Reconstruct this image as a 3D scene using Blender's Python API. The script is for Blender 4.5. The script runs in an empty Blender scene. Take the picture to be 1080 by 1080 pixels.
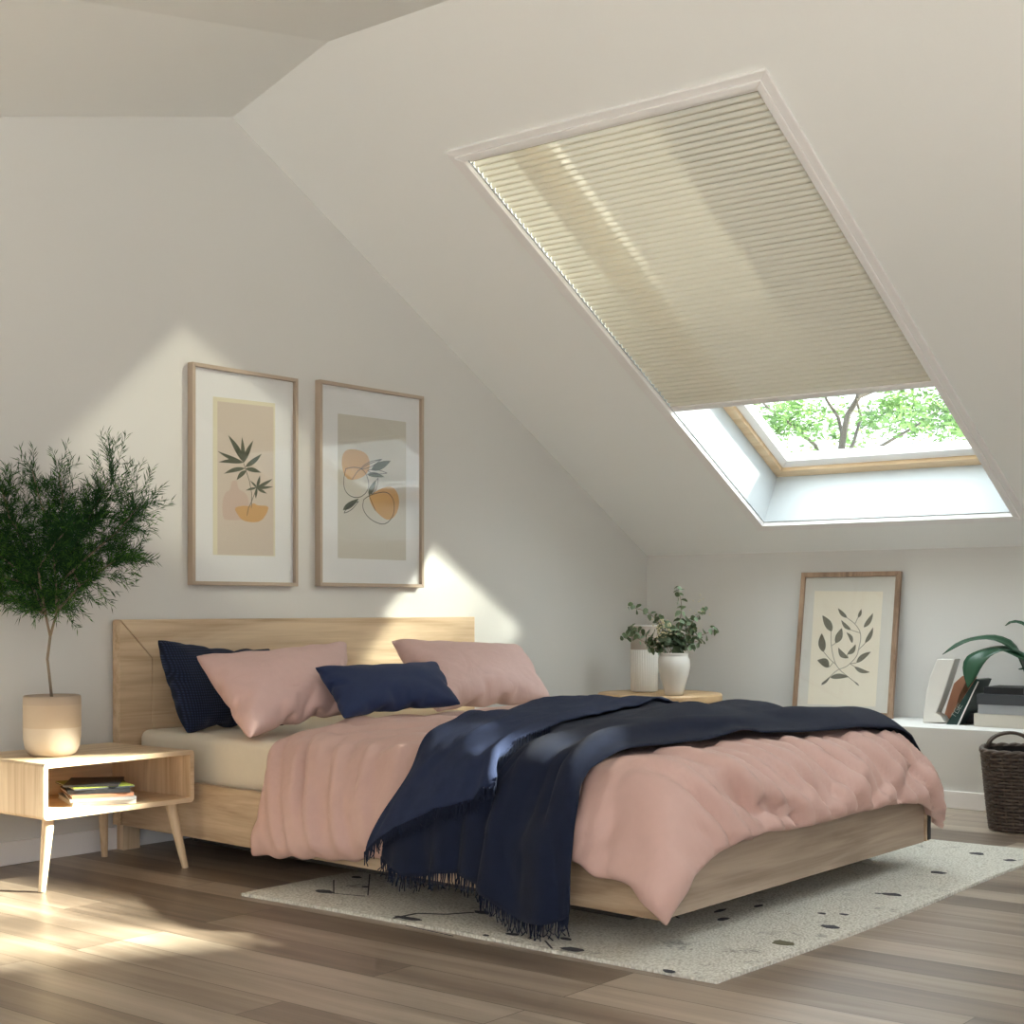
import bpy, math, random
from mathutils import Vector, Matrix
C = bpy.context.collection
SC = bpy.context.scene
PI = math.pi

# ------------------------------------------------------------------ camera
CAMP = Vector((0.0, -4.87, 0.95))
CC, SS, FL = 0.778, 0.628, 1563.0
cd = bpy.data.cameras.new('camera'); cam = bpy.data.objects.new('camera', cd); C.objects.link(cam)
cd.sensor_width = 36; cd.lens = 36 * FL / 1080; cd.shift_y = 100 / 1080
cd.clip_start = 0.05; cd.clip_end = 200
cam.location = CAMP; cam.rotation_euler = (PI / 2, 0, math.atan2(SS, CC) - PI / 2)
SC.camera = cam

def at(px, py, n, d):
    """world point where the sight line of a photo pixel meets the plane n.p = d"""
    r = (px - 540) / FL; u = (640 - py) / FL
    D = Vector((SS * r + CC, -CC * r + SS, u)); n = Vector(n)
    t = (d - n.dot(CAMP)) / n.dot(D)
    return CAMP + D * t
def aty(px, py, y): return at(px, py, (0, 1, 0), y)
def atx(px, py, x): return at(px, py, (1, 0, 0), x)
def atz(px, py, z): return at(px, py, (0, 0, 1), z)

# ------------------------------------------------------------------ materials
def newmat(name):
    m = bpy.data.materials.new(name); m.use_nodes = True
    nt = m.node_tree; b = nt.nodes['Principled BSDF']
    return m, nt, b
def node(nt, kind, **kw):
    n = nt.nodes.new(kind)
    for k, v in kw.items(): setattr(n, k, v)
    return n
def plain(name, col, rough=.6, bump=0, bscale=60, metal=0, sheen=0, spec=.5, var=0, vscale=3):
    m, nt, b = newmat(name)
    b.inputs['Base Color'].default_value = (*col, 1); b.inputs['Roughness'].default_value = rough
    b.inputs['Metallic'].default_value = metal; b.inputs['Specular IOR Level'].default_value = spec
    if sheen: b.inputs['Sheen Weight'].default_value = sheen
    tc = node(nt, 'ShaderNodeTexCoord')
    if var:
        nz = node(nt, 'ShaderNodeTexNoise'); nz.inputs['Scale'].default_value = vscale; nz.inputs['Detail'].default_value = 4
        nt.links.new(tc.outputs['Object'], nz.inputs['Vector'])
        mx = node(nt, 'ShaderNodeMix', data_type='RGBA')
        mx.inputs['A'].default_value = (*[c * (1 - var) for c in col], 1); mx.inputs['B'].default_value = (*[min(1, c * (1 + var)) for c in col], 1)
        nt.links.new(nz.outputs['Fac'], mx.inputs['Factor']); nt.links.new(mx.outputs['Result'], b.inputs['Base Color'])
    if bump:
        nz = node(nt, 'ShaderNodeTexNoise'); nz.inputs['Scale'].default_value = bscale; nz.inputs['Detail'].default_value = 3
        nt.links.new(tc.outputs['Object'], nz.inputs['Vector'])
        bp = node(nt, 'ShaderNodeBump'); bp.inputs['Strength'].default_value = bump; bp.inputs['Distance'].default_value = .003
        nt.links.new(nz.outputs['Fac'], bp.inputs['Height']); nt.links.new(bp.outputs['Normal'], b.inputs['Normal'])
    return m
def wood(name, c1, c2, axis=0, scale=1.0, rough=.5, c3=None):
    m, nt, b = newmat(name)
    tc = node(nt, 'ShaderNodeTexCoord'); mp = node(nt, 'ShaderNodeMapping')
    s = [9 * scale] * 3; s[axis] = .9 * scale
    mp.inputs['Scale'].default_value = s; nt.links.new(tc.outputs['Object'], mp.inputs['Vector'])
    nz = node(nt, 'ShaderNodeTexNoise'); nz.inputs['Scale'].default_value = 1.3; nz.inputs['Detail'].default_value = 5; nz.inputs['Distortion'].default_value = 1.1
    nt.links.new(mp.outputs['Vector'], nz.inputs['Vector'])
    mp2 = node(nt, 'ShaderNodeMapping'); s2 = [120 * scale] * 3; s2[axis] = 3 * scale
    mp2.inputs['Scale'].default_value = s2; nt.links.new(tc.outputs['Object'], mp2.inputs['Vector'])
    nf = node(nt, 'ShaderNodeTexNoise'); nf.inputs['Scale'].default_value = 1; nf.inputs['Detail'].default_value = 3
    nt.links.new(mp2.outputs['Vector'], nf.inputs['Vector'])
    ad = node(nt, 'ShaderNodeMath', operation='MULTIPLY_ADD'); ad.inputs[1].default_value = .32
    nt.links.new(nf.outputs['Fac'], ad.inputs[0]); nt.links.new(nz.outputs['Fac'], ad.inputs[2])
    cr = node(nt, 'ShaderNodeValToRGB'); e = cr.color_ramp.elements
    e[0].position = .48; e[0].color = (*c1, 1); e[1].position = .82; e[1].color = (*c2, 1)
    if c3:
        k = cr.color_ramp.elements.new(.64); k.color = (*c3, 1)
    nt.links.new(ad.outputs[0], cr.inputs['Fac']); nt.links.new(cr.outputs['Color'], b.inputs['Base Color'])
    b.inputs['Roughness'].default_value = rough
    bp = node(nt, 'ShaderNodeBump'); bp.inputs['Strength'].default_value = .12; bp.inputs['Distance'].default_value = .001
    nt.links.new(nf.outputs['Fac'], bp.inputs['Height']); nt.links.new(bp.outputs['Normal'], b.inputs['Normal'])
    return m
OAK = ((.50, .345, .21), (.74, .58, .40), (.63, .47, .31))
M = {}
M['wall'] = plain('wall_paint', (.695, .69, .672), .85, .05, 180)
M['ceil'] = plain('ceiling_paint', (.89, .90, .89), .85, .04, 160)
M['trimw'] = plain('white_trim', (.88, .865, .865), .45)
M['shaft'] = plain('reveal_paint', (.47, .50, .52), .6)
M['oakx'] = wood('oak_along_width', OAK[0], OAK[1], 0, 1, .5, OAK[2])
M['oaky'] = wood('oak_along_length', OAK[0], OAK[1], 1, 1, .5, OAK[2])
M['oakz'] = wood('oak_upright', OAK[0], OAK[1], 2, 1, .5, OAK[2])
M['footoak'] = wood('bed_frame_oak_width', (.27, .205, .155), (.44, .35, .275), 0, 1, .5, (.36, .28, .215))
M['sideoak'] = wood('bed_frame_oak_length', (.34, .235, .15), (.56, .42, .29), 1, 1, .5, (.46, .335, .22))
M['pine'] = wood('window_pine', (.66, .47, .28), (.80, .62, .42), 1, 1, .45)
M['tablewood'] = wood('side_table_wood', (.44, .27, .13), (.66, .46, .26), 0, 1, .45)
M['framebrown'] = wood('walnut_frame', (.20, .125, .08), (.42, .28, .19), 2, 1.4, .5)
M['frametan'] = plain('tan_frame', (.46, .37, .29), .45, 0)
M['dark'] = plain('dark_metal', (.02, .02, .022), .5)
M['bed_shade'] = plain('underbed_shadow', (.05, .04, .035), .8)  # plinth tone holds the black shadow under the bed

def floor_mat():
    m, nt, b = newmat('oak_floorboards')
    tc = node(nt, 'ShaderNodeTexCoord'); mp = node(nt, 'ShaderNodeMapping'); mp.inputs['Rotation'].default_value = (0, 0, PI / 2)
    nt.links.new(tc.outputs['Object'], mp.inputs['Vector'])
    br = node(nt, 'ShaderNodeTexBrick'); br.offset = .37; br.offset_frequency = 3; br.squash = 1
    br.inputs['Color1'].default_value = (0, 0, 0, 1); br.inputs['Color2'].default_value = (1, 1, 1, 1); br.inputs['Mortar'].default_value = (.5, .5, .5, 1)
    br.inputs['Scale'].default_value = 1; br.inputs['Brick Width'].default_value = 1.35; br.inputs['Row Height'].default_value = .152
    br.inputs['Mortar Size'].default_value = .0016; br.inputs['Mortar Smooth'].default_value = .15; br.inputs['Bias'].default_value = 0
    nt.links.new(mp.outputs['Vector'], br.inputs['Vector'])
    # grain, shifted per board
    sh = node(nt, 'ShaderNodeVectorMath', operation='MULTIPLY_ADD'); sh.inputs[1].default_value = (7, 13, 5)
    nt.links.new(br.outputs['Color'], sh.inputs[0]); nt.links.new(tc.outputs['Object'], sh.inputs[2])
    mg = node(nt, 'ShaderNodeMapping'); mg.inputs['Scale'].default_value = (16, 1.1, 1); nt.links.new(sh.outputs[0], mg.inputs['Vector'])
    nz = node(nt, 'ShaderNodeTexNoise'); nz.inputs['Scale'].default_value = 1; nz.inputs['Detail'].default_value = 6; nz.inputs['Distortion'].default_value = .7
    nt.links.new(mg.outputs[0], nz.inputs['Vector'])
    mf = node(nt, 'ShaderNodeMapping'); mf.inputs['Scale'].default_value = (150, 4, 1); nt.links.new(sh.outputs[0], mf.inputs['Vector'])
    nf = node(nt, 'ShaderNodeTexNoise'); nf.inputs['Scale'].default_value = 1; nf.inputs['Detail'].default_value = 3; nt.links.new(mf.outputs[0], nf.inputs['Vector'])
    a = node(nt, 'ShaderNodeMath', operation='MULTIPLY_ADD'); a.inputs[1].default_value = .42; nt.links.new(br.outputs['Color'], a.inputs[0])
    s1 = node(nt, 'ShaderNodeMath', operation='MULTIPLY'); s1.inputs[1].default_value = .62; nt.links.new(nz.outputs['Fac'], s1.inputs[0])
    nt.links.new(s1.outputs[0], a.inputs[2])
    a2 = node(nt, 'ShaderNodeMath', operation='MULTIPLY_ADD'); a2.inputs[1].default_value = .16; nt.links.new(nf.outputs['Fac'], a2.inputs[0]); nt.links.new(a.outputs[0], a2.inputs[2])
    cr = node(nt, 'ShaderNodeValToRGB'); e = cr.color_ramp.elements
    e[0].position = .22; e[0].color = (.080, .058, .045, 1); e[1].position = .92; e[1].color = (.44, .365, .29, 1)
    k = cr.color_ramp.elements.new(.55); k.color = (.225, .172, .13, 1)
    nt.links.new(a2.outputs[0], cr.inputs['Fac'])
    mx = node(nt, 'ShaderNodeMix', data_type='RGBA'); mx.inputs['B'].default_value = (.07, .05, .035, 1)
    nt.links.new(cr.outputs['Color'], mx.inputs['A']); nt.links.new(br.outputs['Fac'], mx.inputs['Factor']); nt.links.new(mx.outputs['Result'], b.inputs['Base Color'])
    b.inputs['Roughness'].default_value = .34
    bp = node(nt, 'ShaderNodeBump'); bp.inputs['Strength'].default_value = .25; bp.inputs['Distance'].default_value = .002; bp.invert = True
    nt.links.new(br.outputs['Fac'], bp.inputs['Height']); nt.links.new(bp.outputs['Normal'], b.inputs['Normal'])
    return m
M['floor'] = floor_mat()

def weave(name, col, scale=220, strength=.35, sheen=.15, rough=.85, noise=.12, crease=0):
    """woven cloth: fine crossing threads"""
    m, nt, b = newmat(name)
    tc = node(nt, 'ShaderNodeTexCoord')
    nz = node(nt, 'ShaderNodeTexNoise'); nz.inputs['Scale'].default_value = 30; nz.inputs['Detail'].default_value = 5
    nt.links.new(tc.outputs['Object'], nz.inputs['Vector'])
    mx = node(nt, 'ShaderNodeMix', data_type='RGBA'); mx.inputs['A'].default_value = (*[c * (1 - noise) for c in col], 1); mx.inputs['B'].default_value = (*[c * (1 + noise) for c in col], 1)
    nt.links.new(nz.outputs['Fac'], mx.inputs['Factor']); nt.links.new(mx.outputs['Result'], b.inputs['Base Color'])
    b.inputs['Roughness'].default_value = rough; b.inputs['Sheen Weight'].default_value = sheen; b.inputs['Specular IOR Level'].default_value = .4 if rough < .7 else .2
    ws = []
    for dr in ('X', 'Y', 'Z'):
        w = node(nt, 'ShaderNodeTexWave', bands_direction=dr); w.inputs['Scale'].default_value = scale / 6.28; w.inputs['Distortion'].default_value = .6
        nt.links.new(tc.outputs['Object'], w.inputs['Vector']); ws.append(w)
    a = node(nt, 'ShaderNodeMath', operation='ADD'); nt.links.new(ws[0].outputs['Fac'], a.inputs[0]); nt.links.new(ws[1].outputs['Fac'], a.inputs[1])
    a2 = node(nt, 'ShaderNodeMath', operation='ADD'); nt.links.new(a.outputs[0], a2.inputs[0]); nt.links.new(ws[2].outputs['Fac'], a2.inputs[1])
    bp = node(nt, 'ShaderNodeBump'); bp.inputs['Strength'].default_value = strength; bp.inputs['Distance'].default_value = .002
    nt.links.new(a2.outputs[0], bp.inputs['Height']); nt.links.new(bp.outputs['Normal'], b.inputs['Normal'])
    if crease:
        mp = node(nt, 'ShaderNodeMapping'); mp.inputs['Rotation'].default_value = (0, 0, .5); mp.inputs['Scale'].default_value = (1, 1.9, .45); nt.links.new(tc.outputs['Object'], mp.inputs['Vector'])
        cz = node(nt, 'ShaderNodeTexNoise'); cz.inputs['Scale'].default_value = 5.5; cz.inputs['Detail'].default_value = 3; cz.inputs['Distortion'].default_value = 1.6; cz.inputs['Roughness'].default_value = .45
        nt.links.new(mp.outputs[0], cz.inputs['Vector'])
        b2 = node(nt, 'ShaderNodeBump'); b2.inputs['Strength'].default_value = crease; b2.inputs['Distance'].default_value = .05
        nt.links.new(cz.outputs['Fac'], b2.inputs['Height']); nt.links.new(b2.outputs['Normal'], bp.inputs['Normal'])
    return m
def knit(m):   # raised ribs: the shade in the valleys between stitches is put into the colour
    nt = m.node_tree; b = nt.nodes['Principled BSDF']; tc = node(nt, 'ShaderNodeTexCoord'); last = None
    for dr in ('X', 'Z'):
        w = node(nt, 'ShaderNodeTexWave', bands_direction=dr); w.inputs['Scale'].default_value = 32; w.inputs['Distortion'].default_value = .8; nt.links.new(tc.outputs['Object'], w.inputs['Vector'])
        if last is None: last = w.outputs['Fac']
        else:
            mu = node(nt, 'ShaderNodeMath', operation='MULTIPLY'); nt.links.new(last, mu.inputs[0]); nt.links.new(w.outputs['Fac'], mu.inputs[1]); last = mu.outputs[0]
    mx = node(nt, 'ShaderNodeMix', data_type='RGBA'); mx.inputs['A'].default_value = (.007, .011, .028, 1); mx.inputs['B'].default_value = (.034, .052, .115, 1)
    nt.links.new(last, mx.inputs['Factor']); nt.links.new(mx.outputs['Result'], b.inputs['Base Color'])
    bp = node(nt, 'ShaderNodeBump'); bp.inputs['Strength'].default_value = .8; bp.inputs['Distance'].default_value = .004; nt.links.new(last, bp.inputs['Height']); nt.links.new(bp.outputs['Normal'], b.inputs['Normal'])
M['pink'] = weave('pink_cotton', (.585, .385, .34), 1400, .06, .05, .55, .04, .10)
M['pinkpil'] = weave('pink_pillow_cotton', (.66, .45, .42), 1400, .06, .05, .6, .04, .2)
M['navyknit'] = weave('navy_knit', (.013, .022, .060), 420, .9, .05, .9, .3)
knit(M['navyknit'])
M['navy'] = weave('navy_cotton', (.020, .032, .088), 1200, .12, .05, .8, .1)
M['throw'] = weave('navy_wool_shaded', (.010, .015, .036), 900, .35, .04, .9, .25)
M['throw_lit'] = weave('navy_wool_lit', (.022, .032, .075), 900, .35, .0, .9, .2)  # same wool as the throw; lit and shaded tones put into the colours
M['sheet'] = weave('cream_sheet', (.74, .67, .55), 1400, .06, .1, .8, .03)

def rug_mat():
    m, nt, b = newmat('looped_wool_rug')
    tc = node(nt, 'ShaderNodeTexCoord')
    vo = node(nt, 'ShaderNodeTexVoronoi'); vo.inputs['Scale'].default_value = 95
    mpv = node(nt, 'ShaderNodeMapping'); mpv.inputs['Scale'].default_value = (1.0, 1.5, 1)
    nt.links.new(tc.outputs['Object'], mpv.inputs['Vector']); nt.links.new(mpv.outputs[0], vo.inputs['Vector'])
    cr = node(nt, 'ShaderNodeValToRGB'); e = cr.color_ramp.elements
    e[0].position = .25; e[0].color = (.74, .73, .67, 1); e[1].position = .95; e[1].color = (.46, .44, .38, 1)
    nt.links.new(vo.outputs['Distance'], cr.inputs['Fac'])
    # scattered dark tufts and faint worn pattern lines
    nz = node(nt, 'ShaderNodeTexNoise'); nz.inputs['Scale'].default_value = 5.5; nz.inputs['Detail'].default_value = 7; nz.inputs['Roughness'].default_value = .75; nz.inputs['Distortion'].default_value = .6
    nt.links.new(tc.outputs['Object'], nz.inputs['Vector'])
    r2 = node(nt, 'ShaderNodeValToRGB'); q = r2.color_ramp.elements; q[0].position = .575; q[0].color = (0, 0, 0, 1); q[1].position = .68; q[1].color = (.6, .6, .6, 1)
    nt.links.new(nz.outputs['Fac'], r2.inputs['Fac'])
    mx = node(nt, 'ShaderNodeMix', data_type='RGBA'); mx.inputs['B'].default_value = (.10, .10, .10, 1)
    nt.links.new(r2.outputs['Color'], mx.inputs['Factor']); nt.links.new(cr.outputs['Color'], mx.inputs['A']); nt.links.new(mx.outputs['Result'], b.inputs['Base Color'])
    b.inputs['Roughness'].default_value = .95; b.inputs['Specular IOR Level'].default_value = .1
    bp = node(nt, 'ShaderNodeBump'); bp.inputs['Strength'].default_value = .7; bp.inputs['Distance'].default_value = .006; bp.invert = True
    nt.links.new(vo.outputs['Distance'], bp.inputs['Height']); nt.links.new(bp.outputs['Normal'], b.inputs['Normal'])
    return m
M['rug'] = rug_mat()
M['rugmark'] = plain('rug_dark_wool', (.045, .047, .055), .95, .6, 90)
M['rugolive'] = plain('rug_olive_wool', (.14, .13, .08), .95, .6, 90)

def glass_mat(name, tint=(1, 1, 1), refl=.06):
    m = bpy.data.materials.new(name); m.use_nodes = True; nt = m.node_tree; nt.nodes.clear()
    o = node(nt, 'ShaderNodeOutputMaterial'); t = node(nt, 'ShaderNodeBsdfTransparent'); t.inputs[0].default_value = (*tint, 1)
    g = node(nt, 'ShaderNodeBsdfGlossy'); g.inputs['Roughness'].default_value = .02
    lw = node(nt, 'ShaderNodeLayerWeight'); lw.inputs['Blend'].default_value = .5
    pw = node(nt, 'ShaderNodeMath', operation='POWER'); pw.inputs[1].default_value = 5; nt.links.new(lw.outputs['Facing'], pw.inputs[0])
    ma = node(nt, 'ShaderNodeMath', operation='MULTIPLY_ADD'); ma.inputs[1].default_value = .8; ma.inputs[2].default_value = refl * .5; nt.links.new(pw.outputs[0], ma.inputs[0])
    mx = node(nt, 'ShaderNodeMixShader'); nt.links.new(ma.outputs[0], mx.inputs[0]); nt.links.new(t.outputs[0], mx.inputs[1]); nt.links.new(g.outputs[0], mx.inputs[2])
    nt.links.new(mx.outputs[0], o.inputs[0]); return m
M['glass'] = glass_mat('window_glass', (.96, 1, .98))
M['artglass'] = glass_mat('picture_glass')

def thin(name, col, trans=.5, open_=0.0, tcol=None):
    """cloth or leaf that lets part of the light through"""
    m = bpy.data.materials.new(name); m.use_nodes = True; nt = m.node_tree; nt.nodes.clear()
    o = node(nt, 'ShaderNodeOutputMaterial'); d = node(nt, 'ShaderNodeBsdfDiffuse'); d.inputs[0].default_value = (*col, 1)
    t = node(nt, 'ShaderNodeBsdfTranslucent'); t.inputs[0].default_value = (*(tcol or col), 1)
    mx = node(nt, 'ShaderNodeMixShader'); mx.inputs[0].default_value = trans
    nt.links.new(d.outputs[0], mx.inputs[1]); nt.links.new(t.outputs[0], mx.inputs[2]); last = mx
    if open_:
        tr = node(nt, 'ShaderNodeBsdfTransparent'); tr.inputs[0].default_value = (1, .97, .9, 1)
        m2 = node(nt, 'ShaderNodeMixShader'); m2.inputs[0].default_value = open_
        nt.links.new(mx.outputs[0], m2.inputs[1]); nt.links.new(tr.outputs[0], m2.inputs[2]); last = m2
    nt.links.new(last.outputs[0], o.inputs[0]); return m
BL_OPEN = .032
M['blind'] = thin('pleated_blind_cloth', (.56, .52, .435), .012, BL_OPEN, (.7, .68, .6))
M['leafout'] = thin('tree_leaf_light', (.085, .15, .055), .4, 0, (.13, .23, .07))
M['leafout2'] = thin('tree_leaf_mid', (.05, .095, .035), .35, 0, (.08, .15, .04))
M['bark'] = plain('tree_bark', (.035, .028, .022), .9)
M['needle'] = thin('needle_leaf', (.022, .060, .030), .25, 0, (.06, .16, .02))
M['needle2'] = thin('needle_leaf_bright', (.06, .15, .035), .35, 0, (.14, .32, .04))
M['twig'] = plain('twig', (.26, .20, .14), .8, .5, 120)
M['euc'] = thin('eucalyptus_leaf', (.24, .31, .21), .2)
M['euc2'] = thin('eucalyptus_leaf_dark', (.12, .16, .09), .2)
M['bloss'] = plain('cream_blossom', (.62, .56, .36), .8)
M['strap'] = plain('strap_leaf', (.012, .060, .028), .35, 0, var=.25, vscale=12)
M['ceramicw'] = plain('white_ceramic', (.76, .74, .70), .45, .25, 40)
M['ceramicw2'] = plain('white_glazed_pot', (.70, .68, .64), .25, .1, 30)
M['sand'] = plain('sand_glaze', (.40, .345, .29), .7, .2, 60)
M['soil'] = plain('soil', (.03, .022, .015), 1, .8, 80)
M['wicker'] = plain('dark_wicker', (.085, .060, .047), .55, .4, 140, var=.35, vscale=40)
M['liner'] = plain('basket_inside', (.012, .010, .010), .9)
M['paperw'] = plain('white_paper', (.80, .80, .78), .7)
M['mat'] = plain('picture_mat', (.78, .79, .80), .8)
M['matgrey'] = plain('grey_picture_mat', (.60, .58, .53), .8)
M['prcream'] = plain('cream_border', (.72, .68, .52), .8)
M['pr1'] = plain('print_rose_beige', (.62, .54, .46), .8)
M['pr2'] = plain('print_pale_grey', (.61, .59, .53), .8)
M['pr3'] = plain('print_cream', (.74, .68, .56), .8)
M['inkg'] = plain('ink_green', (.085, .095, .06), .8)
M['inkg3'] = plain('ink_grey_olive', (.155, .145, .11), .8)
M['inkk'] = plain('ink_black', (.03, .03, .03), .8)
M['inko'] = plain('ink_orange', (.60, .36, .15), .8)
M['inkp'] = plain('ink_pink', (.58, .45, .38), .8)
def cl(name, c, r=.6): M[name] = plain(name, c, r)
cl('book_black', (.015, .016, .02), .5); cl('book_slate', (.05, .055, .065), .5); cl('book_grey', (.33, .34, .35), .5); cl('book_cream', (.56, .53, .47), .7)
cl('book_green', (.014, .04, .035), .35); cl('book_copper', (.42, .19, .11), .5); cl('book_brown', (.22, .12, .08), .6); cl('cover_green', (.25, .30, .05), .5)
cl('book_tan', (.30, .24, .17), .6); cl('lettering', (.5, .55, .5), .6); cl('book_silver', (.4, .42, .45), .3)
M['bounce_ground'] = plain('pale_bounce_ground', (.50, .50, .48), .9, .5, 20, var=.1, vscale=2)  # unseen ground, made pale to bounce daylight up to the ceiling

# ------------------------------------------------------------------ mesh helpers
class MB:
    def __init__(s): s.v = []; s.f = []; s.m = []
    def add(s, vs, fs, mi=0):
        o = len(s.v); s.v += [tuple(p) for p in vs]; s.f += [tuple(o + i for i in f) for f in fs]; s.m += [mi] * len(fs); return s
    def hexa(s, p, mi=0):   # 8 points: bottom loop 0-3 ccw, top loop 4-7
        return s.add(p, [(0, 3, 2, 1), (4, 5, 6, 7), (0, 1, 5, 4), (1, 2, 6, 5), (2, 3, 7, 6), (3, 0, 4, 7)], mi)
    def box(s, x0, x1, y0, y1, z0, z1, mi=0, R=None):
        p = [(x0, y0, z0), (x1, y0, z0), (x1, y1, z0), (x0, y1, z0), (x0, y0, z1), (x1, y0, z1), (x1, y1, z1), (x0, y1, z1)]
        if R: p = [R(q) for q in p]
        return s.hexa(p, mi)
    def tube(s, pts, rad, n=8, mi=0, cap=True):
        pts = [Vector(p) for p in pts]; N = len(pts)
        if not hasattr(rad, '__len__'): rad = [rad] * N
        o = len(s.v); a = None
        for i, p in enumerate(pts):
            t = (pts[min(i + 1, N - 1)] - pts[max(i - 1, 0)])
            t = t.normalized() if t.length > 1e-9 else Vector((0, 0, 1))
            a = t.orthogonal().normalized() if a is None else (a - t * a.dot(t))
            a = a.normalized() if a.length > 1e-6 else t.orthogonal().normalized()
            b = t.cross(a)
            for k in range(n):
                w = 2 * PI * k / n; s.v.append(tuple(p + (a * math.cos(w) + b * math.sin(w)) * rad[i]))
        for i in range(N - 1):
            for k in range(n):
                s.f.append((o + i * n + k, o + i * n + (k + 1) % n, o + (i + 1) * n + (k + 1) % n, o + (i + 1) * n + k)); s.m.append(mi)
        if cap:
            s.f.append(tuple(o + k for k in range(n))[::-1]); s.m.append(mi); s.f.append(tuple(o + (N - 1) * n + k for k in range(n))); s.m.append(mi)
        return s
    def lathe(s, prof, c=(0, 0, 0), n=48, mi=0, mis=None):
        o = len(s.v)
        for r, z in prof:
            for k in range(n):
                w = 2 * PI * k / n; s.v.append((c[0] + r * math.cos(w), c[1] + r * math.sin(w), c[2] + z))
        for i in range(len(prof) - 1):
            for k in range(n):
                s.f.append((o + i * n + k, o + i * n + (k + 1) % n, o + (i + 1) * n + (k + 1) % n, o + (i + 1) * n + k)); s.m.append(mis[i] if mis else mi)
        s.f.append(tuple(o + k for k in range(n))[::-1]); s.m.append(mi); s.f.append(tuple(o + (len(prof) - 1) * n + k for k in range(n))); s.m.append(mis[-1] if mis else mi)
        return s
    def prism(s, poly, d, mi=0):   # planar polygon extruded by vector d
        n = len(poly); a = [Vector(p) for p in poly]; b = [p + Vector(d) for p in a]
        return s.add(a + b, [tuple(range(n))[::-1], tuple(range(n, 2 * n))] + [(i, (i + 1) % n, n + (i + 1) % n, n + i) for i in range(n)], mi)
    def build(s, name, mats, parent=None, smooth=False, bevel=0, sub=0, loc=None):
        me = bpy.data.meshes.new(name); org = Vector(loc) if loc is not None else Vector((0, 0, 0))
        me.from_pydata([tuple(Vector(v) - org) for v in s.v], [], s.f)
        for m in (mats if isinstance(mats, (list, tuple)) else [mats]): me.materials.append(m)
        me.polygons.foreach_set('material_index', s.m); me.update(); me.validate()
        o = bpy.data.objects.new(name, me); C.objects.link(o); o.location = org
        if smooth: me.shade_smooth()
        if bevel:
            b = o.modifiers.new('bevel', 'BEVEL'); b.width = bevel; b.segments = 2; b.limit_method = 'ANGLE'; b.angle_limit = .7
        if sub:
            q = o.modifiers.new('sub', 'SUBSURF'); q.levels = q.render_levels = sub
        if parent is not None: put(o, parent)
        return o
WLOC = {}
def wloc(p):
    v = p.location.copy()
    while p.parent: p = p.parent; v += p.location
    return v
def put(o, parent):
    o.location = o.location - wloc(parent); o.parent = parent
def thing(name, label, cat, loc, group=None):
    o = bpy.data.objects.new(name, None); C.objects.link(o); o.location = loc; o.empty_display_size = .05
    tag(o, label, cat, group); return o
def tag(o, label, cat, group=None):
    o['label'] = label; o['category'] = cat
    if group: o['group'] = group
    return o
def struct(name, mb, mats, parent=None, **kw):
    o = mb.build(name, mats, parent, **kw); o['kind'] = 'structure'; return o
def autosmooth(o, ang=.6):
    me = o.data; me.shade_smooth()
    try:
        me.set_sharp_from_angle(angle=ang)
    except Exception: pass
    return o
def uncloth(D):
    """a draped cloth: rows of points, each stored as its step from the point predicted by its neighbours, in units of q"""
    NX, NY, q, keep, nums = D
    W = NX + 1; V = []; ids = {}; it = iter(nums)
    two = len(nums) > W * (NY + 1) * 3
    F = []
    for layer in range(2 if two else 1):
        G = {}; r0 = layer
        for j in range(r0, NY + 1 - r0):
            for i in range(r0, NX + 1 - r0):
                if layer and keep and min(i, NX - i, j, NY - j) > keep: continue
                a, b, c = G.get((i - 1, j)), G.get((i, j - 1)), G.get((i - 1, j - 1)); p = []
                for k in range(3):
                    pr = a[k] + b[k] - c[k] if a and b and c else a[k] if a else b[k] if b else 0
                    p.append(pr + next(it))
                G[i, j] = p; ids[layer, i, j] = len(V); V.append((p[0] * q, p[1] * q, p[2] * q))
        def at_(i, j):
            if layer and (i in (0, NX) or j in (0, NY)): return ids[0, i, j]
            return ids.get((layer, i, j))
        for j in range(NY):
            for i in range(NX):
                f = (at_(i, j), at_(i + 1, j), at_(i + 1, j + 1), at_(i, j + 1))
                if None not in f: F.append(f if not layer else f[::-1])
    return NX, NY, V, F
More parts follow.
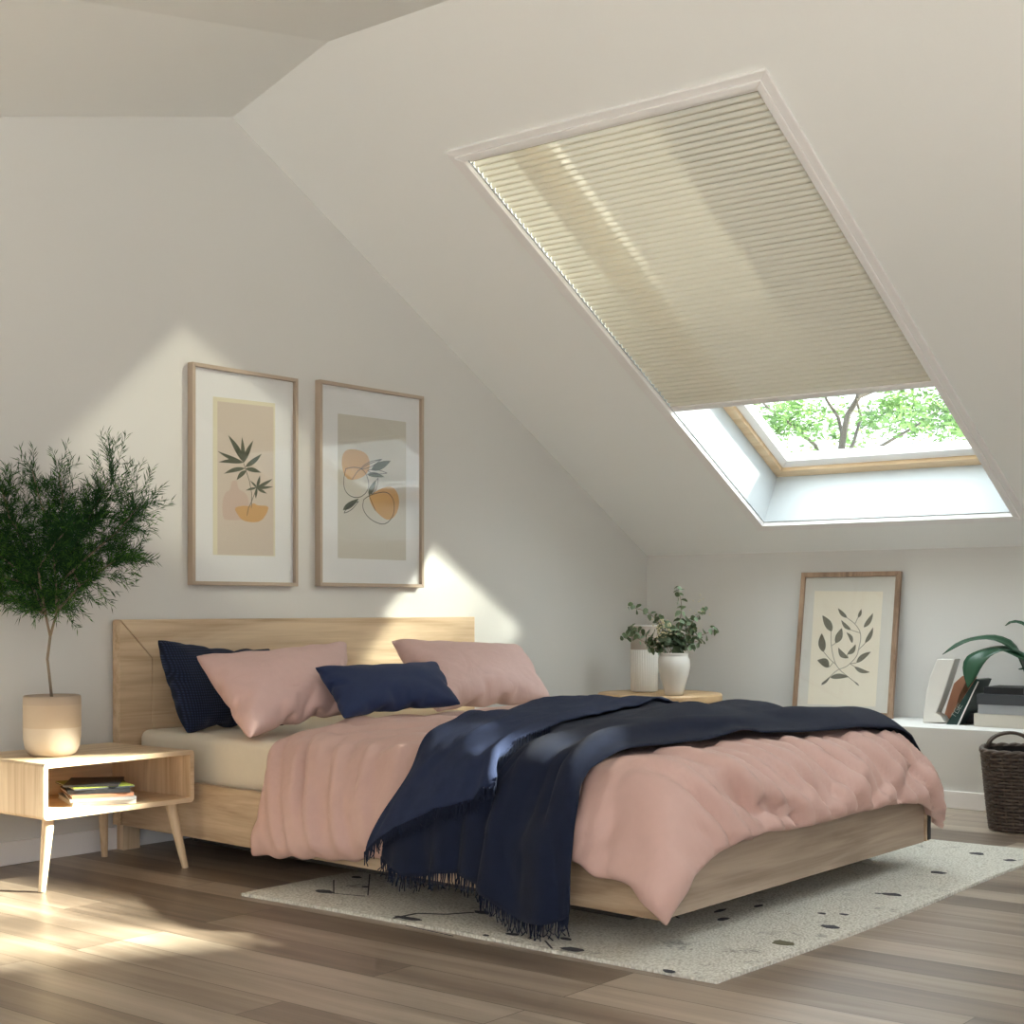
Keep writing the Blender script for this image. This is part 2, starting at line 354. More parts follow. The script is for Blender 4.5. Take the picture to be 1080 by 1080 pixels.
CLOTH_DUVET = (72, 62, 0.001, 7, [
3356,-2694,83,-1,-18,15,16,7,22,18,-1,19,21,-4,17,22,-6,14,18,1,19,7,3,23,16,3,7,26,-2,9,26,-2,6,27,-1,7,25,-1,6,26,3,7,26,0,4,26,-3,4,26,-3,5,26,-1,5,26,-4,2,26,-6,2,26,-4,2,27,5,2,28,3,2,28,0,1,28,0,0,27,-1,-2,29,-2,-3,28,0,-2,28,-1,-2,
29,-2,-1,28,0,-1,28,0,0,29,0,0,28,-1,0,29,0,0,29,0,1,28,-1,0,29,1,0,28,1,-1,29,1,0,28,2,0,29,2,0,29,3,1,29,2,0,30,1,-1,30,1,0,29,0,-1,29,1,1,28,0,1,28,-3,-1,28,0,0,29,2,0,28,3,-1,29,1,-2,27,-1,-2,27,-2,-2,27,1,-1,28,0,-2,27,1,-1,26,2,-3,27,
0,-3,26,2,-4,26,2,-5,26,0,-7,25,0,-10,25,1,-12,25,2,-13,24,6,-10,24,3,-11,21,-7,-2,10,-6,-25,24,-2,-13,22,9,-13,-22,6,13,4,2,7,-6,-26,-8,2,-5,-1,0,1,3,0,5,5,2,1,1,11,0,-16,8,-7,1,-2,2,6,-1,3,7,-2,7,5,1,3,2,2,-1,0,-2,3,1,-3,-10,-3,2,2,1,2,2,
0,1,5,3,2,10,0,1,6,-1,1,-11,1,0,-6,-1,0,0,-1,1,2,-1,0,4,0,0,5,2,0,1,0,1,1,1,-1,1,0,0,-1,0,0,-2,0,-1,-4,-1,1,-3,0,-1,-2,1,0,-1,-1,1,0,-1,-1,-1,0,1,-2,1,0,1,0,0,-2,1,-1,-1,1,-1,-1,-1,-1,-3,-1,-1,1,-1,0,3,-1,2,1,-1,1,-1,-3,0,-1,0,0,2,3,0,1,1,
0,1,1,1,1,1,0,4,1,1,4,0,0,4,0,1,-3,0,0,-3,0,0,-3,-3,1,-4,2,0,-1,-1,1,-3,1,1,-3,-1,0,-4,-3,0,-1,-3,2,3,0,1,-1,-1,2,2,0,-1,-2,-4,-8,-2,-16,11,18,22,-6,20,-1,3,-8,3,-7,14,21,-15,-5,-9,2,5,8,-7,-9,3,-1,-4,1,1,-5,1,6,-6,-3,8,8,3,1,16,1,1,-1,0,0,
-9,1,2,-4,-1,3,8,0,-4,-2,-3,-2,-19,-2,6,16,8,1,10,-3,0,2,-1,2,2,-1,-2,-7,0,2,-12,6,-1,6,-5,0,12,-6,1,8,-4,0,5,-4,2,0,-1,0,-3,3,2,-5,5,-1,-7,4,0,-7,3,0,-8,3,0,-9,0,0,-2,-2,-1,6,-4,1,5,-1,1,2,1,-1,-5,4,1,4,-4,1,-2,-1,-2,-3,7,1,0,0,2,-1,-1,0,
3,3,1,5,0,-1,3,-1,-2,9,-6,-2,9,-2,2,-2,-2,1,4,0,1,-4,0,1,-8,2,0,-10,4,0,-6,4,0,1,-1,0,8,-1,0,8,-1,1,4,-3,2,-2,0,1,0,0,0,-3,0,0,-3,4,1,-8,1,1,-9,3,2,1,0,1,7,0,-2,5,0,1,-5,0,2,-14,-7,0,3,-3,-5,32,4,6,-9,-3,5,-12,1,-9,16,-5,-8,21,17,-2,-2,2,
-9,-9,0,1,2,2,1,-1,2,1,4,-1,-1,1,3,1,2,-1,1,-12,2,1,-4,1,2,5,0,1,11,-4,-4,-11,0,1,-11,1,8,16,6,-1,8,-8,0,-3,2,2,-1,2,-3,-9,0,2,-7,5,-1,18,-11,-2,12,-10,1,1,-1,1,-3,4,2,-9,8,0,-12,6,-1,-12,1,-1,-7,0,1,-5,-1,1,1,1,2,6,0,1,12,-4,3,10,4,0,11,
-4,0,3,-5,1,6,-3,0,-2,8,-2,6,-10,-1,-6,8,-2,-18,7,2,-5,3,3,-3,-1,3,-10,-3,1,2,1,3,-3,-1,2,-2,1,-3,9,-1,-4,7,3,2,0,-6,1,13,-7,1,7,-4,0,2,-1,-1,-11,6,0,-14,8,2,-10,2,1,2,-1,-2,12,-1,0,10,-4,2,-4,1,2,1,-4,1,-4,1,0,3,3,-1,-5,3,1,-6,4,1,3,0,3,
-9,-3,-2,17,-1,0,-1,2,0,5,-3,4,-2,-6,-5,4,-4,1,-4,1,-18,0,-2,-2,24,17,-1,2,2,-5,1,1,-1,-2,1,-3,-3,0,0,-3,0,-1,0,0,0,-6,4,0,-3,3,1,-1,-1,2,13,-7,-3,-14,5,1,-7,0,5,11,4,-1,10,-6,1,-4,2,1,-5,2,-4,-8,-1,3,-1,4,-2,20,-16,-1,5,-5,5,-5,11,2,-9,9,
-2,-15,4,-4,-14,-3,-1,-4,-1,2,2,0,2,5,0,2,11,0,2,10,-3,0,10,-7,1,2,5,1,-4,1,3,-9,5,-1,6,-2,-3,6,-3,2,8,-8,-2,-21,14,1,16,-10,4,7,-8,-3,-12,11,1,1,-2,1,3,-2,1,-11,4,0,-2,5,1,-6,2,5,-9,-1,-1,11,-4,-3,-2,6,0,-7,3,1,4,-3,1,11,-6,-1,13,-5,0,1,
-2,-1,-11,7,2,-15,4,3,-6,-1,-2,8,1,0,10,-4,2,3,-2,4,3,-8,-1,-8,5,1,8,0,-3,-8,7,2,-10,3,-1,7,-1,2,-4,-2,1,11,-2,-6,6,-1,0,0,-1,-6,6,-10,1,2,-5,-5,-5,-4,10,18,20,-7,9,-2,-4,5,-3,1,0,1,-4,-3,1,-7,-7,5,-2,-4,1,0,-9,3,1,0,1,1,14,-7,-3,-19,7,3,
-1,-1,4,10,1,0,6,-4,0,0,0,0,-8,5,-2,-3,-2,3,0,3,-4,18,-19,3,1,5,4,-10,11,0,-10,4,-4,-17,-2,-1,-5,-2,2,5,3,2,7,2,2,9,0,0,10,-5,0,8,-6,0,3,-4,1,-2,3,1,2,-1,-1,-1,1,-1,-10,9,0,0,0,1,-9,2,2,0,-2,2,-3,3,-1,3,-2,3,18,-11,-2,1,0,0,-3,3,0,4,-4,1,1,
-2,-2,-7,8,0,-4,4,1,-7,3,4,-10,1,-1,14,-6,-1,-3,5,0,-1,1,1,-8,1,2,9,-6,-3,2,2,1,12,-8,0,-4,1,1,-14,9,2,-8,-1,-1,5,1,0,4,-1,0,6,-1,6,7,-13,-3,-10,10,2,12,-8,-1,-7,6,-1,2,-1,0,-2,1,0,4,-1,3,-2,0,7,-9,-1,-1,1,-3,-24,12,-6,11,2,-3,4,18,19,4,1,
-1,-11,10,-5,3,1,0,3,1,0,-2,-1,1,-6,-5,4,-5,-5,5,0,-1,1,0,-6,3,1,3,0,1,1,0,0,0,-1,0,3,-1,1,-10,4,-1,4,-3,1,-4,2,-2,17,-15,5,-5,12,2,-9,7,-3,-9,0,-5,-15,-1,3,4,2,4,8,0,2,8,-2,1,8,-5,-1,7,-7,-2,4,-5,0,-2,1,2,-2,5,1,-1,2,-2,-13,8,-1,7,-2,1,1,
0,1,-4,3,-1,-5,1,0,-7,-1,3,22,-10,1,-8,5,-1,-8,5,7,20,-21,-5,-5,11,1,-1,1,-2,3,-3,0,0,0,0,1,-3,-1,-2,5,1,-5,4,5,-14,5,-1,14,-8,-2,-7,6,0,7,-3,1,-13,2,3,11,-5,-3,-11,7,1,13,-5,1,1,-3,0,-8,7,2,-8,2,-2,3,1,0,1,0,-1,8,-2,7,10,-16,-2,-11,15,1,9,
-8,-2,1,-1,2,-2,0,-4,3,-2,1,0,0,-2,1,-1,-6,-1,-1,3,-1,-1,-3,-1,0,-6,22,13,-5,6,-12,22,-2,9,2,1,-5,-2,1,2,-7,1,4,-3,1,2,-4,-4,3,-5,-5,6,-2,-6,5,2,5,-2,0,0,1,-1,-1,1,1,-5,1,0,4,-2,1,-7,2,0,14,-9,4,-7,8,1,-4,4,-4,-9,1,-3,-11,3,5,10,2,1,9,-2,1,
6,-4,1,6,-7,0,4,-7,-1,0,-3,1,-4,5,1,-3,4,-2,-2,0,-1,-8,5,2,4,-2,0,-7,4,-1,9,-5,1,-5,3,2,0,0,-1,12,-7,1,-4,3,1,-3,1,0,-1,1,-2,3,-1,4,8,-12,-2,-6,10,1,3,-4,0,2,-1,0,-1,2,0,1,-3,0,-1,2,-1,-2,2,3,-14,8,0,11,-7,-1,-7,6,1,7,-4,0,-11,3,2,10,-3,0,
-13,6,0,10,-5,1,1,-1,-2,-2,3,2,-7,3,-2,1,1,0,1,0,-1,4,0,5,10,-11,-2,4,-4,5,-7,5,-4,5,-4,-1,1,-1,2,-2,2,-2,0,-2,-3,2,-1,-6,-1,-1,0,-1,0,-7,30,-4,5,0,18,4,-2,1,-2,-1,1,-6,0,-1,5,1,-3,3,1,-1,-2,0,2,-3,-2,3,-2,-3,4,-2,-2,3,0,0,0,0,-1,1,0,-1,1,
0,-4,0,2,9,-6,2,-4,4,0,-2,3,-4,-11,1,0,-8,1,6,12,0,1,7,-2,0,4,-2,-1,4,-3,-2,3,-4,1,-1,-1,1,-3,2,1,-6,6,-1,-1,1,0,-4,2,1,6,-5,0,5,-4,-1,-4,4,1,-3,0,0,-4,2,1,8,-4,0,1,0,1,-4,4,0,-2,1,0,4,-2,0,-5,4,-1,6,-3,1,2,-4,0,-1,3,0,3,-4,0,-1,2,1,-2,1,
-1,-3,4,0,1,-2,-1,5,-4,2,-9,6,1,4,-3,-1,-5,4,2,7,-6,2,-5,2,0,3,0,0,-6,4,0,6,-6,0,-4,4,-1,2,-1,1,-3,1,0,-2,2,1,3,-2,0,8,-8,0,0,0,-2,3,-3,-3,-1,-2,-5,0,-4,-1,0,-2,0,2,6,-4,-2,-2,13,-2,1,-8,0,1,0,30,-3,15,-1,8,4,-1,2,-19,0,6,-2,1,0,2,1,0,3,-1,
-3,1,1,0,-4,0,2,-2,-2,3,-2,-3,3,-1,-1,1,0,0,1,0,-2,1,1,3,-2,0,-2,1,-1,-4,1,-2,-10,3,3,2,-3,5,13,-5,1,3,-6,-1,0,-1,0,-1,2,0,1,1,-1,1,2,-1,-2,4,2,-1,3,-1,-1,-1,0,-1,-2,0,2,-1,0,-1,1,0,1,-2,2,4,-6,-1,-3,2,2,0,1,1,-4,4,-1,2,1,-1,-4,2,0,3,-2,-1,
-1,1,0,2,-1,0,-4,4,-1,5,-3,1,0,0,1,1,-2,1,-1,1,-1,-2,1,0,2,-5,-1,-3,4,1,-3,1,0,3,-2,1,-1,1,1,3,-2,0,-3,3,1,3,-5,0,1,0,0,-1,1,1,-6,5,0,7,-6,1,-4,5,1,1,1,0,1,0,0,2,-2,-2,2,-3,-1,1,0,-2,1,-3,-6,2,-4,-5,-2,-3,-6,0,-5,8,-2,3,15,-1,9,-11,0,-2,5,
-1,-1,-7,26,0,17,-1,-3,-11,2,4,5,1,5,5,1,5,5,-2,-7,-6,4,4,-6,1,1,-2,0,1,-2,0,1,0,-1,2,-2,-2,3,0,-2,-1,0,0,-2,0,-2,1,1,-1,1,-1,-5,4,2,8,-7,1,7,-7,0,-1,2,0,1,-1,2,-3,1,0,1,-2,-1,-2,1,0,-2,2,1,-2,5,-1,-2,1,1,2,-2,0,0,1,0,0,0,-1,0,-1,1,-1,1,0,
1,-2,1,2,-1,0,2,-3,0,-4,5,1,-7,4,1,6,-3,-2,3,-4,0,-1,2,0,0,-1,0,0,1,0,0,-1,-1,-1,3,1,1,-2,-1,0,-1,0,1,1,0,-1,1,1,1,-2,0,0,1,0,-1,2,0,0,-1,0,-1,1,1,0,-1,0,-1,1,1,1,-2,0,0,-1,0,1,1,2,-4,3,1,2,-2,0,0,1,1,1,2,-1,1,1,0,1,0,-1,0,-2,-5,2,-3,4,-2,
3,3,0,2,-1,-1,0,-17,2,-11,-1,0,-6,21,-5,7,-2,0,1,2,25,12,-19,0,-3,1,2,-3,18,2,-3,16,-5,-11,-7,5,12,-2,1,3,-2,1,1,-3,2,0,-7,-2,4,1,1,-1,1,-1,-1,-1,0,-1,0,-3,1,1,0,0,-1,-3,2,2,6,-7,0,2,-1,0,-3,8,-1,5,-6,0,-2,2,1,2,-1,0,-3,0,0,0,-2,3,-4,5,-1,
0,-1,-1,1,0,0,1,0,0,-1,0,0,1,-1,1,0,0,-1,0,0,0,0,1,0,0,-2,0,-1,0,0,2,-5,0,-2,7,-1,-1,0,2,0,1,0,2,-4,0,-3,4,-1,3,-4,1,-1,3,0,1,-2,0,-1,2,0,0,1,0,0,-2,0,2,-1,0,1,-1,1,1,0,0,0,-1,-1,-1,3,0,-1,2,0,-2,1,0,0,-1,1,0,-1,1,-1,1,0,0,-1,0,1,-1,1,1,0,
1,-1,0,0,0,0,-1,0,1,-1,0,2,-1,1,0,-3,0,-2,-4,0,-2,5,-1,4,3,0,3,12,-5,2,-7,1,-2,-6,2,-3,2,-2,-2,10,26,17,-6,1,1,6,0,-5,-1,-1,-14,-23,2,9,-5,-4,2,1,-2,1,5,1,0,8,5,-1,8,4,-5,-2,0,1,-1,0,-1,0,-2,2,-2,0,1,1,-1,-1,1,1,-2,1,-1,2,0,-3,5,0,3,-4,0,
-1,3,0,3,-3,-2,2,-3,1,1,-1,2,-2,3,-1,-1,-2,0,-1,0,0,0,1,1,0,-1,0,2,2,0,0,-1,-1,1,1,0,-1,2,0,-1,0,-1,-1,-1,-1,2,-2,1,-1,1,1,2,-7,0,-1,5,0,-2,2,0,1,-1,0,1,-2,1,-2,3,-1,0,-1,0,-2,3,0,0,-1,0,2,-2,0,1,0,1,-1,0,0,1,1,0,-1,1,0,0,2,0,0,0,0,-1,0,-1,
-1,2,1,0,0,0,0,-2,1,1,-2,1,0,0,0,0,-1,-1,0,0,0,1,0,-1,0,-1,0,0,-1,-1,1,1,0,-1,-1,3,-2,3,-4,2,-1,-8,1,-6,5,-1,5,-2,0,1,10,-3,5,0,-1,-3,1,0,-1,-7,26,9,5,1,2,12,0,-1,-15,0,7,-4,1,-1,3,2,-7,6,0,-4,5,1,-2,-3,-1,2,0,0,0,0,1,0,1,0,-2,-1,1,-1,0,1,
1,-1,0,0,-1,-1,0,0,0,-1,1,0,-3,1,0,0,0,-1,0,-1,1,1,0,0,0,-1,1,-1,0,0,1,0,0,3,1,0,1,0,-2,1,0,-1,1,1,-1,-2,0,-1,4,-2,0,5,0,-1,0,0,1,-1,1,3,-3,-1,1,-4,-1,0,-1,0,0,0,1,1,-4,0,-1,2,1,0,1,1,-1,2,-1,-1,-1,0,-1,3,0,1,-2,0,1,-1,1,0,0,0,0,1,-1,0,1,0,
-2,0,0,-3,1,1,-2,1,-1,-2,4,0,2,0,1,4,-4,-1,1,-4,1,2,-1,0,0,0,0,0,0,0,1,0,-1,0,1,-1,-1,0,1,0,0,-1,1,-1,-3,-1,-2,-1,0,0,4,0,2,6,-2,4,-7,1,-1,-9,0,-6,8,0,6,-4,0,-3,1,-1,2,10,-3,1,6,26,-2,0,1,4,-11,0,3,-10,2,7,8,3,2,6,0,0,3,0,-3,-3,0,1,5,-2,-9,
-2,2,1,3,-2,-3,-3,1,1,0,1,0,0,0,1,-1,0,-1,0,2,-1,0,0,-2,-1,0,-2,0,0,0,1,-1,1,0,-1,1,1,-1,1,0,0,4,-2,3,-4,0,1,-2,-1,0,1,1,0,0,0,-2,4,1,-2,2,3,-2,-7,-1,-1,2,-2,2,5,0,0,0,-1,1,-3,-1,-1,-1,1,2,0,1,-1,2,0,0,0,0,1,-2,1,-1,2,-1,-1,0,0,1,2,0,0,-3,
1,1,0,0,1,0,-1,1,0,1,0,-2,-1,0,2,-1,-2,3,1,1,-5,1,-1,0,1,0,-2,0,-1,-3,-1,0,3,0,1,0,0,-1,2,0,0,2,0,0,0,0,0,-1,0,0,2,-1,1,-1,-2,0,-1,0,-1,1,2,0,2,-4,1,-2,-3,-1,-3,6,-1,3,13,-3,7,-12,3,-4,-10,0,-5,9,-1,6,-2,-1,-1,4,-1,1,23,26,-1,-4,1,1,-13,1,
2,-6,2,1,4,2,1,5,-1,-3,-6,2,4,4,-2,-5,-3,0,3,5,-2,-5,-8,2,5,1,1,-2,0,-1,1,0,0,-1,0,0,1,0,1,-1,-1,1,0,0,1,0,-1,0,0,0,1,-1,1,-2,1,0,-1,0,2,-1,-5,-1,-3,13,1,2,1,-3,7,-8,-1,2,-4,1,0,-5,-1,-4,3,-2,0,12,6,-2,-13,1,-2,-3,-3,2,7,-1,-2,-1,3,0,6,-1,
0,0,0,1,-2,-1,-1,0,1,0,1,-1,-1,0,0,1,0,0,0,-1,0,1,1,0,0,0,1,2,0,1,0,0,-4,-5,9,1,3,-5,0,5,-6,0,-4,8,0,1,-9,2,-1,-3,1,-1,2,0,-1,0,-1,0,1,0,0,2,0,0,-2,0,1,1,0,-1,0,-1,0,0,0,0,-1,2,-1,3,-4,1,-3,2,0,1,5,-2,8,-8,2,-6,-6,-1,-7,5,0,5,18,-4,9,-13,2,
-7,-10,1,-5,8,0,5,1,-1,2,-21,26,6,18,0,-3,1,3,2,22,1,-4,4,-4,-9,-13,5,7,1,-2,-3,-3,-2,-1,0,2,1,-11,1,9,6,1,-5,-2,0,2,-1,1,0,-1,1,0,1,0,-1,0,-2,-1,0,0,1,1,1,0,0,1,-1,-1,0,2,-1,1,0,1,-2,2,1,-1,0,6,-3,-11,-4,-1,14,1,-4,9,-2,0,2,-5,11,-8,1,5,
-11,0,-2,-5,-2,-1,13,3,0,-10,3,-3,-4,1,1,11,-1,-2,-3,-1,0,0,-1,-1,2,1,0,0,-1,0,0,0,0,0,0,0,1,0,-1,0,0,-1,2,0,-1,3,0,-4,3,1,-2,3,2,9,-10,-4,-3,7,0,-2,1,-1,6,-10,2,0,1,1,0,-2,0,0,-2,0,0,-3,1,-1,4,-1,0,-1,-1,1,1,0,-1,-1,0,1,1,1,0,-1,0,0,0,-1,
0,-1,8,-3,7,-9,2,-5,-2,-1,-3,10,0,11,-7,1,-3,-11,-2,-10,5,1,3,18,-3,10,-12,2,-6,-3,-1,-3,3,0,2,-7,27,12,-12,1,-1,8,-1,-4,14,-2,-8,-2,6,6,12,-4,-8,3,-3,-7,-7,6,9,-10,-2,4,7,2,-5,-2,1,3,-3,0,2,-1,2,0,0,0,0,-1,1,-1,0,0,1,1,-1,-3,0,-2,1,1,0,1,
1,1,-3,-1,1,-1,0,2,1,0,-3,8,0,-1,-2,8,-6,-17,-2,0,13,-5,5,6,3,-10,9,-5,7,0,-1,1,-10,0,7,-10,0,-1,10,1,1,-7,2,-3,-3,0,1,4,0,-2,3,0,0,0,-1,0,1,0,-1,0,0,1,0,1,0,0,0,1,-1,0,0,-2,0,0,-4,0,0,0,-2,-1,4,1,-5,7,2,3,-6,0,1,2,1,-2,3,-1,1,0,0,1,-3,0,1,
-3,0,0,0,-1,0,-1,0,0,0,0,0,0,-1,1,-1,1,-1,1,0,0,-3,1,0,3,0,0,1,-2,1,-2,11,-6,9,-4,2,-1,-9,2,-6,11,-2,9,-5,3,-2,-13,-1,-11,5,-1,3,15,-2,7,-11,1,-5,0,-1,0,6,27,5,-1,1,0,9,0,-2,-14,4,7,5,-6,-10,0,-2,-6,-7,7,11,-4,-3,-3,10,3,-3,1,0,1,-2,0,1,-5,
0,2,3,0,-4,1,1,-1,-3,2,6,0,-1,-1,0,0,-2,1,0,-1,2,-3,3,-1,-2,7,1,2,-3,-3,4,-7,-2,4,-4,0,-2,11,0,-1,-1,7,-6,-18,2,-2,9,-5,6,4,0,-9,1,-1,6,0,2,-2,3,-1,3,-7,0,0,5,0,1,-1,0,-1,1,0,0,0,0,0,0,0,0,0,0,0,1,1,0,0,-1,0,2,0,-1,3,0,-1,1,-1,3,-4,0,0,-7,
2,-1,-7,1,0,1,1,-1,5,0,0,-2,-1,0,-3,-1,0,2,0,1,2,0,0,3,0,0,0,1,0,0,-1,0,0,0,0,0,0,0,-1,0,1,0,0,-1,1,-2,0,-2,0,0,-1,-1,-2,1,0,3,1,7,-4,6,-3,1,2,-7,2,-5,10,-2,5,2,0,1,-15,1,-11,5,-2,4,7,0,4,-5,0,-3,-1,27,-8,13,0,0,-3,3,5,9,-5,-5,-5,1,2,-11,7,
13,-15,-6,-4,11,3,-2,4,1,-1,1,2,0,-14,-3,3,6,1,-3,3,1,0,3,-1,-3,1,-2,0,-3,3,6,-1,0,1,1,0,-4,1,-1,-1,3,-2,3,-2,-4,12,1,1,2,-2,4,-8,-7,11,-12,0,-2,12,2,-2,0,5,-3,-21,2,-4,3,1,2,3,-1,0,12,-1,-1,-3,0,0,0,0,0,-2,-1,0,2,0,0,0,0,0,1,0,0,1,0,0,0,0,
0,0,0,-1,3,0,-1,2,1,0,1,0,0,0,0,-2,2,0,2,-1,-1,3,-5,1,0,-9,1,-1,-3,1,-1,0,0,1,5,0,0,1,-1,0,2,0,0,-1,0,0,-1,0,0,0,0,0,0,0,1,-1,1,-1,3,-1,0,-3,0,1,3,-1,-1,0,-3,1,-2,1,0,-1,-5,-1,-5,4,3,5,13,-6,4,-9,3,0,-8,1,-3,6,-1,4,9,-2,4,-12,0,-9,3,-1,2,3,
0,1,9,26,-12,1,2,1,5,-3,-6,-4,0,2,-4,7,13,-20,-8,-2,15,6,3,5,1,-1,-1,1,2,-21,-5,4,8,5,-2,2,2,-2,2,-1,-5,-1,0,4,3,-2,-2,2,-1,-1,-1,1,7,-1,0,-1,0,1,1,1,0,-4,-1,-1,6,2,-5,6,0,-1,6,0,1,-4,-8,14,-15,0,-1,8,3,-4,5,3,1,-15,2,0,3,1,-3,-1,-1,-1,1,
-1,0,2,0,0,0,0,-1,0,0,0,2,0,0,0,0,0,0,0,0,0,0,0,0,1,0,-3,1,-1,-2,-1,0,-1,-1,1,2,0,-1,0,1,0,6,1,-1,2,-1,1,-1,1,0,-4,0,1,-1,0,0,-1,0,0,0,0,0,-1,0,0,0,0,0,1,0,1,0,0,0,0,1,-1,1,-1,0,4,1,-2,3,-2,4,-8,2,-1,3,-2,0,-1,-4,3,-1,4,-1,1,-11,0,-11,4,-1,
2,20,-4,10,-10,4,2,-11,-1,-6,4,-2,3,8,-1,4,-6,0,-5,2,-1,1,-5,27,-2,2,0,-3,7,-1,-5,-1,6,7,-18,-9,-6,13,8,4,8,1,-2,0,-1,1,-19,-5,5,6,4,3,2,2,-1,2,1,0,-1,0,0,2,-1,-5,0,1,1,2,-1,0,1,-1,0,-1,0,8,-2,1,-7,-1,0,4,4,-1,-7,-3,1,7,1,-3,4,3,-4,7,1,-1,
-2,-6,10,-11,0,0,4,2,-1,5,0,1,-4,2,0,-5,-1,-1,1,0,-2,0,-1,0,1,1,0,1,0,0,0,0,0,0,-1,0,0,1,0,0,0,0,0,0,0,0,0,0,-2,0,0,-1,1,1,0,1,-1,1,-1,0,-4,0,0,0,0,1,1,0,-1,0,0,0,0,0,0,0,0,0,0,0,0,1,0,0,1,1,1,0,0,-1,0,0,0,0,0,0,0,1,-1,-4,-1,1,6,2,-3,6,-1,
2,-3,2,0,1,-5,2,-6,-4,1,-3,9,-1,7,-10,3,-5,1,-1,3,21,-7,2,-13,4,1,-13,0,-9,7,-2,3,5,-1,3,-4,0,-2,7,27,5,3,0,-1,-6,3,1,-23,-6,-6,5,6,3,14,1,-4,5,-1,-5,-14,-1,4,-2,1,3,8,2,-1,3,-1,-1,0,0,1,-3,-1,5,0,1,1,1,0,-4,1,0,-3,1,0,0,-1,1,1,-1,0,6,0,1,
-11,1,1,-1,0,0,-1,0,1,5,0,-2,3,2,-5,7,2,-2,2,-2,5,-7,-2,0,-1,1,0,1,-1,0,-1,1,0,1,0,0,0,0,0,1,-1,0,0,1,0,0,0,0,0,1,0,1,-1,0,0,1,0,-1,-1,0,0,0,1,-1,1,0,-2,0,-1,-3,0,1,0,1,-1,1,0,0,1,0,0,1,-1,1,1,0,-1,-1,0,0,0,0,0,0,1,0,-1,0,1,1,-1,-1,1,0,1,0,
0,0,0,-2,0,0,0,1,1,0,0,-2,-1,-1,-3,1,1,1,0,-1,1,8,-3,6,-4,1,-2,-5,1,-4,5,-4,1,-9,2,-6,3,3,10,19,-5,0,-14,3,-1,-7,0,-6,6,-1,4,1,-1,0,-7,28,0,5,-1,-3,-13,-1,5,0,2,4,14,3,1,8,-1,-8,-8,1,2,-15,0,2,12,2,-7,7,1,-5,4,-2,1,-1,-1,0,-1,0,2,-4,1,5,0,
-1,0,-1,0,1,0,0,-3,0,1,-1,-1,0,2,-2,2,6,1,1,-7,2,-1,-6,0,0,-1,0,0,0,0,-2,1,-1,0,1,0,-1,4,1,0,3,-1,0,1,1,0,2,-1,0,-1,1,0,1,0,0,0,1,1,0,-1,-1,1,0,0,0,0,0,-1,0,0,0,0,0,0,1,0,0,0,-1,2,-1,1,-1,1,0,-3,0,0,1,0,0,1,1,-1,2,0,-1,2,-1,0,-3,0,2,0,0,0,
-2,1,0,-2,-1,1,1,1,-1,0,0,0,3,-2,1,-3,0,1,2,-1,1,0,-2,2,-2,0,0,-7,0,-1,2,-1,1,-1,1,3,2,-1,-2,1,10,-6,7,-2,-1,0,-3,1,-3,0,-5,-7,-7,1,-3,9,4,15,9,-2,-3,-13,1,-3,2,-2,-1,0,0,0,15,27,-12,-2,0,1,-14,1,6,0,4,5,5,-3,-6,-2,0,3,-22,-4,6,11,6,-1,10,
1,-5,6,-1,-9,0,1,0,1,-1,3,-3,1,3,-1,0,0,-3,0,5,-1,0,-2,0,0,3,0,-1,-1,0,1,-2,0,-1,0,-2,2,4,0,1,-2,1,0,-5,0,0,1,1,1,2,1,-2,2,-1,-1,1,0,0,0,0,0,1,0,-1,-1,0,0,1,0,1,1,0,-1,0,0,0,0,0,0,-1,1,0,0,-1,0,0,1,0,0,0,0,1,1,0,1,1,1,0,0,-2,4,-2,2,-2,-2,1,
-5,0,-1,1,0,0,-1,1,-1,-2,1,0,3,0,-1,0,0,1,-3,0,1,2,1,-1,1,0,0,-2,-1,1,3,0,-1,1,-1,1,-4,0,1,2,0,0,0,1,2,4,1,2,3,0,-2,2,0,-2,-1,1,0,-1,-3,1,-3,5,-3,0,-2,0,1,-1,1,-1,-2,-6,-12,-4,-1,-4,14,5,20,-6,-1,-7,-4,0,-2,1,-1,0,1,28,-15,-2,0,5,2,0,1,7,1,
-2,10,2,-4,-29,-6,8,18,4,0,7,-3,-1,-11,5,8,1,-1,-7,1,1,-1,-2,1,4,0,1,1,-2,-1,2,-1,0,1,1,0,0,-1,-1,0,-1,0,3,1,0,-2,0,0,-1,0,0,0,0,1,0,0,0,0,0,0,-1,0,0,0,-1,0,1,1,0,0,-1,-1,1,1,0,-1,0,1,1,0,-1,0,-1,0,0,1,1,0,0,-1,-1,1,1,1,-1,-1,-1,1,0,0,0,0,
1,0,-1,3,1,1,0,-1,-1,3,1,0,2,1,-1,1,-3,2,-5,-2,2,-8,1,-1,1,1,0,1,1,-1,-2,0,0,0,0,0,3,-1,0,0,0,0,-1,-1,0,3,1,0,-2,1,0,0,-1,0,-2,0,1,2,1,0,2,0,0,1,1,0,1,1,0,5,1,0,1,0,1,1,0,1,-2,-1,-1,-2,5,-5,-1,-7,2,-4,-8,0,-4,-5,-4,-9,11,2,9,14,1,10,-11,1,
-6,-2,0,-1,-14,28,-2,-6,1,1,-2,1,-1,19,-1,-9,-16,-1,7,17,5,2,-8,-1,1,13,3,-6,8,-2,-3,-18,-2,21,5,2,-11,2,-1,-2,2,-1,-1,1,-1,0,-3,1,3,0,0,0,0,0,-1,1,0,1,-1,0,3,1,1,0,0,0,-3,-1,-1,3,-1,0,0,1,0,-1,-1,0,-1,1,0,0,-1,0,1,1,0,-1,0,0,0,0,0,0,0,1,
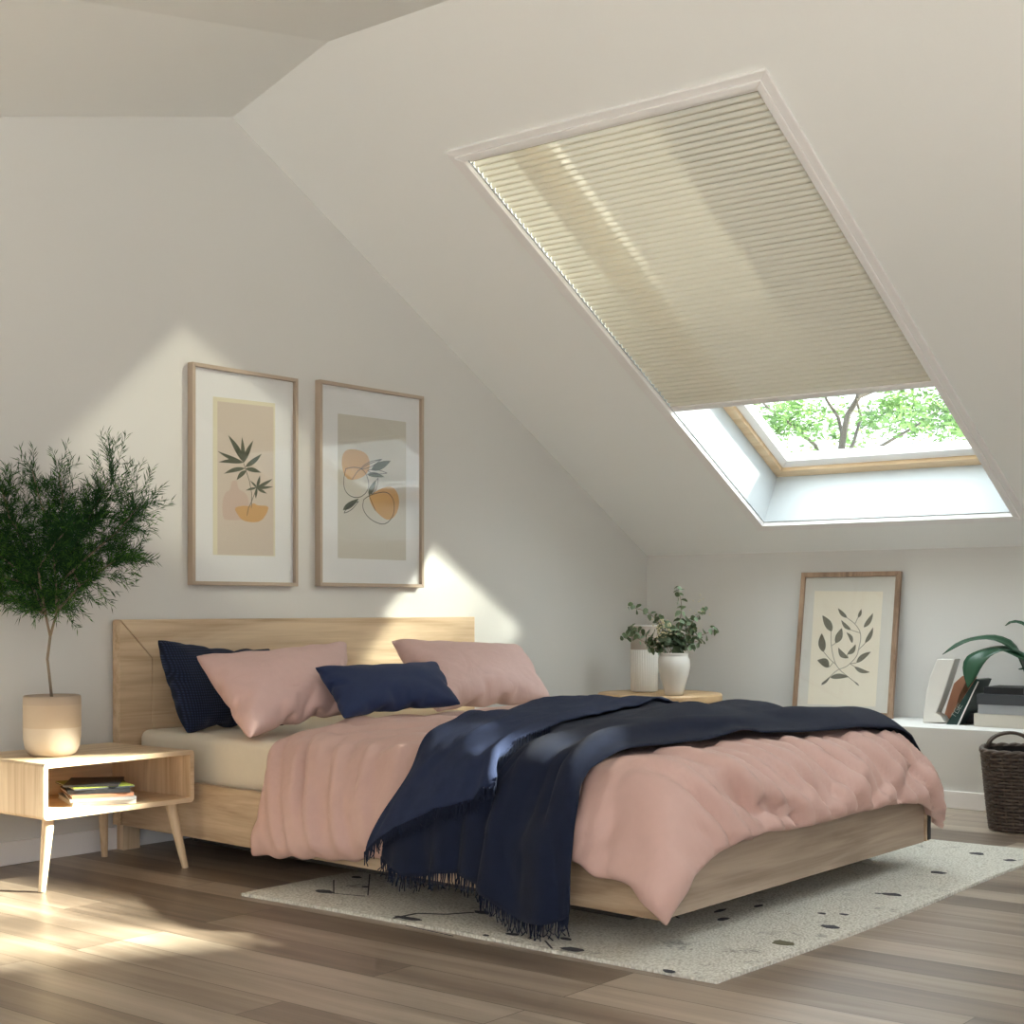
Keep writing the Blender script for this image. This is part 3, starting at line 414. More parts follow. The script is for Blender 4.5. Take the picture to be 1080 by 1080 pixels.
-1,0,0,2,-1,-1,0,1,0,-2,0,0,0,1,0,4,-1,1,-3,0,-1,-3,1,0,-2,-2,-1,7,2,0,3,1,1,-3,0,-1,4,3,-2,4,-1,0,-2,-5,4,-12,0,-1,-1,1,1,3,1,0,0,-1,0,1,0,0,0,-2,0,0,0,1,1,0,0,-6,0,1,0,1,1,8,0,-1,-1,-1,-1,2,0,0,-4,1,-1,-1,2,-2,-3,-2,0,-2,1,2,6,1,0,4,-3,0,
-3,6,0,6,12,-7,1,-6,4,-2,-8,0,-5,-14,-5,-18,14,5,18,2,0,1,-3,1,-1,4,28,5,-6,0,2,2,2,0,-1,1,2,-4,0,-1,-18,-1,-5,8,5,1,-7,-1,6,-1,0,2,16,6,-14,-5,-4,12,2,-1,-4,4,-1,-4,4,-1,-4,3,-1,0,-2,-1,4,1,0,-1,0,0,-2,1,0,0,0,1,-1,0,0,3,-1,-1,3,0,0,-1,-1,
0,-1,1,0,0,-1,0,0,1,0,-1,0,1,0,0,-1,0,0,1,-1,1,0,0,-1,0,1,0,0,0,0,0,-2,2,-2,0,1,1,-1,-1,-2,9,-2,3,-3,-1,0,-6,1,-1,-6,-1,1,2,0,-3,-3,0,2,4,1,0,5,1,-1,2,2,-1,4,-3,2,-7,1,0,1,-1,0,-1,0,0,-1,-1,1,1,0,1,0,0,1,-2,0,1,2,0,2,4,1,1,-2,-1,0,-3,-1,-2,
-6,-2,2,7,1,-2,2,2,-2,1,1,-4,-4,-2,-5,-8,1,6,6,6,-1,7,-8,2,-4,6,0,6,10,-4,3,5,-3,0,-13,1,-8,-13,0,-11,10,3,11,0,0,0,17,27,-1,-4,1,-1,7,1,0,-7,1,5,-23,-4,0,14,5,1,-1,2,-1,-2,2,0,-4,3,0,-8,-2,9,-1,1,-1,5,1,-10,2,-1,-4,1,-2,2,3,-2,-3,1,-1,4,
-1,-1,3,0,0,-2,1,1,-1,-1,-2,4,-1,0,1,1,1,-2,0,0,0,0,1,-2,0,0,0,1,-1,1,-1,0,-1,0,0,0,0,1,-1,1,-1,1,-1,-1,4,2,0,-6,0,1,2,0,0,-1,1,0,-1,1,-1,-1,2,1,-5,-4,0,16,-1,0,-1,-3,3,-10,1,-1,-8,1,1,8,1,-3,-7,-1,0,1,0,0,1,1,0,4,2,0,6,-2,0,-4,0,0,-1,0,0,
0,0,0,1,0,1,1,-1,0,0,1,1,0,1,-1,-1,0,-1,-2,0,2,2,0,2,8,-2,-2,-5,-3,3,-9,0,0,4,6,-3,9,3,-1,1,-5,-3,-10,1,1,2,3,0,4,-9,3,-3,13,-3,7,1,2,2,-5,0,0,-5,-3,-10,2,-1,-1,2,0,2,-5,28,-12,-3,1,-1,5,1,0,-16,-2,1,11,5,6,9,-1,1,11,-2,-7,-3,0,4,-5,2,3,-4,
2,5,-5,1,2,-4,-1,7,1,-1,-2,3,2,-8,3,-2,0,2,-2,-1,-1,0,4,0,0,2,-1,0,-3,0,1,-1,1,-1,1,0,1,0,1,0,0,0,-1,0,0,0,2,0,1,0,0,0,-3,-1,0,2,0,-1,2,0,0,-5,1,1,-1,0,0,3,0,-1,-3,1,0,3,0,0,-3,-1,-1,6,1,1,-7,-2,1,0,0,-1,0,1,-1,12,-1,1,-8,-1,2,-9,1,0,5,1,
-1,-2,1,0,3,-1,-1,0,0,0,1,-1,0,-1,1,0,1,0,0,3,0,0,-1,0,1,-1,0,0,2,0,-1,-1,0,-1,4,0,-1,5,2,0,-3,-1,1,-4,2,-2,3,-1,2,3,-4,4,-14,0,0,0,2,0,6,5,-5,4,-2,1,-3,-3,2,0,1,0,2,-6,2,-3,8,0,4,14,-4,4,-7,1,-1,-10,-1,-7,2,0,-1,-11,28,-11,0,0,0,-14,0,-1,
1,5,1,12,6,0,-7,1,4,4,-4,0,20,-4,-15,11,-8,4,-6,4,6,-4,2,8,-7,2,5,-4,-1,6,1,1,-2,2,1,-6,2,-1,0,0,0,2,0,-1,0,-2,-2,6,1,2,-6,0,1,-1,0,0,-1,0,0,0,1,-1,4,0,0,0,0,0,0,-1,1,-1,0,0,-2,0,0,4,0,0,-1,1,-1,-4,0,0,0,1,0,-1,-2,1,3,-1,0,5,2,-1,-10,-1,-1,
11,6,-2,-13,-5,1,14,1,1,-5,0,1,3,0,0,-3,-1,0,-6,1,0,0,-1,0,1,0,0,2,-1,0,-1,1,0,1,0,1,2,0,1,-1,0,1,0,0,-1,-1,0,0,-2,-1,-1,6,0,1,-8,1,-2,0,-1,-1,9,1,-1,-2,1,2,-1,2,-3,0,2,0,7,-3,3,-6,-1,2,-4,-5,-1,-5,1,0,2,4,-1,4,0,0,1,-3,1,0,-2,0,0,9,-1,2,
10,-4,3,-12,2,-5,-2,1,0,10,29,0,-3,-1,0,-2,-3,-4,22,0,2,-2,7,1,-12,7,-1,-24,3,9,-1,-2,-1,17,-2,-23,16,-15,-5,0,-2,5,-8,6,9,-10,4,8,-4,-2,9,-1,2,-3,0,2,-5,3,-2,-4,-2,-1,6,1,1,-3,-2,-1,6,0,1,-4,1,0,-3,0,0,1,0,1,1,0,-1,0,0,0,-2,1,-2,7,0,2,-4,
0,0,-2,-1,-1,-1,1,1,3,0,0,-4,0,1,-1,0,-1,-2,-1,1,0,-2,2,7,2,-1,-8,-3,-1,10,6,-1,-12,-2,-2,-1,0,-1,-1,0,1,3,0,2,2,0,0,2,0,0,2,0,0,0,0,1,1,0,0,1,0,0,0,1,1,-1,0,0,-1,-1,1,2,0,-1,5,0,1,-6,0,-3,8,-2,2,-11,2,-3,-6,2,2,6,0,-3,-5,-1,1,2,0,0,4,-1,2,
1,-3,0,-3,4,2,5,-1,-1,-1,-1,0,-2,2,0,3,2,-2,0,-9,0,-5,3,1,5,5,-2,1,2,-2,0,-3,0,-2,-2,29,5,-3,0,-1,-1,-1,6,-2,0,-5,-1,0,-6,6,3,-2,19,-1,-12,-19,5,14,-13,5,9,10,1,-11,16,-9,-12,10,-12,1,-4,4,4,-12,6,9,-6,-1,9,0,2,-4,1,2,-4,1,0,-1,-1,0,3,1,-1,
-3,0,0,2,0,0,-1,-1,0,1,0,-1,0,0,1,-2,0,0,0,1,0,-2,0,-2,8,-1,1,-9,1,1,5,0,-1,-3,0,0,-1,0,-1,0,-1,1,3,-1,1,0,0,1,-5,-1,1,6,5,-1,-9,-1,1,1,1,-1,1,-1,0,1,0,0,1,0,-1,2,-1,0,1,1,0,3,-1,0,-2,0,-1,0,0,1,0,0,0,0,-1,0,0,0,0,3,0,-3,6,0,1,-2,1,-1,2,0,
3,-9,2,-2,9,-1,2,-8,0,-2,-8,0,1,3,1,0,0,-1,-1,-1,0,1,4,0,1,2,-2,1,-3,2,2,2,-3,-1,-2,-7,-2,-6,0,1,1,11,0,8,-11,-3,-8,5,1,6,7,-2,1,-2,1,0,7,31,-8,-1,0,-1,7,3,0,-21,-5,13,24,-10,-4,12,0,-10,-21,10,8,10,-2,-11,-12,0,8,-17,7,11,-1,1,2,8,1,-8,11,
-9,-4,6,-4,-6,-9,8,8,-5,-1,9,-1,3,-3,2,1,-5,1,0,-1,0,0,2,-1,-2,-1,0,0,2,0,0,1,0,1,-1,0,-1,-1,1,0,0,0,0,0,0,0,-4,1,-1,3,0,0,1,-1,0,-2,1,0,2,-1,0,5,0,-1,-3,1,0,-7,-1,0,-1,0,0,-2,0,0,0,1,1,2,0,1,1,1,0,4,-1,-1,3,-1,0,1,1,-1,2,-1,1,-3,0,0,-2,0,
1,0,0,-1,1,0,0,-1,0,-1,2,0,-1,3,0,2,-4,1,-1,-3,0,1,-1,0,-2,6,0,2,-3,1,-1,6,0,1,-1,0,1,-1,0,-1,-2,-1,0,-2,0,0,-1,0,0,0,2,1,3,-3,-1,-3,4,1,1,12,-1,8,-6,2,-1,-10,-1,-8,-1,1,0,-6,-3,-6,8,0,7,-3,-1,-1,-7,30,-13,-6,2,-3,3,0,-3,6,6,-7,-17,-2,18,
13,-9,3,22,-4,-11,-5,3,7,4,-7,-1,0,8,-4,-15,6,9,-3,-1,6,-1,1,1,1,0,0,8,-5,-7,-2,3,0,-2,0,8,0,1,-2,1,0,-2,-1,0,-1,1,0,2,-1,0,2,1,-1,0,0,0,-1,0,1,-1,-1,-1,0,1,1,-2,1,-1,-1,0,1,2,0,-1,-1,0,0,2,-1,-1,1,1,1,-4,0,0,-2,0,0,3,1,1,1,-1,0,-1,0,-1,4,
-1,0,-2,0,0,-1,0,-1,2,0,-1,1,1,0,1,-1,2,0,0,0,-5,0,0,1,1,0,1,-1,1,0,0,-1,2,1,0,-2,0,-1,-5,1,0,0,-1,0,1,0,-1,-1,1,0,-1,-1,1,-1,0,0,2,0,0,4,1,0,1,-1,1,1,1,1,0,-1,0,-1,1,-1,1,-2,0,-3,5,-1,4,-2,-2,-1,1,3,1,0,-4,0,6,2,3,-7,1,-3,-3,0,-2,2,-1,-1,
-2,0,1,-5,30,-3,-4,0,1,-9,0,-1,22,3,-8,-6,5,-6,-16,-2,15,0,-7,10,14,-2,-7,-2,6,0,6,-7,-3,8,4,-8,-6,3,5,-1,2,1,0,-1,0,-1,-1,1,1,-1,1,-1,-1,-1,-1,1,3,0,-1,0,1,0,0,0,1,1,0,-1,-1,0,1,-2,0,0,1,1,-1,1,0,1,-1,-1,-1,0,0,1,-1,0,-1,0,0,0,0,0,0,1,0,0,
-1,0,0,0,2,2,2,1,1,0,0,0,2,-1,-1,5,-3,0,-9,2,0,4,-1,-1,-2,-1,0,-2,1,0,2,-1,1,0,1,-1,-4,0,-1,1,1,1,4,-1,0,1,1,-1,0,-1,0,-1,1,0,0,0,0,0,0,0,-1,1,0,-1,0,0,2,-1,1,-1,1,-2,3,-1,1,-5,-1,0,-2,0,0,1,2,1,1,0,0,1,1,0,4,1,1,2,-3,0,-3,-5,0,-5,6,-3,4,
-9,-1,-3,-2,2,-3,-2,-1,-1,12,0,3,9,-1,6,-6,-1,-1,-4,1,-1,14,30,5,0,-2,1,-3,2,1,-15,-3,6,27,5,-13,-1,-2,-7,-16,4,8,-15,-1,9,7,0,-3,-1,-1,-1,1,-2,-3,3,3,-7,0,1,0,-1,1,2,-1,0,1,0,0,-1,1,-1,-1,0,-1,2,0,0,0,0,-1,1,-1,0,-1,1,1,-1,0,0,1,1,0,0,0,1,
0,0,0,-1,0,-1,4,-2,-1,-3,1,-1,-1,0,0,0,1,0,-1,0,1,1,0,0,1,0,-1,2,-1,0,4,1,0,1,-1,-2,-13,2,4,7,-6,-1,6,2,1,-2,1,1,-3,0,-1,-2,1,-1,-1,0,0,0,1,0,3,0,0,1,0,-1,-1,-1,0,1,2,0,2,-1,0,-1,0,-2,5,0,2,-5,-1,1,0,0,0,-2,1,-1,1,0,0,-4,0,-1,5,0,1,-2,0,1,
-2,0,0,1,1,1,-1,1,1,0,-3,0,-3,7,-1,12,2,-2,2,-4,3,-3,2,-2,-2,6,-3,1,-1,-1,0,0,0,1,-7,-1,-2,-4,3,-4,2,0,1,10,31,-3,2,-1,2,3,0,3,-7,2,-2,-19,-6,8,11,6,-5,16,-2,-11,-2,1,1,0,-1,-1,-3,0,1,-5,0,2,-4,1,2,-2,1,2,-1,1,0,0,2,1,0,-1,-1,-1,0,2,1,-1,
-3,0,0,1,0,0,0,1,-1,0,0,-1,0,1,1,0,0,0,0,0,1,1,0,-2,7,-2,2,-7,1,0,2,-1,-1,-4,2,-1,1,-1,0,0,1,-1,-2,-1,0,-1,-1,1,2,1,-2,-5,1,-2,-3,3,3,11,-4,-4,7,3,4,-10,-2,0,9,0,0,-1,-1,2,-5,0,0,-2,0,0,1,0,0,2,0,-1,0,0,0,1,1,0,1,0,0,-2,1,-1,2,1,0,1,-1,-4,
8,-1,4,-6,0,1,-3,-1,0,-6,0,1,4,0,0,-4,1,-1,4,0,0,0,0,0,-3,0,0,0,1,0,-3,3,-1,10,-5,3,-8,2,0,4,-10,0,-5,1,0,-1,5,1,3,5,-2,3,3,-2,1,-10,0,-8,5,-1,6,2,0,1,-5,31,-15,-1,1,-1,5,-2,0,7,-1,2,-4,2,1,-7,0,3,-2,0,3,7,0,-3,0,2,3,0,1,2,1,-1,1,-1,-1,2,
-1,-1,1,0,0,1,0,0,-1,-1,0,3,1,0,-4,0,0,2,0,0,-1,1,0,0,0,0,1,0,1,1,-1,-1,-2,1,0,4,0,-2,4,2,2,-2,1,-1,2,-3,0,-8,0,2,0,1,-1,-2,1,-1,5,0,-1,6,-1,3,-7,-1,0,-7,-2,2,6,-2,-2,6,0,-3,1,5,2,-12,-1,-2,2,1,0,-6,0,2,7,0,0,3,0,0,0,0,0,1,0,0,1,0,-1,1,0,
-1,4,-1,-1,0,-1,2,-1,1,0,0,0,-1,1,1,0,-1,2,-5,5,0,1,0,-3,5,-3,0,1,-7,0,0,0,0,0,-3,0,0,3,0,-1,3,1,-1,2,0,-1,1,0,2,-6,4,-2,3,-6,3,-7,7,-1,4,-4,1,-2,-3,0,-2,-4,-1,-3,-4,-2,-2,4,1,2,6,-1,6,3,1,1,0,30,-9,1,0,-1,1,2,0,2,-2,0,1,0,0,-1,0,1,-4,1,3,
-3,1,1,0,1,0,0,1,2,-1,1,2,-2,-1,2,3,0,-1,2,-1,-2,0,-2,2,1,0,-2,0,1,4,0,0,-4,2,0,0,0,0,1,-1,1,4,-2,0,1,0,-1,0,-3,1,-9,3,-2,0,0,-2,-2,1,1,5,4,0,7,-1,0,-3,-1,1,-4,2,-1,-2,-3,1,7,2,-4,8,-2,2,-4,-2,2,-10,-1,3,-3,1,1,-1,0,-1,7,3,-2,-3,0,1,2,-1,
-2,-2,0,1,2,0,-1,1,0,0,2,0,-1,2,1,1,2,-1,0,-1,0,0,-1,-3,0,-2,0,-2,-1,2,1,-4,1,0,-1,-1,2,5,0,0,2,2,-3,3,0,0,-1,-1,2,-4,-1,1,0,0,0,-2,-1,0,1,-2,-1,-5,-2,-1,-3,0,-1,-2,1,0,0,6,1,7,0,2,1,2,-1,1,-1,0,-1,3,1,2,-11,-1,-3,0,-1,1,7,0,4,0,-1,1,-7,30,
4,2,0,2,2,-1,-2,-2,2,0,1,0,0,0,0,-1,1,0,-1,-1,0,1,-3,0,1,-3,1,2,-1,1,0,9,2,-11,2,0,0,-1,-1,3,2,-1,-2,0,0,1,1,-2,-1,0,0,2,0,1,1,0,1,2,-3,0,5,0,0,2,0,2,-3,1,-4,1,-4,3,-12,2,-3,0,2,-2,-3,0,1,3,2,0,9,-1,1,0,0,0,-7,0,0,1,-1,0,7,3,-3,6,1,-1,-2,
-3,4,-12,-1,1,-1,0,1,0,0,1,6,0,-1,0,0,0,-1,0,-1,-1,0,0,3,1,-1,-1,1,0,-2,1,0,-2,1,0,-1,0,1,3,2,-3,7,-7,5,-8,-1,-1,-7,1,0,0,1,-1,1,-1,0,2,1,-1,0,-2,0,1,1,1,3,1,-1,2,0,1,-1,-2,-2,-7,0,2,5,0,-1,-1,-1,0,-1,0,0,1,0,0,-1,2,0,0,1,1,0,5,0,5,-7,-1,
-4,4,1,0,1,-2,8,0,-1,0,-2,1,-2,10,31,5,4,0,2,0,1,-3,7,-2,-2,-8,1,2,-1,0,0,-4,0,-3,-1,0,-5,-2,0,4,-4,0,1,-2,0,1,-5,-1,7,3,3,-9,3,1,-3,0,-1,1,1,-1,0,0,0,-1,0,0,1,-1,-1,3,0,1,1,-2,-1,2,1,1,1,0,-2,4,1,2,0,1,-1,-3,-3,3,-9,1,-2,0,1,-2,0,-1,1,2,0,
1,3,-2,1,0,5,-1,-9,-3,1,3,0,-1,0,-1,-2,4,3,-2,9,-1,2,-5,1,1,-5,0,0,-1,0,1,1,0,0,2,0,-1,1,0,0,-1,0,0,-1,0,-2,5,0,1,-3,1,0,1,-1,1,-2,-2,0,4,6,-3,6,-7,7,-8,0,0,-7,0,-1,-4,2,-1,0,-1,0,2,1,-1,2,0,-1,3,0,0,0,-2,-1,-4,2,1,4,-1,0,-6,1,1,5,0,1,1,-2,
-1,-2,-1,-1,-2,1,-1,0,2,1,3,-8,-2,-4,9,1,5,-12,-6,6,21,1,9,-8,3,-10,2,1,-2,-11,30,-4,0,1,0,-7,0,-2,9,0,-6,5,-1,-4,1,1,1,1,0,4,1,0,4,6,-1,-4,1,0,2,0,0,2,-5,0,5,-8,-2,9,1,0,-1,4,2,-5,3,1,-3,-1,0,3,-1,0,-3,0,1,-1,-2,-1,3,6,-1,-6,-2,1,4,0,0,3,
-1,0,2,0,0,2,1,0,-1,-1,1,-5,1,-1,3,0,0,-4,-3,0,5,-1,2,0,-1,1,-5,3,0,-3,0,1,1,1,-1,0,1,-1,0,0,-1,2,-1,0,2,0,0,1,0,-1,1,0,0,-1,1,1,0,-1,0,0,0,0,3,2,0,-7,-2,-3,11,0,1,-4,1,-3,5,0,2,-15,-2,1,0,6,-2,15,-4,3,-5,-1,1,-7,-1,0,-1,1,0,1,0,0,2,0,-1,
-1,-1,-2,-4,1,1,6,1,1,1,1,-2,4,-2,2,-5,0,0,-1,0,0,-1,1,0,3,-2,0,-1,-4,-2,-4,10,0,10,-24,-4,-5,27,5,1,-5,0,-1,0,-1,3,3,-2,0,17,30,-8,-3,-1,6,-5,1,4,-4,1,3,-4,0,1,-9,0,1,-4,1,-1,4,1,-2,5,0,-6,11,-4,-8,5,-3,-2,-2,2,1,-5,2,6,-3,2,2,0,-1,-1,-1,
0,3,-2,1,3,-1,1,1,-1,0,-8,3,-3,-6,1,0,0,0,0,1,0,0,2,0,0,4,0,1,7,-1,0,1,0,1,-1,0,0,-5,0,-1,4,0,-1,-3,-1,1,5,-2,2,-2,2,0,-7,0,1,2,1,0,2,-1,-1,-2,0,0,1,0,-1,1,-1,-1,2,1,0,2,1,0,-3,-1,1,0,1,1,-1,-1,-1,1,-3,2,5,3,0,-10,-3,-1,9,1,1,-9,3,0,5,0,-2,
4,-2,0,-8,1,0,3,1,-1,1,-1,0,-2,0,0,0,0,0,-1,0,-1,-1,0,1,1,1,-2,-4,-1,0,0,1,3,2,1,-1,4,-1,0,1,2,-1,5,-4,1,-6,1,-1,1,4,-3,9,-16,2,-9,19,4,1,-5,-1,2,5,-3,9,-5,0,-8,-1,-2,-2,8,33,-19,5,-1,1,4,0,4,-4,0,4,0,0,4,-6,0,4,-4,1,4,-1,-1,-1,-6,0,1,-6,2,
2,4,1,-4,8,-3,-5,4,0,0,0,-2,0,-2,1,2,-3,1,4,0,0,-1,1,-2,2,-2,2,3,-3,3,-9,2,-2,-3,4,-3,-4,-1,-1,0,0,1,2,0,0,5,0,1,7,-1,0,1,-2,1,-1,1,0,-4,1,0,2,0,0,0,-1,-1,1,-1,1,-4,1,-1,0,0,1,1,0,0,0,-1,0,4,1,-1,-1,0,0,-1,0,-1,2,1,1,-1,-1,-1,3,0,0,1,0,2,
-6,0,2,-1,-3,1,5,3,1,-9,-1,1,3,0,-1,2,0,1,-6,0,-2,-2,1,-1,2,0,0,5,1,-2,1,-1,0,-2,0,-1,-1,0,0,-1,1,0,1,0,1,2,0,0,-1,0,-2,0,0,0,1,-1,-2,3,-2,3,-5,3,-1,4,1,-4,7,-8,3,-8,8,2,-1,0,0,1,8,0,6,-3,-1,-1,-1,-1,-2,-7,-1,-2,8,32,-5,1,1,-4,0,-1,0,-10,1,
-1,6,-2,-2,5,0,1,-3,0,0,5,-1,-2,-5,1,6,2,-1,0,-5,2,2,-3,1,1,2,-2,-2,0,0,2,-1,0,3,-1,0,0,1,0,-3,1,-1,-3,-2,-1,11,1,1,1,-2,3,-8,0,-2,-2,2,1,-1,0,-2,-1,-1,-1,-1,-1,1,3,0,1,6,0,2,2,0,0,1,0,2,-2,0,-1,-3,1,0,1,-1,-3,5,-1,1,-5,1,-1,0,0,0,2,1,0,-2,
-1,0,3,2,0,-5,-2,0,2,0,0,4,0,-3,3,0,0,2,0,1,0,-1,2,-9,0,2,-2,0,0,4,1,1,-4,-1,1,-4,1,2,2,1,0,5,0,-3,5,-1,0,-3,1,-1,2,0,-1,-4,-1,-1,-2,1,0,0,0,1,1,-1,-1,-2,1,0,2,-1,0,0,-1,-1,1,1,0,-4,3,-3,8,1,-1,3,-5,3,-8,7,0,4,3,-2,2,-1,3,-2,1,-1,1,-7,0,-4,
-2,-1,-1,-1,0,1,-5,29,5,-5,2,-1,8,0,0,3,0,0,5,1,-3,-2,-1,-6,-2,-1,0,-5,0,2,12,0,-7,-7,1,5,0,-1,0,0,1,2,1,0,-1,-2,0,4,-1,1,-2,2,-1,-3,-1,0,3,0,1,-1,2,-1,-3,-1,-1,10,0,0,-1,0,2,-5,-1,-1,-1,0,0,-1,0,0,1,0,0,1,-1,0,2,1,0,1,-1,2,-2,0,0,-2,0,1,3,
-1,-2,7,1,0,-1,-1,0,-4,0,0,-1,1,-1,1,1,0,-1,0,0,0,0,0,0,3,-1,-7,-6,1,10,2,2,-3,0,-1,0,0,0,3,1,-2,5,0,1,-4,-1,1,-5,0,-1,0,1,0,5,0,-2,2,0,0,2,1,2,-1,1,0,0,-4,1,-9,2,-1,3,0,1,-3,-1,-1,0,0,0,-1,1,0,3,-1,0,-4,1,-1,-1,1,0,0,1,0,9,1,1,0,-2,0,-4,6,
1,3,-7,-1,-4,4,0,6,9,-5,7,-7,5,-10,-8,-2,-10,0,-1,6,-2,0,3,9,30,-3,-5,1,2,-4,0,3,-4,0,3,-8,0,1,11,-1,-1,8,0,-4,-9,1,5,-5,1,-1,8,0,-7,-2,0,2,2,-1,-1,2,0,-2,-4,1,2,2,-1,-1,0,0,-1,1,1,-1,-1,1,3,1,0,-1,1,-2,-5,-1,1,8,-1,-1,1,0,0,-2,-1,0,4,1,1,
-2,0,0,-1,0,0,2,-1,-1,3,-1,0,-4,0,-1,3,0,-3,6,1,2,-3,1,2,-3,-1,0,-2,1,0,-2,0,0,3,-1,-1,2,0,2,-7,-1,0,2,-1,1,0,6,-3,-10,-4,3,5,0,1,-2,0,-3,-4,0,-1,-2,0,0,0,0,1,4,0,2,4,-1,-1,1,1,0,4,1,-1,0,0,0,-1,-1,0,-2,0,0,-2,0,1,3,1,-1,2,1,1,-1,-1,-1,0,0,
0,-3,1,0,5,-1,0,-1,0,0,2,1,0,-1,-11,-7,-13,0,1,0,1,2,-1,16,2,12,-11,2,-7,8,1,14,-5,-7,-1,-4,-2,-2,2,4,-1,1,1,-2,9,35,-8,3,-2,-3,4,0,0,-3,-2,3,-2,0,4,-8,1,4,-1,-1,1,1,0,0,-10,0,8,1,1,-2,5,0,-4,0,0,-3,2,-1,-3,0,0,2,-2,0,2,1,1,-2,1,-1,-2,0,1,
2,1,-1,-3,1,1,1,0,-1,-1,-1,0,3,0,0,1,1,0,0,-2,-1,7,0,2,-3,1,0,-4,-2,1,1,1,-3,7,-2,2,-5,1,0,-4,1,-1,0,-1,0,3,3,-1,4,-1,1,-3,-1,0,1,0,0,-7,-1,-1,8,0,2,-5,-1,1,1,-1,0,-2,4,-1,-8,-1,2,3,0,2,1,1,1,5,-1,-1,-1,-2,1,1,-1,-2,-3,1,-1,-2,0,-1,-2,1,-2,
-1,0,0,4,-1,0,0,1,0,2,0,0,-1,0,0,1,0,0,1,1,0,0,0,0,2,-1,0,-2,1,0,5,-1,-1,0,-9,-6,-12,9,7,8,4,0,3,-1,0,1,-5,0,-3,7,-1,5,-10,-3,-5,-8,-6,3,19,8,2,-13,-1,-7,8,0,2,-6,35,1,0,-1,-5,0,-2,-4,7,0,-3,12,-1,-2,4,-1,1,-5,1,4,0,0,3,2,-2,-1,-12,1,8,-4,
2,0,2,-1,-2,-1,0,1,7,-1,-4,-5,1,6,-2,0,2,1,0,-5,-1,0,0,1,0,0,0,0,0,1,0,2,0,1,-2,1,0,1,0,-1,0,2,-1,-4,-2,-1,11,-1,-1,5,-2,5,-14,1,0,2,3,-3,5,-2,2,-8,-1,0,-3,1,-1,0,-1,0,2,1,0,5,1,0,0,-1,0,-3,0,0,1,-1,0,3,0,0,-4,0,1,1,-1,0,-1,2,-1,-5,0,1,4,0,
1,1,0,-1,9,0,2,-11,1,-1,5,-2,0,-1,0,-1,-2,0,0,-2,-1,-2,-6,3,1,7,-1,0,1,-1,0,-1,1,1,2,0,-1,1,0,1,0,0,0,1,1,-1,2,-2,-1,0,-6,-5,-9,6,7,5,1,1,3,-2,-1,-2,1,-4,6,-4,0,-1,1,-5,5,-9,-2,-11,23,9,7,-15,0,-9,-2,-3,0,7,0,3,-7,32,8,1,-1,1,2,1,-2,0,-1,
-4,-6,0,-4,7,1,-6,8,-1,-2,3,0,0,-1,0,4,7,-2,-3,-5,-1,6,-7,3,2,-2,0,3,2,1,-3,1,-1,-1,-1,0,5,-4,2,0,1,0,-6,-1,0,4,2,-1,-1,0,-1,-2,2,0,2,-1,0,0,0,0,-1,1,-1,-1,1,-1,-2,-1,1,3,2,-4,13,-4,6,-10,0,-3,1,1,1,2,0,1,-5,0,1,-3,0,-1,2,-1,0,3,1,-1,-5,1,
1,5,0,-1,-9,-2,1,6,1,0,1,-1,1,-1,1,-1,-1,-2,0,1,1,0,-3,-1,-1,3,2,0,-3,-1,-1,12,0,0,-5,1,2,-4,1,1,5,-3,-1,-7,1,0,1,0,-1,-5,2,0,9,0,0,1,-1,1,-1,-1,1,-1,1,-1,1,0,0,1,-1,0,2,-4,-4,-12,5,3,7,3,-2,6,-3,4,-4,0,-6,7,-3,3,-5,-1,-1,0,-1,-1,-5,16,3,8,
-10,1,-9,-13,-2,-4,11,-1,5,1,0,0,1,30,-3,-4,1,3,-3,0,5,0,1,4,-1,0,3,8,0,-3,1,0,-7,-6,-1,-3,0,0,-1,1,-1,3,10,-1,-5,-2,-1,5,-3,2,-3,-5,0,5,8,1,-6,-5,0,4,2,-2,6,-2,3,-8,-2,1,0,0,-1,3,2,-1,-1,0,-1,2,0,1,-3,0,2,1,-1,-1,3,4,-3,-9,-1,2,-1,1,-3,2,
1,0,14,-2,3,-9,-2,0,-2,1,0,4,0,0,0,-1,1,-4,0,-1,-2,0,0,-2,0,1,5,0,0,-2,3,-1,0,-2,2,3,1,0,-2,-1,0,-3,1,-1,5,-3,0,0,1,-1,-9,1,-1,0,2,-3,3,-2,4,6,1,-1,4,-4,-1,-12,3,2,8,-1,0,-3,0,-1,4,2,1,-1,0,0,1,0,-1,0,-1,1,-1,0,0,1,0,0,3,-4,-3,-12,5,2,8,1,
0,4,-1,-2,4,3,-5,4,-1,5,-6,-2,2,-4,1,-2,1,7,2,4,-5,1,-7,-17,-3,-7,10,-1,5,2,2,1,0,1,0,26,31,-15,-7,0,3,-6,0,3,-10,0,5,-4,0,5,-16,0,7,12,1,-2,10,0,-2,-2,-1,-2,-6,0,1,-6,-1,5,12,0,-8,-4,-1,8,5,2,-13,-9,0,8,13,-3,-12,-4,1,6,0,-2,13,0,2,-16,-5,
3,7,1,0,0,0,-1,2,1,1,-1,0,-1,-4,-1,2,-1,-2,1,8,3,-2,-12,2,0,-1,-1,0,2,0,1,5,0,-1,-2,-1,-1,-3,0,1,5,0,0,3,-1,0,-5,-1,1,0,1,-2,-4,1,2,8,0,0,-4,0,-1,-2,-1,-1,-2,-2,1,11,0,1,-1,2,-1,2,-1,1,-4,0,0,-4,1,-1,-2,2,-3,-1,-2,1,1,2,0,3,-3,-1,-5,2,1,4,
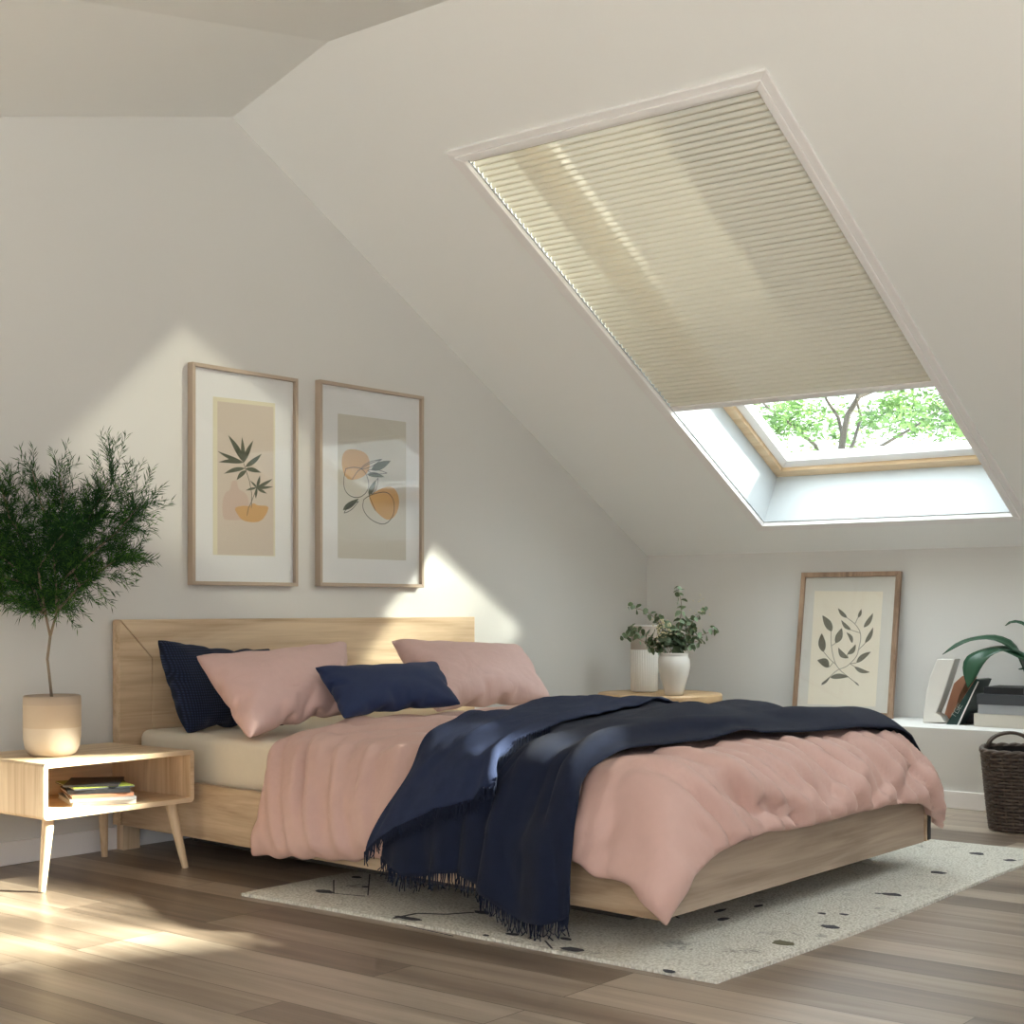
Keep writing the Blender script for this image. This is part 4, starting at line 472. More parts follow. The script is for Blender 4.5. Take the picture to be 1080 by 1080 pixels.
0,1,-2,-1,0,2,1,1,2,-1,0,0,1,-1,2,0,0,5,-3,-1,-12,4,1,7,-2,-1,8,0,-2,2,1,4,-8,-1,-1,-3,1,1,-1,6,-4,5,4,0,3,-5,2,-4,-18,-1,-8,8,-1,4,6,-1,4,-5,2,-6,7,0,4,-19,31,-5,15,0,-3,19,0,-3,6,0,-2,-7,0,1,2,-1,4,-20,0,10,2,1,-3,4,0,1,0,0,3,-3,0,2,-9,
-2,8,10,2,-10,-6,-3,9,9,3,-17,-9,4,7,9,-5,-8,0,0,5,-1,0,6,4,-1,-11,-5,2,7,0,0,-2,-2,-2,8,0,0,2,1,2,-5,0,2,-5,-1,0,5,0,1,-5,4,-3,-8,-1,2,7,2,-1,4,0,0,1,-2,-2,-8,0,1,5,-1,1,0,-1,0,-3,0,0,-1,0,-1,-1,1,0,2,0,-1,-3,-2,0,7,2,1,-2,-2,0,1,1,0,0,0,
0,4,0,0,1,1,0,-7,1,-1,-2,2,0,1,-4,-1,-4,1,2,4,-1,1,0,0,0,1,0,0,-1,0,0,-1,1,0,4,0,-1,6,-2,1,-11,2,-1,8,-4,-4,10,2,4,-6,-2,1,-14,-1,0,-3,1,1,1,-4,-5,-1,1,0,1,5,2,7,-11,-2,-4,9,1,4,6,-2,6,-10,3,-9,19,-7,14,-9,4,-6,2,31,7,-11,0,-1,-9,0,-3,3,0,
-6,12,0,-4,10,0,-2,6,-2,-1,-7,1,7,6,1,-4,-2,-1,1,-9,1,5,-3,0,4,-7,-3,8,4,4,-7,-2,-6,10,7,6,-17,-3,4,2,5,-5,-6,2,-2,10,-2,2,-1,1,-1,-5,-1,1,1,0,0,1,-1,1,1,0,-1,3,0,0,-1,0,0,-2,0,0,-1,-2,-1,-3,3,-1,-1,0,2,5,1,-1,4,1,0,1,-1,-1,-9,-1,1,5,-1,1,
-2,0,0,-2,0,-1,-3,0,-2,-3,2,1,6,1,0,-3,0,-2,-5,-3,3,5,0,-1,-2,2,0,5,-1,2,1,-1,-3,0,0,2,-1,-1,0,-2,1,0,5,0,1,2,0,0,0,-1,0,-2,1,1,-2,-1,-2,3,0,0,5,0,2,-8,-1,-3,6,-3,-5,5,4,7,-11,-1,-3,-5,-1,0,4,1,2,1,0,1,0,4,2,5,0,-3,6,-12,-1,-11,10,1,2,1,-4,
5,-10,5,-10,15,-2,10,2,-4,8,-5,1,-2,12,31,0,0,0,4,4,-1,2,-11,1,1,-8,0,-2,-17,0,-2,8,0,-3,8,-1,-3,-3,1,3,14,2,-10,11,-4,-1,-7,0,4,-9,3,5,-2,-5,4,-4,5,2,1,-5,6,2,5,-11,0,2,2,2,-2,-6,1,-2,5,0,1,-3,-1,1,0,0,1,-2,1,-1,-3,0,-1,-1,-1,-1,0,1,1,4,0,
0,3,-1,1,3,-2,-1,-8,1,-2,1,0,3,2,1,0,3,1,-1,0,-1,-1,-4,2,1,5,-2,0,-3,0,0,-1,0,0,0,-1,-1,-1,1,-1,1,0,1,-3,1,0,0,0,-1,-1,-1,0,1,0,-2,-2,-1,0,6,-1,2,0,-1,-1,2,2,1,4,1,1,0,-1,1,-2,1,1,-2,-2,-3,6,0,1,1,0,1,-7,0,-2,4,-2,-3,5,3,6,-11,1,-2,-1,-2,
-4,8,1,2,-2,0,0,-2,0,2,1,-1,-4,6,-2,4,-5,6,1,0,-7,-6,0,0,4,-4,13,0,7,2,-11,18,-3,10,-8,1,-1,-2,-3,31,-14,9,0,3,10,-1,4,-5,1,6,6,-1,3,-1,1,4,-14,0,1,-6,0,-3,0,0,-3,-12,2,4,14,3,-13,11,-4,-4,10,-5,-2,-13,6,10,-1,-2,1,-5,-1,8,-1,-3,5,1,4,-8,0,
0,0,0,0,-3,1,0,1,1,0,-4,0,1,-1,1,1,1,-1,0,2,0,1,0,0,0,-4,-1,-1,-1,3,-3,2,-2,2,6,-2,0,-8,0,-2,-3,-1,0,1,1,3,8,2,-2,-3,-1,1,-1,0,-1,1,1,0,1,-1,0,0,1,-1,0,1,0,0,-3,-3,10,1,2,-16,0,3,7,0,-2,-5,-3,-1,9,2,1,-6,0,-1,5,-1,0,-1,1,2,-5,0,0,-1,1,0,4,
-2,-3,10,0,2,-3,1,2,-4,0,0,1,-3,-3,6,3,5,-10,2,2,4,-5,-8,12,-3,4,-17,4,2,2,1,-8,9,1,-3,3,1,7,-8,0,1,-4,-10,-6,0,7,3,4,6,2,-2,0,-22,26,5,17,-11,-23,-1,-13,14,-1,16,1,32,-8,-5,-1,-2,-5,-1,0,15,0,-3,2,1,4,4,-2,2,-4,2,8,7,-2,2,-9,3,0,4,-1,-4,
-22,3,7,8,4,-10,-1,1,1,16,-7,-7,0,-1,0,-3,0,2,-5,0,10,-3,-3,8,1,2,-4,-1,1,-2,0,0,-4,1,0,-2,1,0,0,-1,0,2,0,1,2,1,-1,5,0,-2,2,0,1,0,0,1,-7,2,-2,-3,-2,2,2,-2,1,-4,0,0,-2,1,-2,-1,0,3,7,-1,-2,-6,1,1,2,0,-1,0,1,-1,0,0,1,2,-1,0,6,-1,-2,3,1,0,-4,
-2,2,-10,-2,-1,9,2,0,-10,0,1,1,1,0,1,1,0,-1,-1,1,4,0,-1,7,-2,-3,5,0,0,-2,1,4,-6,0,0,0,-2,-5,8,2,5,-11,3,2,5,-6,-8,11,-4,6,-21,7,2,15,0,-6,7,-1,5,-10,0,-1,-6,2,-1,-1,-7,-6,1,2,1,3,4,7,-3,-6,-29,29,6,21,-20,-17,-2,-16,9,4,2,1,-7,22,-1,31,6,6,
0,-3,-2,1,-4,-1,-2,-4,-6,1,-5,3,0,-3,10,-1,1,-11,2,6,13,-5,1,-8,4,4,10,-2,-3,-15,4,6,5,2,-7,-4,2,4,2,0,-1,2,-3,-1,2,-3,-3,-2,0,4,-3,-2,9,1,-1,3,0,2,0,0,2,-5,1,0,-9,-1,0,0,1,-1,1,0,-1,-1,0,0,4,0,1,1,-1,0,2,1,-2,-5,4,-1,5,-3,2,-3,-1,1,1,-2,0,
-3,1,0,1,0,0,2,1,0,0,0,0,-3,-1,0,1,-2,-2,7,-1,-2,4,4,4,-5,2,-6,9,0,-3,1,-3,6,-16,-1,4,-3,0,0,2,-1,-2,-3,-1,-4,11,0,-2,6,-1,0,0,1,3,-4,2,4,-4,1,-1,3,-2,-1,-3,-1,-1,-13,1,3,9,-6,-9,11,0,6,-15,8,-2,19,-1,0,-2,0,7,-8,0,1,-1,0,0,0,-8,-8,-6,-3,
-4,0,12,8,4,-12,-26,23,9,27,-15,-21,-5,-16,2,-4,0,15,-6,23,5,10,-9,12,31,3,-4,0,5,-13,0,0,4,0,0,7,-1,-5,-1,1,-6,-2,0,-7,-3,1,0,-10,2,6,12,-3,-3,-2,1,3,3,-2,2,-3,1,2,1,1,-1,1,0,0,1,0,-2,1,0,-2,1,-2,-2,0,0,2,-1,-1,7,-2,-1,8,0,-1,5,-1,1,-2,1,
2,-12,0,2,-8,1,-3,-3,-1,-1,0,-2,2,2,1,0,0,-1,1,4,-1,1,2,6,-3,8,-3,1,-10,1,0,6,0,0,-2,0,0,5,-1,0,2,0,0,0,2,0,-6,1,0,-8,-3,2,5,0,-4,-2,0,0,5,0,-2,4,3,-2,8,-2,3,-6,-3,3,-6,-3,-3,9,2,3,-7,1,1,-3,-1,0,-3,-1,0,0,-1,-2,-3,-1,0,-5,-4,-7,4,1,7,15,
-2,-6,6,3,6,-10,6,-3,8,1,4,-6,0,2,-4,-2,0,-3,-2,-1,-2,-12,-10,-7,-2,-3,6,16,12,7,-11,-22,10,13,22,-9,-19,-2,-12,17,8,12,4,-18,24,-8,-11,-3,-7,-3,-2,1,31,-7,7,0,2,5,-1,5,-6,1,3,-6,1,3,1,0,0,2,0,-3,4,1,-5,0,2,-4,-7,1,4,0,1,-1,1,0,-1,-1,-2,1,
-1,-3,2,1,-1,0,0,0,0,2,0,-1,1,-1,-1,2,-2,-5,1,-1,-1,0,0,2,-3,2,7,0,-1,9,-1,-2,6,-1,1,-4,-1,6,-6,0,1,-3,1,-4,-5,-1,1,1,1,1,3,-1,-1,-2,-3,1,-2,3,-1,6,0,-1,-3,1,-1,1,1,1,1,0,0,2,-2,1,2,-1,1,2,1,-1,-6,3,-1,-12,0,-2,-2,-1,-2,0,-3,1,2,0,1,3,1,-4,
16,-1,2,2,2,3,-9,-1,1,-3,-2,-1,-1,0,1,-1,-1,-2,-3,-2,0,-4,-2,-2,8,1,4,10,0,-2,-3,1,2,-7,2,-1,0,-1,2,-3,0,-2,-3,-1,-2,-1,-4,-6,-2,-8,-7,-3,2,2,9,11,14,5,-12,-18,9,10,14,-6,-7,2,-9,15,2,10,-4,-21,21,-2,7,-2,-4,7,-10,-8,-28,9,-16,34,-3,20,-11,
-3,-10,7,-10,15,-1,3,8,0,3,2,1,4,0,1,4,-10,0,3,-3,1,0,-1,1,-2,-1,1,-1,-2,2,0,-2,-2,1,0,0,2,0,-3,0,2,-1,-1,0,0,0,-1,2,-1,0,0,0,1,-1,-5,3,-4,-4,1,-3,-3,-2,1,3,-1,3,7,-1,2,10,-2,-3,5,2,0,-5,0,1,0,0,-1,1,-1,0,-2,0,-1,-2,0,0,0,0,0,4,0,1,-2,-1,0,
0,1,0,0,0,2,-1,0,1,2,-2,1,3,-2,1,2,2,-1,-4,0,3,-2,0,0,-5,2,0,-1,-1,-2,-2,0,0,-3,1,-3,4,0,1,-2,0,0,1,0,0,-1,-1,-1,0,0,1,0,0,1,8,-1,-1,0,3,1,-10,0,-2,-5,-2,-2,-4,-3,0,-1,-2,-2,-1,-3,-2,0,-3,-5,-2,1,1,3,5,4,10,7,8,6,-10,-16,10,6,9,-7,-5,6,-9,
9,-5,9,-1,-19,16,2,7,-3,0,11,-9,-3,-16,19,-13,-6,-1,25,17,3,-37,7,-21,21,-1,6,-9,4,-4,0,1,-1,4,1,0,2,2,0,4,0,3,1,0,5,-4,-1,5,-4,1,2,-1,-1,0,-1,2,1,0,-1,-1,1,-1,-1,1,-1,0,1,-1,-3,1,0,-3,-2,2,0,-3,2,2,-1,1,0,2,-2,-1,2,-2,-1,0,-1,-1,1,-4,-2,1,
1,2,-3,3,7,0,0,6,-2,0,-3,0,-1,0,0,0,0,0,-1,2,0,0,0,0,0,1,0,0,-1,0,0,-2,0,0,-2,0,1,-1,0,0,-1,-1,2,1,-1,2,1,0,1,0,0,0,1,1,1,0,1,-2,0,1,-2,-3,0,-1,0,0,-1,0,0,0,0,0,0,0,1,0,-1,0,0,2,0,-2,-2,1,-1,-3,-2,-1,0,0,1,-1,1,1,1,-1,1,0,-1,1,0,0,1,1,1,0,
5,1,-2,7,2,-3,6,-3,-7,2,5,8,-8,0,2,-3,3,-9,9,-1,-7,4,4,6,-4,-12,5,-9,-5,-16,17,-13,-4,0,-6,6,-18,3350,-2695,117,0,-9,23,18,-1,20,24,-12,19,27,5,17,19,20,8,27,0,16,4,-10,20,20,-3,15,25,-14,4,32,7,10,25,14,-1,28,10,0,30,-3,10,23,-17,9,23,-10,
6,31,6,6,29,6,-3,22,-9,0,19,9,-11,29,-3,13,31,1,4,31,0,0,31,0,-1,30,0,-3,29,5,-7,25,3,-16,31,-3,2,26,-7,12,27,-2,5,27,9,-11,31,2,-4,29,-4,6,26,2,3,30,3,-8,31,-2,0,26,-8,14,30,-10,3,29,3,0,27,-10,3,27,13,-2,28,11,-5,31,1,1,31,5,-4,29,-12,9,
31,8,-7,28,11,-13,32,-1,-1,30,-2,0,21,-11,19,27,-9,5,25,17,-4,31,7,-7,31,0,-4,30,-4,3,28,-10,5,28,7,-10,25,-7,3,30,-7,-3,27,2,-4,25,-2,-3,26,15,-9,29,3,-10,28,-13,-7,28,-8,-12,16,23,-17,23,11,-14,28,3,-14,14,-7,-16,1,-1,-21,32,3,-14,-15,7,
22,9,0,1,-10,-5,3,-3,6,1,-1,1,-1,4,2,-1,1,3,0,20,-4,-4,-13,-6,4,3,23,-7,-6,-9,2,5,-12,8,0,0,5,-5,-9,-3,-1,12,-10,8,21,-4,-2,-11,3,-8,-16,4,0,24,-16,11,-5,9,2,4,-16,-1,-3,-5,0,1,-3,0,0,0,1,2,4,0,-6,10,5,-8,21,-4,4,1,-1,-1,-7,1,12,-11,3,-8,
13,0,-1,7,-2,-3,0,1,2,-4,2,-4,7,-1,7,-3,5,6,-18,0,8,-6,-2,-10,11,0,-3,5,2,-22,7,-1,-1,3,-4,15,-6,1,0,-1,-1,9,-3,0,-4,1,4,-10,8,-2,-4,0,-1,4,0,10,13,-22,-1,1,3,-4,-23,19,-4,6,4,0,-2,0,-2,9,-3,2,13,-9,2,-15,8,3,12,-12,0,1,-2,0,-13,9,4,-9,-1,
1,-6,3,-3,10,2,-7,-7,1,-1,25,-5,11,-11,-1,3,-18,-2,-6,-6,3,-7,1,-6,13,28,1,-8,-2,2,-15,19,18,-6,-5,2,3,-10,2,1,9,-1,-1,3,1,2,-11,8,-1,-9,-2,0,4,-4,16,9,-5,-3,-2,10,-4,-7,0,-2,14,-3,-1,-17,4,-1,12,-10,8,15,3,-3,-16,6,-5,-3,-6,5,23,-9,8,-19,
17,0,-2,1,-1,-3,3,1,6,0,0,0,2,-1,-3,1,-2,-3,-1,-2,-10,-3,-1,11,-6,1,1,1,6,7,-3,1,-3,5,-2,-9,1,-2,9,-2,2,-4,-1,3,-5,-1,-1,1,2,-1,-5,8,-4,10,-3,1,9,-1,6,2,-15,5,11,-8,-1,-2,3,0,-22,11,-2,-6,7,-2,2,0,3,8,-10,-4,4,8,1,-3,-1,0,-1,0,-1,1,0,0,-1,
2,5,8,-9,6,-1,-9,-5,-16,15,-3,13,0,2,-9,-2,-3,-1,5,-1,12,-4,3,-6,3,1,0,-1,4,12,-13,-1,-2,8,1,-24,4,0,-2,1,4,19,0,-2,-15,3,0,1,1,2,12,-3,-2,-15,-6,1,27,0,4,-5,-1,-7,-19,10,3,25,17,8,-2,-5,-12,4,5,-13,-14,6,-2,-15,2,2,-9,2,0,7,1,5,16,-1,0,
-12,1,-2,9,0,2,4,-1,0,-12,3,-1,13,-10,6,2,7,0,-5,3,1,-5,0,0,16,-8,3,-18,8,-1,9,-3,1,-3,2,0,6,-1,0,-5,2,-1,-9,3,-3,7,-2,-3,-11,0,1,21,-5,2,-1,2,3,-4,-2,0,2,0,2,-4,3,2,3,-1,0,-16,3,1,13,-4,-2,3,0,-1,7,-3,1,-2,-4,2,-6,9,-3,-13,4,-1,5,2,1,7,-6,
5,10,-10,4,3,-5,0,-23,11,-5,3,5,0,-9,1,3,2,-4,-6,14,4,2,1,-2,1,-9,2,-2,8,0,0,-4,2,3,3,-5,5,7,-10,-3,-19,13,-1,14,-4,3,-7,-2,-1,0,4,-1,2,0,1,2,-1,1,-2,-1,4,10,-12,-6,-2,10,1,-24,3,4,0,-2,3,-2,2,1,-4,0,1,1,2,-10,35,-7,9,-5,0,-16,-16,-1,-1,16,
-6,29,23,1,-4,4,8,0,-1,0,-11,-1,4,-22,-5,10,-4,-12,3,0,3,0,-1,0,1,3,4,0,6,-13,3,2,10,-4,-6,0,-2,3,-2,4,0,2,1,0,-7,1,-2,9,-7,5,-8,5,0,11,-2,2,-4,3,-1,2,-1,1,-8,2,-1,-11,2,-4,20,-8,-3,-19,2,4,24,-3,3,-7,5,0,-10,3,0,8,-2,1,0,0,0,-7,1,1,7,-1,
-3,-7,3,1,4,-1,1,2,-1,0,-4,0,1,6,-2,-1,-13,2,1,10,-3,1,-3,4,-1,4,-1,1,0,-1,3,6,-5,0,7,-6,1,-23,11,0,6,1,-4,5,-5,3,-12,6,-2,12,0,2,4,-3,1,-16,5,-2,15,-3,1,3,-3,1,-15,2,2,19,-9,0,-20,11,-1,14,-6,3,-13,2,-1,4,2,-1,4,0,0,-2,1,0,1,-2,10,10,-14,
-6,-8,12,-2,6,-6,-2,2,-1,-3,2,-2,3,-5,4,7,0,1,-14,-1,-1,-4,-7,-1,-1,19,-18,4,30,11,-3,1,1,-4,1,-1,1,-1,1,7,-1,-1,-9,-2,6,-6,-12,7,-2,-8,4,2,8,-2,0,4,-3,2,-8,6,3,0,0,1,-1,1,0,-1,0,-2,-2,-1,3,5,-1,1,2,1,2,-3,2,-1,-1,2,2,-2,1,-4,-7,1,-4,22,
-12,2,-26,9,7,13,-2,0,-3,0,-2,-3,1,-1,10,-4,1,-6,3,0,-5,0,0,6,-1,-1,-8,3,4,20,-10,-4,-16,10,0,5,0,1,3,-2,1,-4,0,2,6,-3,1,2,-2,-2,-2,1,1,-9,4,-1,6,-1,-1,-2,1,7,8,-9,-2,2,2,-6,6,-8,5,-18,14,-2,7,-4,0,-6,4,0,4,-1,1,3,-3,1,-14,5,-2,5,0,4,12,-7,
1,-22,6,-1,19,-6,1,-15,7,0,15,-5,0,-13,4,-1,4,1,0,2,0,0,2,1,0,5,-3,5,5,-6,0,-6,3,-3,8,-6,5,-8,5,-17,14,-12,-5,0,-3,0,-7,-4,8,6,-5,6,-7,17,-10,28,17,-1,-5,-3,11,0,-1,4,4,0,-6,2,1,4,0,-1,-6,-3,4,-4,-5,6,-1,-2,2,0,-6,4,0,0,0,4,0,2,0,-2,0,1,0,
-1,2,7,-3,0,-1,1,1,-2,2,0,-1,1,1,0,1,-5,-9,3,-1,16,-7,5,-11,8,0,10,-8,-2,4,-3,2,-13,5,2,1,-2,0,-2,1,-1,-3,0,0,6,-1,1,-4,0,1,6,-2,0,-4,4,2,12,-9,-4,-9,8,0,-1,-1,1,1,0,1,7,-4,1,-7,4,0,4,-3,-2,4,-2,0,-7,5,-1,6,-3,0,-1,1,3,5,-5,2,-1,2,0,1,-6,1,
-9,8,-2,4,0,-1,-3,1,0,0,0,0,2,-2,1,-6,4,-2,0,1,3,10,-7,2,-17,7,0,10,-3,-1,-6,3,2,8,-3,0,-10,5,-1,2,0,0,-1,1,-1,2,-1,4,10,-8,-1,6,-4,6,-9,4,-13,10,-10,0,1,0,2,-2,0,2,-3,2,-16,6,-1,-1,0,-11,-22,18,23,7,-1,-8,3,4,-4,9,3,-3,12,3,-1,-4,2,2,-2,1,
2,2,30,13,2,-3,-1,-2,-4,-4,0,-3,-1,-4,8,3,2,3,1,1,-5,2,6,26,0,14,1,2,-7,2,6,-9,-1,2,1,0,-2,-2,2,0,0,1,1,3,29,11,-6,2,-2,-6,-1,-2,-3,-1,-2,15,-2,-3,8,1,6,-10,3,-5,13,26,-17,-5,5,14,1,-1,5,1,0,5,-2,0,1,-3,1,1,-2,1,-1,0,32,7,6,-4,4,11,-6,5,2,
-4,1,-20,9,0,5,1,-4,7,0,-1,-11,24,18,4,6,-14,-3,0,-1,17,-1,-6,0,1,5,0,1,3,-1,1,2,3,30,8,-10,-2,-6,-7,0,-3,4,0,2,26,-5,15,-1,1,1,6,-12,6,5,29,18,-12,-2,0,4,0,-10,-7,2,1,1,0,-2,4,0,0,2,1,0,2,29,5,0,1,-1,0,1,0,-9,-1,-3,-3,-4,-7,22,-8,18,-3,10,
-3,5,29,2,-5,-1,9,2,-1,3,-2,-2,-3,1,-2,-3,-2,0,-2,0,1,0,1,31,0,5,-1,4,-8,1,-2,4,0,1,-9,-4,-10,-9,-4,-14,7,3,9,-6,24,8,12,6,-9,3,0,4,4,0,2,-7,-1,2,-9,-5,-2,1,3,-1,-3,31,1,4,0,1,8,-1,2,-11,1,-2,2,-2,-1,-5,0,-8,0,-3,7,8,27,5,3,0,0,-1,4,-5,-28,
-8,3,-3,3,3,20,5,-4,9,-4,-7,-1,32,3,-4,-1,-3,0,-2,0,15,0,5,-11,2,-2,0,0,-2,0,1,3,8,26,-7,-11,-2,6,-13,-7,4,23,12,-4,14,-6,-14,-4,4,4,-12,5,9,8,29,6,-8,2,-2,0,1,0,-7,-2,-4,13,0,4,-4,2,0,2,-4,-16,-14,31,13,-15,-5,-1,27,1,-14,22,-9,-13,-2,11,
10,-9,2,4,-2,0,0,3,26,-5,11,0,10,-10,3,-1,-4,3,0,-3,-1,-2,7,-1,3,-3,1,-3,-3,29,12,13,-8,-16,1,-2,-5,-18,13,14,-3,0,1,3,-1,-2,2,0,-1,0,27,-2,-4,1,-4,17,-1,8,-3,0,2,-11,5,1,1,-1,0,0,1,1,9,16,-21,14,5,6,-16,12,19,-2,-1,-1,-1,0,-1,-4,0,1,0,-1,
-2,2,33,1,-4,-3,-2,-7,0,-4,12,-4,0,8,1,7,-11,4,9,5,-7,11,15,25,-19,-8,5,9,-3,1,1,1,0,2,-4,0,3,-3,-1,0,9,0,-1,3,36,2,0,-1,2,-5,-3,-4,3,-1,2,0,-6,-8,7,-6,-5,-9,2,-2,-6,30,6,8,1,-16,0,0,2,-2,1,2,-6,-2,0,18,-1,-5,-13,2,6,0,35,2,5,-1,1,-2,0,-1,
-8,-2,-5,8,-3,3,-9,-1,-10,5,2,3,3,32,6,-3,0,-3,-3,0,0,-9,-3,-1,17,-1,-8,-8,4,4,1,0,-1,0,30,3,0,1,-4,9,-2,3,-5,2,-1,-6,-2,-5,13,0,2,-10,-2,18,-3,28,-6,0,3,10,-3,-2,-1,8,-1,-2,-5,2,4,4,2,-4,-1,0,-3,0,32,1,1,-3,-1,-7,1,-2,11,0,3,-6,1,-3,2,0,
-1,3,0,7,16,28,-10,-1,2,4,-8,-1,0,-10,1,5,8,0,-5,-15,-1,6,4,-2,-2,5,31,6,-5,0,-4,6,0,1,-4,-1,-1,4,1,1,-7,1,-2,0,0,-1,3,27,-17,-6,4,8,5,0,1,6,1,-1,1,0,-1,5,-5,1,3,1,3,0,31,1,2,0,2,-4,-1,-3,-1,1,-1,5,-1,3,-2,1,1,-3,1,-5,-19,31,-2,-10,-2,4,23,
-1,-6,-1,4,-2,-2,1,4,4,2,-2,-2,1,-1,-4,33,4,10,-2,0,-4,0,-3,4,-1,2,5,-2,4,-14,3,0,2,2,-12,-1,26,15,21,-5,-16,-18,7,5,6,1,-2,-12,4,5,6,2,-4,-4,2,2,8,28,7,-10,4,-4,10,-1,3,3,-5,2,-25,4,-6,12,1,2,7,-4,-12,23,24,-14,-9,7,14,5,0,-3,-8,0,3,2,0,
-2,-9,1,5,6,2,-3,1,27,1,4,1,7,-2,1,-1,-17,3,-6,17,1,2,2,-6,7,1,-5,13,1,31,-10,-3,-2,-4,-13,0,0,-3,1,1,-5,0,5,1,0,2,1,-1,5,5,25,3,-3,-1,0,-1,0,1,0,9,3,1,-2,2,7,-10,8,-6,6,-21,-15,30,1,3,1,-11,-11,2,-2,17,-1,-7,11,-4,-5,4,-5,0,1,-6,4,4,30,2,
4,-1,0,4,-1,4,9,-5,0,-16,6,3,6,2,-7,-11,0,-11,15,29,-5,-3,3,9,9,-1,3,-26,2,7,-1,2,-3,13,6,-21,-3,0,-2,-9,31,-7,-2,-2,-1,-1,-1,-1,13,1,7,13,-7,-4,-19,8,2,7,2,4,-13,29,16,18,0,-12,-8,0,3,22,-4,-5,-17,7,5,-13,-5,9,11,14,-24,5,35,-2,2,0,3,-12,
-1,-1,-10,-6,-7,6,-1,-1,7,-2,-8,3,0,27,-2,29,-4,-1,3,-1,21,-2,-10,-13,0,4,19,-12,0,-11,5,10,-21,2,6,5,33,2,-5,0,-1,2,2,-1,2,0,1,-10,-3,-2,-1,-1,-3,3,0,-7,2,29,-24,-30,2,16,27,2,-6,-3,-1,3,-18,5,2,20,-5,-1,9,-11,14,3,28,-1,-1,1,-1,6,2,3,-11,
0,-3,8,1,1,1,-1,3,-6,-3,-14,-1,30,-16,-5,-1,7,-13,6,6,26,2,-4,-4,-2,4,-23,1,3,6,-4,0,0,30,-2,6,-1,0,-8,1,-1,5,1,0,4,-2,4,-9,2,-3,5,0,-1,14,29,5,16,-3,-5,-23,2,9,-4,5,-6,16,2,-4,-1,-1,0,-1,-3,-3,2,34,0,-6,-2,-2,14,-2,3,2,0,1,-17,2,-6,8,0,1,
4,-1,0,10,32,10,12,-5,-12,-1,-4,-3,-31,4,5,-3,-1,0,22,5,-8,0,2,3,0,33,5,1,1,-3,-9,-2,-6,0,-1,0,11,1,1,2,-1,1,0,0,2,-2,31,-22,-4,3,9,12,-6,1,12,-7,2,-11,6,-1,-17,2,6,4,3,-3,-1,31,-3,0,0,1,4,0,1,-1,1,-1,0,-1,1,-1,0,-1,1,1,5,-1,31,-13,-1,0,3,
-1,2,0,1,0,1,-1,-2,1,9,-2,0,-6,2,3,-1,31,-5,6,0,4,-2,0,0,-1,0,0,0,1,0,-2,1,-2,-4,-3,13,-5,31,3,0,-1,-2,0,0,3,1,1,0,2,0,1,-1,0,-1,3,0,-2,4,32,-1,-3,0,-1,-1,0,0,5,0,2,-2,0,-1,0,0,1,-1,-2,-1,12,33,5,5,-2,-3,-4,0,0,7,0,0,-8,0,-17,-6,0,3,-4,0,2,
3,31,0,0,0,0,0,0,-1,-3,0,-1,4,0,2,0,0,1,4,0,-1,-21,29,8,8,3,-16,5,-2,-3,-16,0,-1,18,0,14,4,1,-4,2,0,-2,-2,30,-3,4,1,2,0,0,1,0,1,0,-2,0,-1,7,-1,4,0,-2,3,3,31,2,5,0,-3,2,0,1,3,-1,3,-19,1,2,0,1,1,0,0,-2,4,31,2,-4,1,-1,1,1,0,1,0,-1,0,1,-1,6,-3,
8,-9,-11,18,10,31,-16,-11,2,11,11,-1,-7,4,0,3,0,-1,3,-13,0,3,2,1,0,0,31,0,2,0,0,0,0,0,0,1,1,2,0,1,2,-7,16,5,1,-1,17,30,-10,-21,4,8,2,-1,-2,1,-1,-5,8,-1,-1,-3,0,-4,7,-1,1,1,31,0,1,0,1,3,0,1,-4,0,-2,6,-2,7,2,-8,17,-15,3,-24,-4,31,3,-4,-4,6,
-6,4,2,4,-2,-6,17,2,-6,0,-4,2,-15,3,-3,3,33,1,3,-1,3,-7,1,-2,3,-1,1,7,-9,16,-5,0,-11,-12,4,-19,8,30,-3,1,-2,4,-20,0,8,9,1,1,-25,-1,-1,20,4,-4,-3,-1,4,4,31,3,-7,1,-2,3,0,1,6,-2,5,1,-10,13,-14,6,-21,0,4,-4,18,33,-15,5,-1,2,0,-2,3,-19,1,8,14,
-4,6,-23,1,0,8,3,-4,0,29,4,3,0,-2,0,3,0,10,-12,19,-10,5,-15,-22,0,-12,18,5,9,-4,34,-7,4,-2,-4,8,-1,-2,10,-1,-1,-3,2,2,3,-5,9,-10,-2,4,0,31,4,-3,2,-3,12,-12,16,-6,0,-3,-24,1,-16,10,6,1,14,-1,13,-5,32,7,4,-1,-2,1,0,-3,-4,0,-4,-1,0,-4,10,0,-3,
6,-5,6,-5,33,2,10,-7,11,3,-1,-2,-26,-7,-7,7,8,-3,12,6,-4,0,1,2,-2,31,0,-2,1,5,-2,-1,2,3,0,2,7,1,-1,-6,0,-4,1,0,-6,10,25,12,-1,3,-5,-29,-15,3,16,14,-10,3,5,-4,3,0,2,-5,-2,-11,20,31,-11,-8,0,1,-5,0,6,-13,1,4,-11,-2,4,13,2,2,5,-1,0,0,30,-4,
-18,-16,14,21,13,-7,-8,4,-6,8,0,1,2,0,1,1,0,-1,-9,32,-5,22,-1,-5,6,0,-3,2,-1,2,-3,1,3,-20,-1,4,-7,1,4,-10,21,6,10,3,-4,-5,6,-5,8,1,2,1,0,0,3,-1,1,-1,-4,12,-6,31,8,-12,0,-5,-1,0,-5,12,0,-6,19,-1,-2,6,0,0,1,-1,-1,-4,22,6,0,7,-4,8,2,-3,-1,1,0,
